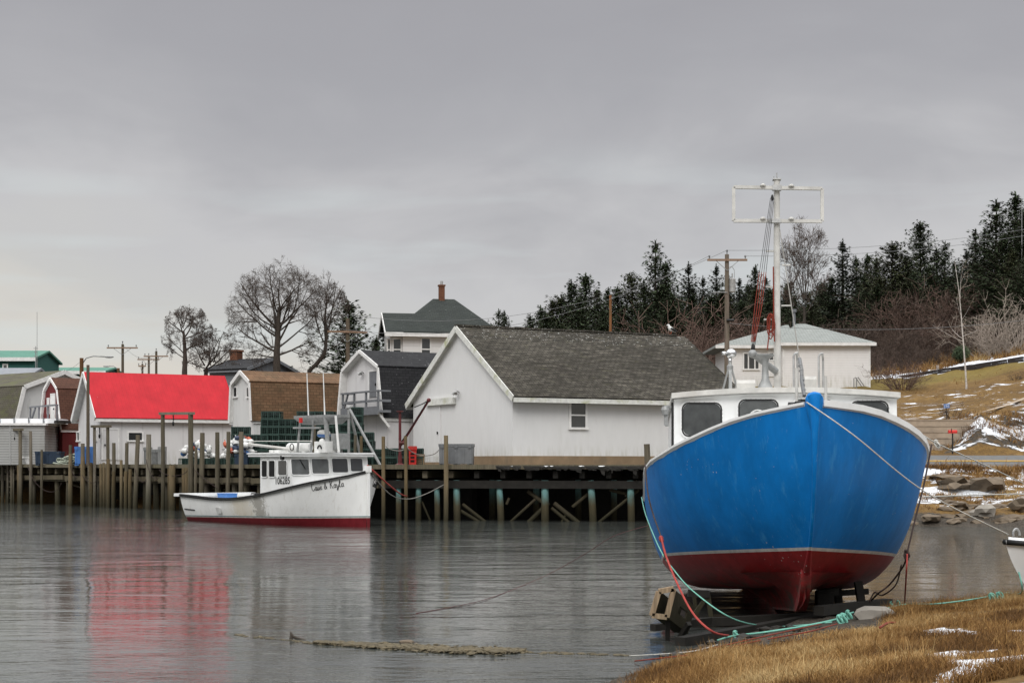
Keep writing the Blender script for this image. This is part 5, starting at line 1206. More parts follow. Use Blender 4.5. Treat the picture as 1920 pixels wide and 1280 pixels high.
for px in (512,520): c = rb_(px,846,x=-.9); mb.box(-1.0,c.y-.25,zr_,-.6,c.y+.15,zr_+.12)
wpart('roof_hatch', mb, M['pl_white'])

# --- small white skiff entering at the right edge
sk = Thing('skiff', 'small white skiff with a dark gunwale on the grass at the right edge', 'boat', (X_(1889,24.2), 24.2, .42), (math.radians(2), 0, math.radians(-68)))
shs = [(0,.92),(1,.8),(4.4,.66)]; stem_s = lambda w: .5*(1-w)**1.6; zbs = [(0,.05),(1,0),(4.4,.0)]
bhs, pts_ = hull_boat(shs, shs, .72, 2.2, .08, 4.4, zbs, stem_s, .3, 2.0, 2.8)
mb = MB()
for side in (-1,1): mb.sheet(hull_mesh(pts_, stem_s, 4.4, side, WS, 24))
mb.face([pts_(4.4,w,-1) for w in WS]+[pts_(4.4,w,1) for w in WS[::-1]]); sk.part('hull', mb, M['boat_white'], smooth=50)
for side in (-1,1):
    mb = MB(); mb.tube([pts_(s,1,side)+Vector((side*.02,0,-.03)) for s in (0.0,.2,.5,1,1.6,2.4,3.4,4.4)], .045, 6); sk.part('gunwale', mb, M['black'], smooth=True)
mb = MB(); mb.sheet([[pts_(s,1,-1)+Vector((.03,0,-.02)), Vector((0,s,interp(shs,s)+.05)), pts_(s,1,1)+Vector((-.03,0,-.02))] for s in (.05,.2,.5,1,1.6,2.4,3.4,4.35)]); sk.part('snow_cover', mb, M['snow'], smooth=True)
mb = MB(); mb.tube([(0,.2+.06*math.cos(a),1.0+.08*math.sin(a)) for a in np.linspace(-.3,3.5,10)], .018, 6); sk.part('bow_ring', mb, M['steel'])

# ------------------------------------------------------------------ cradle, slip, ropes
def gpt(px, py, dz=0.0):
    """the ground (or water) point seen at a photo pixel"""
    d = 10.0
    while d < 60:
        if Zp(py, d) <= max(0.0, ground(X_(px, d), d)): break
        d += .03
    return Vector((X_(px, d), d, max(0.0, ground(X_(px, d), d)) + dz))
def timber(name, pts, w, h, m, label, cat, group=None):
    mb = MB()
    for a, b in zip(pts, pts[1:]): mb.beam(a, b, w, h)
    return solo(name, mb, m, label, cat, group)
timber('slip_timber', [Vector((2.3,21.9,.06)), Vector((6.2,26.4,.16))], .16, .12, M['darkwood'], 'long dark wet timber lying on the slip in front of the keel', 'timber')
timber('slip_timber', [Vector((2.5,24.4,.06)), Vector((6.4,25.2,.16))], .15, .13, M['darkwood'], 'dark wet timber crossing the slip under the keel', 'timber')
timber('slip_timber', [gpt(1224,1189,.1)+Vector((0,0,0)), gpt(1330,1178,.12)], .11, .1, M['darkwood'], 'dark log end sticking out over the water left of the slip', 'timber')
timber('slip_timber', [gpt(1535,1160,.12), gpt(1665,1141,.1)], .16, .14, M['darkwood'], 'dark timber at the right edge of the slip beside the pale rock', 'timber')
t = Thing('cradle_block', 'tilted open-ended box of sawn timber propped beside the blue boat', 'timber block', gpt(1262, 1196))
fr = [P(1235,1108,22.3), P(1263,1103,22.3), P(1250,1156,22.3), P(1222,1153,22.3)]; dv = P(1303,1136,23.0) - P(1263,1103,22.3); bk = [p + dv for p in fr]
mb = MB()
for i in range(4): mb.beam(fr[i], fr[(i+1)%4], .07, .09, (0,1,0))
t.part('frame', mb, M['plank'], world=True)
mb = MB(); e1 = (fr[1]-fr[0]).normalized()*.02
for lo, hi in ((0,.36),(.62,1)):
    a, b = fr[1].lerp(fr[2],lo), fr[1].lerp(fr[2],hi); mb.prism([a, b, b+dv, a+dv], -e1)
mb.prism([fr[1].lerp(fr[2],.36), fr[1].lerp(fr[2],.62), fr[1].lerp(fr[2],.62)+dv*.4, fr[1].lerp(fr[2],.36)+dv*.4], -e1); mb.prism([fr[1].lerp(fr[2],.36)+dv*.75, fr[1].lerp(fr[2],.62)+dv*.75, fr[1].lerp(fr[2],.62)+dv, fr[1].lerp(fr[2],.36)+dv], -e1)
mb.prism([fr[3], fr[2], bk[2], bk[3]], Vector((0,0,.03))); mb.prism([fr[0], fr[3], bk[3], bk[0]], e1); t.part('side_boards', mb, M['deckwood'], world=True)
mb = MB()
for q in ((1252,1158,1251,1200),(1292,1168,1262,1196)): a, b = P(q[0],q[1],22.5), gpt(q[2],q[3]); mb.beam(a, b-Vector((0,0,.15)), .065, .065)
t.part('leg', mb, M['darkwood'], world=True)
def stand(label, beams, d, m='darkwood'):
    t = Thing('boat_stand', label, 'boat stand', (X_(beams[0][0], d), d, 0.0))
    for n, x0, y0, x1, y1, w in beams:
        pass
def stand(label, beams, d):
    x, y = beams[0][3], beams[0][4]; t = Thing('boat_stand', label, 'boat stand', P(x, y, d))
    for n, x0, y0, x1, y1, w, dd in beams:
        mb = MB(); mb.beam(P(x0,y0,d+dd), P(x1,y1,d+dd), w, w*.9); t.part(n, mb, M['deckwood'] if w < .1 else M['darkwood'], world=True)
stand('dark timber prop frame under the left bilge of the blue boat', [('leg',1327,1112,1334,1164,.07,0),('leg',1300,1110,1308,1160,.06,.7),('top_beam',1290,1111,1330,1113,.12,0),('diagonal',1325,1118,1303,1150,.07,0),('base_beam',1290,1166,1340,1162,.07,0)], 25.0)
stand('thick dark timber prop under the right bilge near the keel', [('leg',1546,1108,1545,1151,.26,0),('wedge',1532,1112,1572,1108,.12,0)], 25.2)
stand('dark timber frame with two crossbeams at the right of the slip', [('leg',1609,1090,1618,1150,.13,0),('leg',1570,1098,1574,1150,.12,.9),('crossbeam',1560,1112,1628,1108,.1,.5),('crossbeam',1555,1142,1622,1139,.1,.4)], 25.4)
def rope(pts, r, m, label, n=10, sag=0.0, knots=(), group=None, cat='rope'):
    """smooth rope through points"""
    pts = [Vector(p) for p in pts]; out = []
    for i in range(len(pts)-1):
        p0, p1, p2, p3 = pts[max(0,i-1)], pts[i], pts[i+1], pts[min(len(pts)-1,i+2)]
        for k in range(n):
            t = k/n; q = .5*((2*p1)+(p2-p0)*t+(2*p0-5*p1+4*p2-p3)*t*t+(3*p1-p0-3*p2+p3)*t**3)
            q.z -= sag*4*t*(1-t); out.append(q)
    out.append(pts[-1]); mb = MB(); mb.tube(out, r, 6)
    for c, s in knots:
        c = Vector(c)
        for k in range(5):
            a = RNG.uniform(0,6); mb.tube([c+Vector((s*math.cos(a+u)*.6, s*.5*math.sin(u*1.3), s*math.sin(a*.7+u))) for u in np.linspace(0,4.5,9)], r*1.05, 5)
    return solo('rope', mb, m, label, cat, group, True)
# around the blue boat
bow = bt.w((-.12,-.06,2.93)); skb = sk.w((0,.05,1.0))
rope([bow, P(1600,815,21.9), P(1735,922,22.6), skb], .0095, M['white_rope'], 'white braided rope stretched from the blue bow to the skiff')
a = bt.w(pt(2.9,1,1)+Vector((0,0,.05))); rope([a, P(1765,835,27.5), P(1850,873,31), P(1960,925,36)], .011, M['white_rope'], 'pale grey-green rope running right from the white rail of the blue boat', knots=[(P(1757,832,27.2),.07)])
rope([P(1733,931,40), P(1815,928,46), P(1925,925,55)], .02, M['white_rope'], 'thin level pale line crossing above the pond')
rope([bt.w(pt(3.9,1,-1)+Vector((-.05,-.02,0))), P(1215,925,24.6), P(1225,965,24.2), P(1240,1008,23.4), P(1247,1048,23.0)], .012, M['dark_rope'], 'dark rope hanging down the left flank of the blue boat')
rope([P(1239,1005,23.3), P(1250,1045,22.9), P(1272,1098,22.2), P(1300,1150,21.6), P(1335,1183,21.2), gpt(1366,1195,.03)], .016, M['red_rope'], 'thick faded red rope dropping from the left hull to the slip', knots=[(P(1240,1010,23.3),.035), (gpt(1362,1194,.03),.05)])
rope([P(1203,932,29.5), P(1212,968,26.5), P(1238,1030,23.6), P(1262,1066,22.8), P(1300,1108,22.2), P(1372,1158,21.8), gpt(1440,1177,.03), gpt(1500,1176,.03), gpt(1560,1170,.03)], .010, M['green_rope'], 'long mint green rope curving from the left stern down across the slip')
rope([bt.w(pt(3.3,1,1)+Vector((.07,0,0))), P(1733,905,24.8), P(1718,965,24.4), P(1701,1035,24), P(1694,1060,24.2), P(1668,1095,24.6), P(1643,1115,24.9), gpt(1622,1143,.03)], .014, M['dark_rope'], 'dark rope hanging from the right rail with a big knot', knots=[(P(1701,1037,24),.05),(P(1699,1043,24),.045)])
rope([P(1701,1038,23.95), P(1699,1080,24), gpt(1696,1135,.02)], .013, M['red_rope'], 'red rope end hanging straight down to the bank right of the blue boat')
rope([P(1690,1058,24.2), P(1680,1095,24.5), P(1655,1115,24.8), P(1640,1110,25), P(1630,1128,25)], .012, M['dark_rope'], 'slack dark loop of rope below the right side of the blue boat')
rope([gpt(1345,1204,.03), gpt(1375,1196,.03), gpt(1420,1192,.04), gpt(1462,1186,.04), gpt(1500,1180,.04), gpt(1565,1168,.05), gpt(1585,1160,.06), gpt(1600,1155,.06)], .015, M['green_rope'], 'thick mint green rope lying along the grass edge with a coil', knots=[(gpt(1380,1195,.04),.05),(gpt(1582,1166,.05),.07),(gpt(1592,1160,.05),.07),(gpt(1575,1168,.05),.06)])
rope([gpt(1180,1232,.02), gpt(1290,1226,.03), gpt(1345,1213,.03)], .008, M['white_rope'], 'thin pale rope trailing into the water at the bank corner')
rope([gpt(1610,1160,.06), gpt(1668,1146,.06), gpt(1700,1140,.07), gpt(1745,1141,.07), gpt(1800,1135,.07), gpt(1850,1128,.08), gpt(1884,1121,.1), sk.w((-.1,.35,.1)), sk.w((-.12,.3,.5))], .012, M['green_rope'], 'mint green rope along the top of the bank up to the skiff', knots=[(gpt(1672,1142,.05),.08),(gpt(1688,1140,.05),.08),(gpt(1862,1130,.06),.09),(gpt(1876,1128,.06),.09)])
rope([gpt(1190,1242,.02), gpt(1260,1236,.03), gpt(1335,1228,.04), gpt(1400,1213,.05), gpt(1470,1200,.05), gpt(1520,1192,.06), gpt(1570,1177,.06)], .009, M['orange_rope'], 'orange line lying along the lower grass edge')
rope([gpt(1330,1222,.04), gpt(1390,1208,.04), gpt(1450,1196,.05), gpt(1540,1176,.05)], .008, M['orange_rope'], 'second orange line just above the first on the slip edge')
rope([gpt(1650,1187,.07), gpt(1665,1182,.1), gpt(1678,1177,.07)], .016, M['orange_rope'], 'short scrap of orange rope in the grass below the pale rock')
rope([bt.w((-2.2,7,1.5)), P(1150,1005,31), P(1100,1036,33), P(1040,1070,34.5), P(985,1095,32.9), P(900,1126,28.9), P(780,1149,26.65)], .0055, M['maroon'], 'thin red mooring line running from the blue boat out over the water')
rope([wb.w((.1,.2,2.42)), P(725,905,63.5), P(750,925,66), P(764,930,69.8)], .03, M['red_rope'], 'red mooring line from the white bow to the wharf pile')
rope([wb.w((.12,.3,2.35)), P(730,925,64), P(765,935,68), P(800,925,69), P(838,905,69.2)], .02, M['grey_rope'], 'slack grey mooring line from the white bow toward the piles')
for x0, y0, x1, y1, sg in ((13,858,46,872,1.1),(66,872,130,905,1.6),(144,860,165,885,1.0),(268,878,289,898,.6),(314,880,367,882,.5),(380,880,425,915,.1),(165,880,200,895,.8),(289,860,315,890,.9)):
    a, b = face_at(x0,.5), face_at(x1,.5); rope([Vector((a.x,a.y,Zp(y0,a.y))), Vector((b.x,b.y,Zp(y1,b.y)))], .016, M['dark_rope'], 'slack dark line hanging between piles of the left wharf', 12, sg*.6, group='slack lines on the left wharf')
for x0,y0,x1,y1,sg in ((727,836,762,842,.12),(767,838,823,843,.3)):
    a, b = face_at(x0,.35), face_at(x1,.35); rope([Vector((a.x,a.y,Zp(y0,a.y))), Vector((b.x,b.y+ (1.5 if x1>800 else 0),Zp(y1,b.y)))], .02, M['grey_rope'], 'thin grey line strung between the brown piles by the davit' if x0<750 else 'thin grey line from the brown pile to the grey fish tote', 12, sg)

# ------------------------------------------------------------------ poles, lamps, wires
def upole(label, px, top, d, r=.15, arms=((0.06, 1.2),), cat='utility pole', m='pole', arm_tilt=0, transformer=False, group=None):
    X = X_(px, d); g = ground(X, d); zt = Zp(top, d); t = Thing('utility_pole', label, cat, (X, d, g), group=group)
    mb = MB(); mb.tube([(X,d,g-.3),(X,d,zt)], [r, r*.75], 10); t.part('pole', mb, M[m], world=True, smooth=40)
    for fz, hw_ in arms:
        z = zt - fz*8; mb = MB(); mb.beam((X-hw_,d-r,z-arm_tilt),(X+hw_,d-r,z+arm_tilt),.1,.13); a = t.part('crossarm', mb, M['crossarm'], world=True)
        mb = MB()
        for k in (-.9, .9): mb.lathe((X+hw_*k,d-r,z+.06), [(.03,0),(.03,.1),(.07,.14),(.05,.22)], 8)
        mb.lathe((X,d-.03,zt), [(.03,0),(.03,.15),(.07,.2),(.05,.28)], 8); t.part('insulator', mb, M['pl_grey'], a, world=True)
        mb = MB(); mb.beam((X,d-r,z-.65),(X-hw_*.55,d-r,z-.06),.035); mb.beam((X,d-r,z-.65),(X+hw_*.55,d-r,z-.06),.035); t.part('arm_brace', mb, M['galv'], a, world=True)
    if transformer:
        mb = MB(); z = Zp(548, d); mb.lathe((X+.32,d-.05,z), [(.12,0),(.2,.03),(.2,.75),(.21,.8),(.1,.86)], 12); mb.tube([(X+.32,d-.05,z+.86),(X+.32,d-.05,z+1.15)], .04, 8); mb.tube([(X+.45,d-.05,z+.86),(X+.45,d-.05,z+1.35),(X+.3,d,z+1.6),(X+.1,d,z+1.5)], .02, 6); t.part('transformer', mb, M['steel'], world=True, smooth=40)
        mb = MB(); z = Zp(601, d); mb.tube([(X-.05,d-.2,z),(X+.4,d-.2,z)], .09, 8); t.part('splice_case', mb, M['black'], world=True)
        mb = MB(); z = Zp(549, d); mb.tube([(X-.9,d-.16,z),(X-.3,d-.16,z+.02),(X,d-.16,z)], .03, 6); t.part('cable_bracket', mb, M['galv'], world=True)
    return Vector((X,d,zt))
u1 = upole('tall grey utility pole with crossarm and transformer right of the shed roof', 1363, 477, 98, .17, ((.045, 1.22),), transformer=True)
u2 = upole('short orange-brown pole rising behind the shed ridge', 1144.5, 553, 105, .11, (), m='pole_orange')
u3 = upole('utility pole standing in front of the spruce by the bare trees', 652, 597, 104, .17, ((.11, 1.3),), arm_tilt=-.03)
u4 = upole('tallest far utility pole above the red roof', 230, 645, 150, .16, ((.045, 1.45),))
u5 = upole('far utility pole with low crossarm, leftmost of the distant cluster', 279, 667, 175, .15, ((.05,1.2),))
u6 = upole('far utility pole at the right of the distant cluster above the red roof', 293, 658, 170, .16, ((.07,1.3),))
u7 = upole('short bare far pole left of the distant cluster', 267, 682, 170, .14, ((.03,.4),))
def lamp(label, px, top, tip, d, post=True):
    X = X_(px, d); g = ground(X, d); z = Zp(top, d); t = Thing('street_lamp', label, 'street lamp', (X,d,g))
    mb = MB(); mb.tube([(X,d,g-.2),(X,d,z)], [.17,.14], 10); t.part('pole', mb, M['pole_orange'] if post else M['pole'], world=True)
    T = P(tip[0], tip[1], d); mb = MB(); b = Vector((X,d,z-.5)); mb.tube([b, b.lerp(T,.2)+Vector((0,0,.38)), b.lerp(T,.5)+Vector((0,0,.35)), T+Vector((0,0,.02))], .045, 6); a = t.part('arm', mb, M['galv'], world=True, smooth=True)
    s = 1 if tip[0] > px else -1; mb = MB(); mb.ico(T+Vector((s*.3,0,0)), .3, (1.2,.5,.28)); t.part('lamp_head', mb, M['galv'], a, world=True, smooth=True)
lamp('cobra-head street lamp on a brown pole beside the red roof', 153, 671, (197,669), 118)
lamp('second street lamp far behind the red roof, its arm reaching left', 222, 690, (205,686.5), 165)
def mast_thin(label, px, y0, y1, d, r=.05, cross=()):
    X = X_(px, d); g = ground(X, d); mb = MB(); mb.tube([(X,d,g),(X,d,Zp(y0,d))], [r, r*.5], 6)
    for y, w in cross: mb.beam((X-w,d,Zp(y,d)),(X+w,d,Zp(y,d)),.05)
    solo('antenna_mast', mb, M['galv'], label, 'antenna', None, base=(X,d,g))
mast_thin('hair-thin tall antenna behind the teal-roofed building', 69.5, 585, 700, 150, .035)
mast_thin('short antenna mast with stubs beside the tall thin one', 67, 649, 700, 148, .07, ((653,.2),(660,.15),(668,.2)))
mast_thin('thin pale antenna standing among the spruces at the right edge', 1916, 372, 520, 121, .05)
def wire(a, b, sag, label, r=.012):
    mb = MB(); n = 16; mb.tube([a.lerp(b,i/n)-Vector((0,0,sag*4*(i/n)*(1-i/n))) for i in range(n+1)], r, 4)
    solo('power_line', mb, M['pl_grey'], label, 'power line', 'overhead wires')
wire(u1+Vector((0,0,.25)), u3+Vector((.3,0,.2)), 1.8, 'upper wire from the transformer pole down to the pole by the spruce')
wire(u1+Vector((-1.1,0,-.1)), u3+Vector((-1,0,-.6)), 2.0, 'lower wire from the transformer pole down to the pole by the spruce')
wire(u1+Vector((0,0,.25)), P(2100,395,118), .8, 'top wire running right from the transformer pole')
wire(u1+Vector((1.1,0,-.1)), P(2100,405,118), .8, 'second wire running right from the transformer pole')
wire(u1+Vector((0,0,-4.2)), P(2100,572,104), .9, 'low cable crossing the brown thicket on the right')
wire(P(1148,560,105), P(1290,690,112), .2, 'guy wire slanting right from the orange-brown pole')
wire(u3+Vector((1,0,-.6)), P(770,632,112), .4, 'service wire from the spruce pole to the hip-roofed house')
wire(u4, u6, 1.0, 'slack wire between the two far poles above the red roof'); wire(P(153,676,118), P(66,690,150), .8, 'slack wire left of the brown lamp pole')

# ------------------------------------------------------------------ small things on the hillside
M['concrete'] = mat('brown_grey_concrete', (.33,.265,.20), .9, .2, 3, dirt=(.12,.1,.08), dirt_amt=.4, bump=.3)
t = Thing('concrete_steps', 'five wide concrete steps climbing from the road', 'steps', (X_(1760,78.2), 78.2, 2.9))
for k in range(5):
    d = 78.2 + .42*k; y = 844 - 11.3*k - 11; mb = MB(); mb.box(X_(1690,d), d, 2.6, X_(1772+16*k,d), 81.5, Zp(y, d)); mb.box(X_(1690,d), d-.03, Zp(y,d), X_(1772.5+16*k,d), 81.5, Zp(y,d)+.05); t.part('step', mb, M['concrete'], world=True)
out = [[Vector((X_(px,d+o), d+o, Tz(px,d+o)+.12)) for px, d in ((1790,81.2),(1835,83),(1880,86.5),(1930,90),(2050,96))] for o in (-.2,.7)]
mb = MB(); mb.sheet(out); tag(raw('path', mb, M['concrete']), kind='structure')
d = 77.3; X = X_(1786, d); g = ground(X, d); t = Thing('mailbox', 'red mailbox on a dark post at the roadside', 'mailbox', (X,d,g))
mb = MB(); mb.tube([(X,d,g-.2),(X,d,Zp(812,d))], .035, 8); t.part('post', mb, M['black'], world=True)
z = Zp(812, d); mb = MB(); mb.prism([(X-.2,d-.1,z),(X-.2,d+.1,z),(X-.2,d+.1,z+.09),(X-.2,d+.05,z+.16),(X-.2,d-.05,z+.16),(X-.2,d-.1,z+.09)], (.4,0,0)); bx = t.part('box', mb, M['pl_red'], world=True)
mb = MB(); mb.box(X+.2,d-.08,z+.01,X+.215,d+.08,z+.13); mb.box(X-.1,d-.115,z+.06,X-.06,d-.1,z+.24); t.part('flag', mb, M['maroon'], bx, world=True)
d = 86; p, q = P(1769.5,764.5,d), P(1780.5,757,d); g = ground(p.x, d); t = Thing('house_number_sign', 'small blue house number plate reading 196 on the lawn', 'sign', ((p.x+q.x)/2, d, g))
mb = MB(); mb.box(p.x,d,p.z,q.x,d+.02,q.z); t.part('plate', mb, M['pl_blue'], world=True); mb = MB(); mb.beam(((p.x+q.x)/2,d+.03,g-.1),((p.x+q.x)/2,d+.03,q.z),.03); t.part('stake', mb, M['black'], world=True)
vs, fs = text('196', 1); xs = [v[0] for v in vs]; k = (q.x-p.x)*.85/(max(xs)-min(xs)); mb = MB(); mb.add([(p.x+(q.x-p.x)*.07+(v[0]-min(xs))*k, d-.004, p.z+.04+v[1]*k*.85) for v in vs], fs); t.part('numerals', mb, M['pl_white'], world=True)
t = Thing('retaining_wall', 'long low retaining wall of dark stacked timbers above the lawn', 'retaining wall', P(1750,700,107.3))
wp = [(1575,731,111),(1640,720,109.6),(1700,709,108.3),(1760,699,107.4),(1830,689,106.2),(1920,675,104.8),(2050,655,103.8)]
for k in range(4):
    mb = MB()
    for (a, ya, da), (b, yb, db) in zip(wp, wp[1:]):
        n = 3
        for i in range(n):
            u, v = i/n, (i+1)/n-.012; z = -.02+.17*(k-1.2)
            mb.beam(P(lerp(a,b,u),lerp(ya,yb,u),lerp(da,db,u))+Vector((0,RNG.uniform(-.02,.02)+k*.03,z-.12)), P(lerp(a,b,v),lerp(ya,yb,v),lerp(da,db,v))+Vector((0,RNG.uniform(-.02,.02)+k*.03,z-.12+RNG.uniform(-.02,.02))), .2, .155)
    t.part('timber_course', mb, M['rail_timber'], world=True)
for px, lab in ((1601,'left one of two pale pipe stubs beside the brown shrub'),(1606,'right one of two pale pipe stubs beside the brown shrub')):
    d = 103; X = X_(px,d); g = ground(X,d); mb = MB(); mb.tube([(X,d,g),(X,d,Zp(709,d)),(X+.1,d,Zp(707,d)),(X+.5,d,Zp(724,d))], .035, 6); solo('pipe_stub', mb, M['galv'], lab, 'pipe', base=(X,d,g))
def boulder(px, py, w, h, d, label, m, group=None):
    X = X_(px, d); r = w/2/F*d; mb = MB(); mb.ico((X,d,Zp(py,d)), r, (1,.8,h/w), .95, False, RNG)
    solo('boulder', mb, m, label, 'boulder', group, 30)
M['rock'] = mat('brown_grey_rock', (.15,.115,.08), .9, .45, 1.5, bump=.8, dirt=(.05,.045,.035), dirt_amt=.7); M['rock_wet'] = mat('dark_wet_stone', (.03,.027,.022), .6, .4, 4, bump=.4); M['rock_pale'] = mat('pale_rock', (.27,.245,.21), .9, .3, 2, bump=.6)
boulder(1795,908,72,24,67.5,'long snow-edged slab of brown rock above the pond','' or M['rock'])
boulder(1852,907,62,30,67,'big brown rock at the right end of the snowy ledge', M['rock'])
boulder(1843,960,42,26,64.2,'rounded grey boulder at the pond edge', M['rock_pale']); boulder(1800,946,30,12,65,'flat tilted slab just above the pond edge', M['rock'])
boulder(1790,978,26,10,63.4,'low wet stone in the pond edge below the flat slab', M['rock']); boulder(1912,948,36,24,64.5,'dark boulder at the pond edge near the right frame side', M['rock'])
boulder(1880,980,34,12,63.2,'low wet stone right of the rounded boulder', M['rock']); boulder(1745,972,30,14,63.6,'dark wet stone close behind the blue hull', M['rock'])
boulder(1770,893,60,10,68.6,'flat ledge of rock under the roadside snow', M['rock'])
for k in range(46):
    px = RNG.uniform(1690, 1990); d = RNG.uniform(62.8, 66.5); g = ground(X_(px,d), d); r = RNG.uniform(.08,.3); mb = MB(); mb.ico((X_(px,d),d,g+r*.1), r, (1.5,.9,.5), .9, True)
    solo('stone', mb, M['rock'], 'small brown stone among others along the far pond bank', 'stone', 'stones on the far bank')
g = gpt(1643,1158); mb = MB(); mb.ico(g+Vector((0,.1,.05)), .3, (1,.7,.42), .4); solo('boulder', mb, M['rock_pale'], 'pale rock half buried in grass beside the slip', 'boulder', None, 30)
for k in range(60):
    px = RNG.uniform(1225, 1560); d = RNG.uniform(19.6, 23.5); X = X_(px,d); gz = ground(X,d)
    if gz < -.04: continue
    r = RNG.choice((.03,.04,.05,.08)); mb = MB(); mb.ico((X,d,gz+r*.15), r, (1.3,1,.6), .5, True); solo('stone', mb, M['rock_wet'], 'dark stone lying on the shingle slip', 'stone', 'stones on the slip')
# gull on the ridge
p0 = shed.w(shed.hit(1258, 616, 1, shed.W/2)); zt = shed.prof[1][1] + .13 + 2.40 + .1
t = Thing('gull', 'white gull with dark wings perched on the shed ridge', 'bird', (p0.x, p0.y, zt)); b = Vector((p0.x, p0.y, zt))
mb = MB(); mb.tube([b+Vector(q) for q in ((.26,.02,.08),(.17,.02,.12),(.08,.01,.18),(-.02,0,.25),(-.08,0,.33),(-.1,0,.39),(-.12,-.0,.43),(-.16,-.0,.435),(-.185,0,.43),(-.25,-.01,.415))], [.015,.05,.1,.115,.085,.06,.058,.05,.022,.006], 10); t.part('body', mb, M['pl_white'], world=True, smooth=True)
for s in (-1,1):
    mb = MB(); mb.tube([b+Vector(q) for q in ((-.02,s*.1,.28),(.1,s*.11,.22),(.22,s*.06,.14),(.34,s*.03,.08))], [.04,.06,.045,.008], 8); t.part('wing', mb, M['black'], world=True, smooth=True)
    mb = MB(); mb.tube([b+Vector((.02,s*.04,.15)), b+Vector((.0,s*.045,0))], .012, 5); mb.beam(b+Vector((.0,s*.045,.008)), b+Vector((-.07,s*.05,.008)), .04,.012); t.part('leg', mb, M['pl_orange'], world=True)
# driftwood and weed bar
M['weed'] = mat('brown_seaweed', (.10,.08,.045), .75, .55, 9, bump=.5)
mb = MB()
w0 = lambda py: 7500/(py-868)
for k in range(3500):
    t_ = RNG.random(); px = lerp(590, 985, t_); py = interp([(590,1205),(680,1210),(770,1215),(860,1220),(985,1221)], px) + RNG.gauss(0, 1) * interp([(590,.6),(690,1.8),(850,2.6),(930,2.4),(985,.8)], px); d = w0(py); X = X_(px,d)
    a = RNG.uniform(0,3.14); l = RNG.uniform(.008,.035); mb.ico((X,d,.0+RNG.uniform(.0,.03)), l, (1.8,1,.5), .5, True, rot=Matrix.Rotation(a,3,'Z'))
for k in range(160):
    px = RNG.choice((RNG.uniform(430,600), RNG.uniform(985,1190))); py = interp([(430,1188),(600,1206),(985,1222),(1190,1228)], px) + RNG.gauss(0,1.0); d = w0(py); mb.ico((X_(px,d),d,.003), RNG.uniform(.01,.03), (2,1,.3), .4, True)
tag(solo('seaweed', mb, M['weed'], 'low brown bar of floating seaweed in the foreground water', 'seaweed'), kind='stuff')
d = w0(1197); mb = MB(); mb.tube([P(546,1197,d)+Vector((0,0,-.02)), P(547,1190,d), P(545,1184,d)], [.03,.028,.012], 7); mb.tube([P(547,1192,d), P(556,1195,d), P(575,1200,d-.1), P(600,1205,d-.25)], [.022,.02,.016,.01], 6)
solo('driftwood', mb, M['bark'], 'forked stick of driftwood standing at the end of the weed bar', 'driftwood')
mb = MB(); d = w0(1204); mb.ico((X_(762,d),d,.0), .075, (1.5,1,.6), .3); solo('stone', mb, M['rock'], 'brown stone breaking the water behind the weed bar', 'stone')

# ------------------------------------------------------------------ trees and bushes
def grow(T, Cw, p, dr, ln, r, lev, mx, rng, up=.12, spread=.75, nseg=4, kids=(4,6), wig=.22, minr=.012, cutoff=1, ratio=.62, env=None):
    pts = [p]; rs = [r]; d = dr.normalized(); q = p
    for i in range(nseg):
        d = (d + Vector((rng.uniform(-wig,wig), rng.uniform(-wig,wig), rng.uniform(-wig,wig)+up))).normalized(); q2 = q + d*(ln/nseg)
        if env and lev > 0 and env(q2) > 1 + .09*noise.noise(q2*.9)+.04*math.sin(q2.x*7+q2.z*5): break
        q = q2; pts.append(q); rs.append(max(minr*.6, r*(1-.65*(i+1)/nseg)))
    if len(pts) < 2: return
    nseg = len(pts) - 1
    (T if lev <= cutoff else Cw).tube(pts, rs, 8 if lev == 0 else (5 if lev == 1 else 3), cap=False)
    if lev >= mx: return
    n = rng.randint(*kids)
    for k in range(n):
        t = rng.uniform(.18,1); i = min(nseg-1, int(t*nseg)); f = t*nseg-i; s = pts[i].lerp(pts[i+1], f); dd = (pts[i+1]-pts[i]).normalized()
        a = dd.orthogonal(); a.rotate(Matrix.Rotation(rng.uniform(0,6.283),3,dd)); nd_ = (dd*(1-spread*.55) + a*spread).normalized()
        grow(T, Cw, s, nd_, ln*ratio*rng.uniform(.7,1.15), max(minr, rs[i]*.6), lev+1, mx, rng, up, spread, 4 if lev<1 else 3, kids, wig, minr, cutoff, ratio, env)
def bare_tree(name, label, px, base_d, limbs, seed, mx=4, minr=.012, kids=(4,6), mtr='bark', mtw='twig', trunk=None, up=.1, spread=.75, dome=None):
    rng = random.Random(seed); X = X_(px, base_d); g = ground(X, base_d); t = Thing(name, label, 'tree', (X, base_d, g)); T, Cw = MB(), MB(); b = Vector((X, base_d, g))
    if trunk: T.tube([b+Vector((0,0,-.3))] + [P(x,y,base_d) for x,y,_ in trunk], [trunk[0][2]*1.25]+[q[2] for q in trunk], 10, cap=False)
    env = None
    if dome:
        cx_, cy_, rx_, ry_ = dome; c_ = P(cx_, cy_, base_d); sx, sz = rx_/F*base_d, ry_/F*base_d
        env = lambda q: math.sqrt(((q.x-c_.x)/sx)**2 + ((q.y-c_.y)/sx)**2 + ((q.z-c_.z)/sz)**2)
    for x0,y0,x1,y1,r,dy in limbs:
        a = P(x0,y0,base_d); e = P(x1,y1,base_d)+Vector((0,dy,0)); v = e-a; ln = v.length
        grow(T, Cw, a, v, ln, r*.55, 1, mx, rng, up*.6, spread*.85, 6, kids, .15, minr, 1, .56, env)
    t.part('trunk', T, M[mtr], world=True, smooth=True); t.part('crown', Cw, M[mtw], world=True); return t
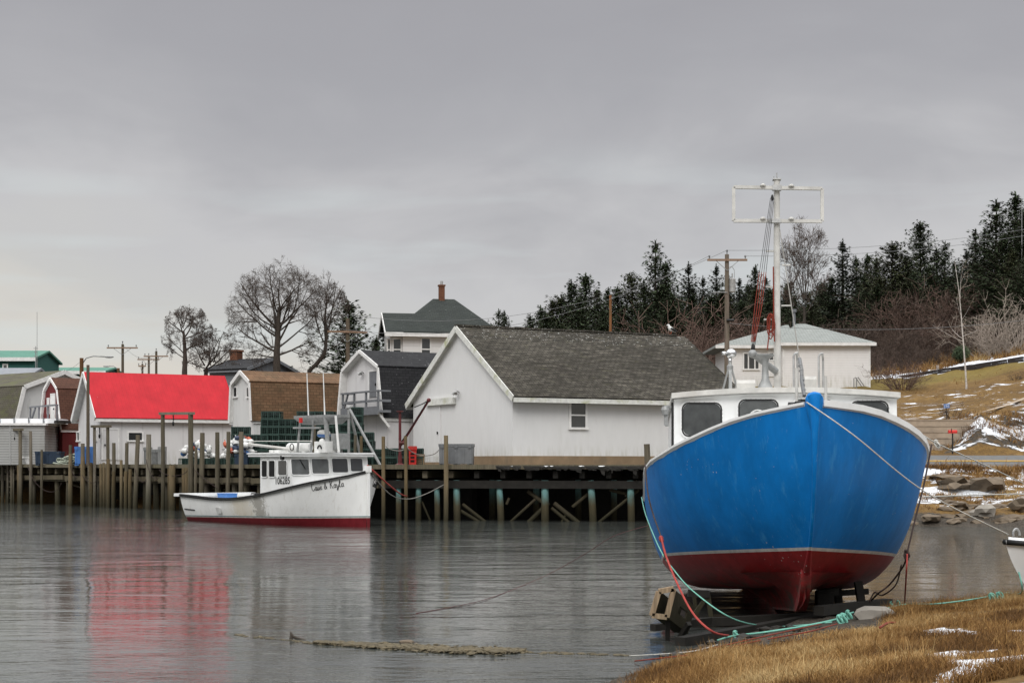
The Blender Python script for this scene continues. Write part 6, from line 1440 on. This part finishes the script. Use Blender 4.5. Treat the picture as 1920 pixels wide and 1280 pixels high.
bare_tree('bare_tree', 'largest bare tree with a wide rounded crown behind the brown roof', 520, 104,
  [(521,640,496,560,.2,.5),(520,615,455,540,.16,-1.5),(523,600,528,525,.17,.8),(525,610,580,550,.15,1.2),(523,640,580,560,.13,-1.8),(521,625,545,530,.13,2.2),(519,632,435,560,.13,1.5),(520,660,440,630,.15,-.5),(521,655,470,628,.12,2.5),
   (524,665,590,640,.13,.8),(524,650,600,590,.12,2.2),(521,610,480,525,.13,2.5),(519,585,500,520,.1,-2.2),(524,585,560,530,.1,-2.4),(518,670,455,660,.1,1.6),(522,620,440,545,.1,-2.6),(525,620,598,560,.1,-2.4)], 5, 5, .008, (4,5), dome=(527,604,108,117),
  trunk=[(519,690,0.245),(519,660,0.211),(521,630,0.177),(522,600,0.136),(523,575,0.095)])
bare_tree('bare_tree', 'leaning bare tree beside the dark spruce, its trunk bending from the left', 590, 106,
  [(611,640,600,560,.12,.6),(611,635,632,540,.12,-.6),(608,610,590,540,.09,1.4),(613,600,640,530,.09,.9),(608,600,605,515,.09,-1.2),(613,618,645,560,.08,1.4),(611,650,578,600,.09,-1),(609,585,625,512,.07,.3),(611,655,640,640,.07,1.2),(606,640,575,570,.07,1.2)], 9, 5, .0085, (3,5), dome=(612,606,46,97),
  trunk=[(580,694,0.150),(592,684,0.143),(608,664,0.136),(611,648,0.116),(612,620,0.082),(610,598,0.054)])
bare_tree('bare_tree', 'small bare tree at the left with a flat-topped twisted crown', 346, 104,
  [(346,640,335,590,.1,.5),(345,625,325,600,.09,-.9),(346,632,372,592,.1,.6),(346,635,395,620,.09,-.6),(344,612,352,575,.08,.9),(345,620,380,580,.07,-1),(344,615,320,585,.06,.9),(346,655,385,640,.08,1.2),(346,672,312,650,.07,.5),(347,680,388,668,.07,-.6),(346,665,318,628,.07,-.4),(347,660,384,615,.07,.7),(340,605,345,576,.06,-.8)], 12, 5, .0085, (4,5), dome=(352,638,50,68), up=.05,
  trunk=[(346,698,0.177),(347,670,0.136),(346,645,0.109),(344,620,0.068)])
bare_tree('bare_tree', 'low tangled bare tree between the small and the large tree', 392, 106,
  [(384,685,360,650,.1,.6),(386,690,420,660,.12,-.6),(388,688,405,630,.1,.7),(392,690,440,655,.1,.9),(384,690,350,680,.08,-.8),(400,680,425,620,.08,.2),(395,685,380,625,.08,-1),(405,685,450,680,.08,-1)], 21, 5, .0085, (4,5), dome=(402,668,62,52), spread=.9, trunk=[(386,700,0.136),(388,690,0.109)])
bare_tree('bare_tree', 'tall fan-shaped bare tree behind the boat mast', 1508, 122,
  [(1508,560,1500,470,.1,.5),(1508,565,1475,485,.09,-.6),(1509,560,1525,470,.09,.6),(1510,570,1545,505,.08,-.4),(1507,580,1465,520,.08,.6),(1509,555,1512,450,.08,-.8),(1507,560,1488,462,.08,1),(1510,560,1535,480,.08,1),(1508,590,1555,540,.07,.8),(1506,590,1460,545,.07,-.7)], 33, 4, .012, (5,7), dome=(1508,500,52,98), mtw='twig_dark', up=.14, spread=.55,
  trunk=[(1508,680,0.136),(1508,620,0.116),(1508,575,0.095)])
bi = bare_tree('birch_tree', 'slender white birch leaning slightly on the lawn', 1812, 98, [(1801,560,1798,500,.03,0),(1806,635,1770,620,.035,.3),(1805,640,1745,615,.03,-.3),(1806,630,1840,615,.03,.3),(1801,590,1785,560,.02,.2),(1803,600,1822,575,.02,-.2)], 41, 3, .01, (2,4), 'birch', 'twig_pale',
  trunk=[(1812,721,0.058),(1810,690,0.051),(1806,640,0.041),(1802,590,0.034),(1798,545,0.024),(1790,490,0.010)])
# spruces
def spruce_mb(seed, H=10.0, R=3.6, dens=1.0, open_=0.0, top_pow=.9):
    rng = random.Random(seed); T, Cw = MB(), MB(); T.tube([(0,0,-.4),(rng.uniform(-.1,.1),0,H*.5),(0,0,H)], [.018*H, .011*H, .012], 7, cap=False)
    z = H*.03
    while z < H*.99:
        f = z/H; rl = R*(1-f)**top_pow + .10; nb = max(4, int(8*dens*(1-.3*f))); a0 = rng.uniform(0,6.28); skip = rng.random() < open_*.5
        for i in range(nb):
            if rng.random() < .08+open_*.3 or (skip and rng.random() < .6): continue
            a = a0 + 6.283*i/nb + rng.uniform(-.4,.4); ln = rl*rng.choice((rng.uniform(.5,.85), rng.uniform(.8,1.0), rng.uniform(.95,1.22))); dv = Vector((math.cos(a), math.sin(a), 0)); up = lerp(-.22, .75, f**1.3) + rng.uniform(-.15,.15); zz_ = z + rng.uniform(-.15,.15)
            n = max(2, int(ln/.24)); side = Vector((-dv.y, dv.x, 0)); q_ = lambda t: Vector((0,0,zz_)) + dv*(ln*t) + Vector((0,0, ln*(up*t - .38*t*(1-t) + .12*t*t)))
            T.tube([q_(0), q_(.5), q_(1)], [.03,.02,.006], 3, cap=False)
            for j in range(n+1):
                t = j/n; w = min(.62, .34*ln)*(1-t)**.7 + .07
                if t < .10 and ln > 1.2: continue
                for q in range(7 if t < .75 else 5):
                    o = rng.uniform(-1,1); c = q_(t) + side*(o*w) + Vector((0,0,rng.uniform(-.14,.06)-.12*abs(o))); l = rng.uniform(.14,.34)*(.7+.3*(1-f)); ww = rng.uniform(.035,.08)
                    d2 = (dv*rng.uniform(.4,1)+side*(o*.8+rng.uniform(-.3,.3))+Vector((0,0,rng.uniform(-.5,.45)))).normalized(); s2 = d2.cross(Vector((rng.uniform(-.6,.6),rng.uniform(-.6,.6),1))).normalized()*ww
                    Cw.add([c-d2*l*.4-s2*.4, c-d2*l*.1+s2, c+d2*l*.8, c-d2*l*.1-s2], [(0,1,2,3)])
        z += rng.uniform(.22,.38)*(.6+.5*(1-f))
    for k in range(24):
        z = H*rng.uniform(.93,1.01); a = rng.uniform(0,6.28); dv = Vector((math.cos(a)*.5, math.sin(a)*.5, .8)); c = Vector((0,0,z)); l = .22; s2 = Vector((-dv.y,dv.x,0)).normalized()*.05; Cw.add([c-s2, c+s2, c+dv*l], [(0,1,2)])
    return T, Cw
SPR = []
def spruce_proto(seed, R, dens, op, m, tp):
    T, Cw = spruce_mb(seed, 10.0, R, dens, op, tp); o = bpy.data.objects.new('spruce_tree', None); COL.objects.link(o); a = raw('trunk', T, M['bark']); a.parent = o; c = raw('crown', Cw, M[m]); c.parent = o; SPR.append([o, False])
for q in ((1,3.4,1.0,.1,'needle',.9),(2,4.0,1.15,.0,'needle',.8),(3,3.3,.95,.3,'needle3',.95),(4,4.4,1.15,.05,'needle2',.75),(5,3.6,.9,.5,'needle',.8),(6,3.8,1.1,.1,'needle2',.9)): spruce_proto(*q)
def spruce(px, top, d, kind, label, wide=1.0, rz=None, group='spruces on the hillside'):
    X = X_(px, d); g = ground(X, d) - .2; h = Zp(top, d) - g; s = h/10; p = SPR[kind]; sc = (s*wide, s*wide, s)
    if not p[1]: p[1] = True; o = p[0]
    else: o = p[0].copy(); COL.objects.link(o); [setattr(c, 'parent', o) for c in [_cp(ch) for ch in p[0].children]]
    o.location = (X, d, g); o.rotation_euler = (0,0,RNG.uniform(0,6.28) if rz is None else rz); o.scale = sc; tag(o, label, 'tree', group)
def _cp(ch): c = ch.copy(); COL.objects.link(c); return c
LS = 'dark spruce in the unbroken row behind the long grey shed roof'; LR = 'dark spruce in the hillside wood right of the mast'
spruce(1229, 455, 138, 4, 'tallest spruce behind the shed ridge, layered with open gaps near its top', 1.0)
for px, top, d, k in ((994,592,132,0),(1014,576,131,0),(1036,566,133,5),(1052,556,134,3),(1071,528,133,0),(1098,516,134,1),(1120,545,136,5),(1140,543,138,0),(1158,540,137,1),(1184,514,137,3),(1207,530,134,0),(1248,492,140,1),(1086,560,130,1),(1025,590,129,1),(1168,575,131,0),(1130,580,130,1),(1204,580,130,1)): spruce(px, top, d, k, LS, RNG.uniform(.95,1.3))
for px, top, d, k in ((1291,494,142,2),(1318,520,140,2),(1343,498,142,2),(1365,515,140,0),(1386,522,138,2),(1416,500,138,0),(1436,518,140,2),(1452,540,138,1),(1474,540,138,0),(1540,530,140,1)): spruce(px, top, d, k, 'spruce in the row between the shed ridge and the boat mast', RNG.uniform(.9,1.15))
spruce(1725, 417, 140, 1, 'dense conical spruce standing highest in the middle of the hillside wood', 1.1)
spruce(1580, 452, 136, 2, 'thin-topped grey-green spruce just right of the antenna frame', 1.2)
spruce(1673, 456, 134, 3, 'broad olive-green spruce with a blunt top on the hillside', 1.35)
for px, top, d, k in ((1605,482,140,0),(1626,478,142,0),(1643,485,140,1),(1698,482,140,1),(1772,456,140,4),(1756,468,142,4),(1745,500,136,1),(1790,490,142,2),(1650,520,130,3),(1560,520,136,1),(1700,520,134,5),(1625,530,132,1)): spruce(px, top, d, k, LR, RNG.uniform(1,1.3))
LE = 'tall dark spruce in the clump at the right edge of the photo'
for px, top, d, k in ((1829,430,130,2),(1846,432,131,4),(1812,470,132,2),(1868,378,124,4),(1904,364,126,0),(1922,395,122,1),(1884,440,122,1),(1898,470,119,5),(1856,470,126,1),(1950,385,122,1),(1985,400,124,1),(1835,495,128,1),(1925,480,117,1)): spruce(px, top, d, k, LE, RNG.uniform(1,1.3), group='spruces at the right edge')
for k in range(44):
    px = RNG.uniform(1225, 1800); d = RNG.uniform(128, 146); top = RNG.uniform(528, 575) - 22*smooth(1500, 1750, px)
    spruce(px, top, d, RNG.choice((0,1,1,3,5)), LS if px < 1290 else ('spruce in the row between the shed ridge and the boat mast' if px < 1500 else LR), RNG.uniform(1.1,1.5))
spruce(653, 567, 112, 1, 'lone dark spruce behind the utility pole at the left of the hip-roofed house', 1.25, group=None)
spruce(706, 632, 118, 0, 'small spruce top peeping out left of the hip-roofed house', 1.3, group=None)
spruce(935, 583, 130, 4, 'left one of the twin small spruces beside the dark green hip roof', .8, group=None); spruce(946, 586, 131, 0, 'right one of the twin small spruces beside the dark green hip roof', .9, group=None)
# bushes
def bush_mb(seed, H, R, n, pale=False):
    rng = random.Random(seed); T, Cw = MB(), MB()
    for i in range(n):
        a = rng.uniform(0,6.28); l = rng.uniform(.15,1)**.6; b = Vector((math.cos(a)*.2*R, math.sin(a)*.2*R, 0)); dv = Vector((math.cos(a)*l*R*.95, math.sin(a)*l*R*.95, H*rng.uniform(.65,1.05)*(1-.3*l)))
        grow(T, Cw, b, dv, dv.length*.8, .03, 1, 3, rng, .05, .6, 4, (3,5), .18, .013, 1, .5)
    return T, Cw
BSH = []
for seed, H, R, n, m in ((1,4,2.4,22,'twig_red'),(2,4,2.6,24,'twig_dark'),(3,4,2.2,20,'twig_dark'),(4,4,2.8,16,'twig_pale'),(5,4,2.5,24,'twig_red')):
    T, Cw = bush_mb(seed, H, R, n); o = bpy.data.objects.new('bare_bush', None); COL.objects.link(o); raw('stems', T, M[m if m != 'twig_red' else 'twig_red']).parent = o; raw('twigs', Cw, M[m]).parent = o; BSH.append([o, False])
def bush(px, top, d, kind, label, wide=1.0, group=None):
    X = X_(px, d); g = ground(X, d) - .1; h = max(.4, Zp(top, d) - g); s = h/4.2; p = BSH[kind]
    if not p[1]: p[1] = True; o = p[0]
    else: o = p[0].copy(); COL.objects.link(o); [setattr(c, 'parent', o) for c in [_cp(ch) for ch in p[0].children]]
    o.location = (X, d, g); o.rotation_euler = (0,0,RNG.uniform(0,6.28)); o.scale = (s*wide, s*wide, s); tag(o, label, 'bush', group)
bush(1288, 528, 122, 0, 'big reddish bare bush fanning out above the right end of the shed roof', 1.15)
LB = 'bare brown bush in the thicket behind the bungalow'; GB = 'bare thicket on the hillside'
for px, top, d, k in ((1262,585,121,0),(1318,575,122,4),(1340,560,124,0),(1345,600,118,4),(1385,590,123,4),(1410,580,124,1),(1440,575,126,1),(1475,570,126,1),(1500,590,121,2),(1530,580,122,1),(1560,565,124,2),(1590,575,122,1),(1615,580,123,2),(1325,620,116,0),(1300,640,116,0),(1360,640,114,4),(1400,620,118,1),(1430,560,128,4),(1545,600,118,2),(1580,600,118,1)):
    bush(px, top, d, k, LB, RNG.uniform(1.0,1.4), GB)
LB2 = 'bare brown bush in the thicket below the right-hand spruces'
for px, top, d, k in ((1640,575,122,1),(1665,560,123,2),(1690,520,126,1),(1715,530,124,0),(1735,505,127,4),(1760,500,128,1),(1780,510,126,0),(1800,500,127,4),(1825,510,125,1),(1845,525,123,0),(1650,610,117,2),(1680,600,117,1),(1705,590,118,2),(1730,580,118,1),(1755,575,119,2),(1780,585,118,0),(1810,580,118,1),(1840,590,116,2),(1870,570,117,1),(1660,640,114,1),(1690,640,113,2),(1720,635,113,1),(1745,640,112.5,2),(1770,640,112.5,1),(1630,640,114,2),(1640,660,113,1),(1900,570,116,2),(1925,560,116,1)):
    bush(px, top, d, k, LB2, RNG.uniform(1.0,1.35), 'bare thicket below the spruces')
for px, top, d, lab in ((1850,560,112,'pale grey branching shrub behind the birch'),(1890,545,111.5,'tall pale grey shrub nearest the right frame edge'),(1870,590,110.5,'lower pale grey shrub spreading in front of the taller ones'),(1915,520,112,'pale bare shrub rising at the right frame edge below the spruces')): bush(px, top, d, 3, lab, 1.15)
bush(1694, 660, 101.8, 4, 'taller twigs rising behind the rounded reddish-brown shrub on the lawn', 1.1); bush(1686, 664, 101.2, 0, 'rounded reddish-brown bare shrub on the lawn behind the boat cabin', 1.5)
bush(1787, 744, 87, 1, 'small dark tuft of a shrub on the lawn above the house number', 1.3); bush(1905, 688, 99, 2, 'small bare shrub at the top of the lawn near the right edge', 1.3); bush(1645, 668, 107, 2, 'thin bare sapling against the bungalow siding', .4)
bush(1795, 838, 79, 2, 'scrubby bare bush on the snowy mound by the steps', 2.0); bush(1850, 800, 83, 1, 'scrubby bare bush on top of the snowy mound', 2.4); bush(1868, 845, 79, 4, 'reddish scrub low on the snowy mound near the road', 2.6); bush(1905, 842, 79.5, 2, 'brown scrub low at the right end of the snowy mound', 2.6); bush(1822, 846, 78.6, 0, 'reddish scrub at the foot of the snowy mound beside the mailbox', 2.2); bush(1820, 815, 81, 2, 'low scrub patch in the middle of the snowy mound', 2.4); bush(1885, 815, 81, 1, 'low scrub at the right of the snowy mound', 2.4)
mb = MB(); d = 109.5; c = P(1802,663,d); rng = random.Random(3)
for k in range(1500):
    v = Vector((rng.gauss(0,1),rng.gauss(0,1),rng.gauss(0,1))).normalized()*rng.uniform(.3,1)*.62; q = c+v; l = rng.uniform(.05,.12); a = Vector((rng.uniform(-1,1),rng.uniform(-1,1),rng.uniform(-1,1))).normalized(); b = a.orthogonal()*l*.35; mb.add([q-a*l,q+b,q+a*l,q-b],[(0,1,2,3)])
t = Thing('evergreen_shrub', 'small round dark evergreen shrub beside the birch trunk', 'shrub', (c.x,d,ground(c.x,d))); t.part('foliage', mb, M['needle'], world=True); mb = MB(); mb.tube([(c.x,d,ground(c.x,d)-.2),(c.x,d,c.z)], .05, 6); t.part('stem', mb, M['bark'], world=True)

# ------------------------------------------------------------------ grass
def grass_mat():
    m, nt, b, tc = newmat('dry_grass_blades'); at = nd(nt, 'ShaderNodeAttribute', attribute_name='tint').outputs['Color']; setc(nt, b, at)
    b.inputs['Roughness'].default_value = .8; b.inputs['Specular IOR Level'].default_value = .15; return m
M['grass'] = grass_mat()
def grass(name, label, n, region, hgt, wid, seed, keep):
    rg = np.random.default_rng(seed); V = []; C = []; cnt = 0
    pal = [(.075,.042,.018),(.115,.062,.023),(.155,.086,.031),(.20,.118,.045),(.24,.153,.064),(.29,.20,.095),(.34,.26,.14)]
    while cnt < n:
        px, d = region(rg); k = keep(px, d)
        if k <= 0 or rg.random() > k: continue
        X = X_(px, d); g = ground(X, d)
        tn = noise.noise(Vector((X*1.3, d*1.3, 7))); tn2 = noise.noise(Vector((X*.55, d*.55, 17))) + .5*noise.noise(Vector((X*2, d*2, 27)))
        for q in range(4):
            x = X + rg.normal(0,.05); y = d + rg.normal(0,.05); h = hgt*rg.uniform(.3,1.3)*(.85+.45*tn)*(.5+.5*k); w = wid*rg.uniform(.7,1.3); a = rg.uniform(0,6.28); ln = h*rg.uniform(.1,1.5); az = rg.normal(.6,1.7); h *= rg.uniform(.6,1) if rg.random() > .06 else rg.uniform(1.3,2.1)
            dx, dy = math.cos(a)*w, math.sin(a)*w; lx, ly = math.cos(az)*ln, math.sin(az)*ln
            V += [(x-dx,y-dy,g-.01),(x+dx,y+dy,g-.01),(x+dx*.7+lx*.35,y+dy*.7+ly*.35,g+h*.6),(x-dx*.7+lx*.35,y-dy*.7+ly*.35,g+h*.6),(x+lx,y+ly,g+h)]
            c = pal[min(6, max(0, int(3 + rg.normal(0,1.1) + tn2*5.5)))]; f = rg.uniform(.8,1.25); C += [(c[0]*f*1.12,c[1]*f*1.04,c[2]*f*.9,1)]*5; cnt += 1
    V = np.array(V, dtype=np.float32); nb = len(V)//5
    me = bpy.data.meshes.new(name); me.vertices.add(len(V)); me.vertices.foreach_set('co', V.ravel())
    base = np.arange(nb)[:,None]*5; L = np.concatenate([base+np.array([[0,1,2,3]]), base+np.array([[3,2,4]])], 1).ravel()
    me.loops.add(len(L)); me.loops.foreach_set('vertex_index', L.astype(np.int32))
    st = (np.arange(nb)[:,None]*7+np.array([[0,4]])).ravel(); me.polygons.add(nb*2); me.polygons.foreach_set('loop_start', st.astype(np.int32)); me.update(calc_edges=True)
    a = me.color_attributes.new('tint','FLOAT_COLOR','POINT'); a.data.foreach_set('color', np.array(C,dtype=np.float32).ravel()); me.materials.append(M['grass'])
    o = bpy.data.objects.new(name, me); COL.objects.link(o); tag(o, label, 'grass', kind='stuff'); return o
def keep_near(px, d):
    z = Tz(px, d); s, g, _ = masks(px, d, X_(px,d), d); k = 1 - g
    if z < .05: return 0
    if s > .3: k *= max(.10, 1 - 1.3*s)
    return k * (.2 + .8*smooth(-.25,.25,noise.noise(Vector((X_(px,d)*.7, d*.7, 5)))))
grass('dry_grass', 'dry straw-coloured grass covering the near bank', 260000, lambda r: (r.uniform(1090, 2080), 11 + 16.5*r.random()**1.15), .115, .003, 3, keep_near)
def keep_far(px, d):
    if d < 71: return .75*smooth(.3,1.6,Tz(px,d))*smooth(-.1,.3,noise.noise(Vector((X_(px,d)*.6,d*.9,31))) + .6*smooth(68.5,70,d))
    if d > 85: return .5*smooth(.0,.4,noise.noise(Vector((X_(px,d)*.5,d*.3,51))))
    return .9 if 78 < d < 84 and px > 1770 else .15
grass('dry_weeds', 'dry brown weeds along the roadside and pond bank', 26000, lambda r: (r.uniform(1640, 2100), r.uniform(63.6,70.8) if r.random()<.7 else (r.uniform(78,85) if r.random()<.6 else r.uniform(85,104))), .3, .012, 4, keep_far)
grass('dry_weeds', 'rough dry grass strip at the foot of the hillside thicket', 9000, lambda r: (r.uniform(1620, 2050), r.uniform(109,116)), .6, .02, 6, lambda px, d: .7 if px > 1700 else .4)
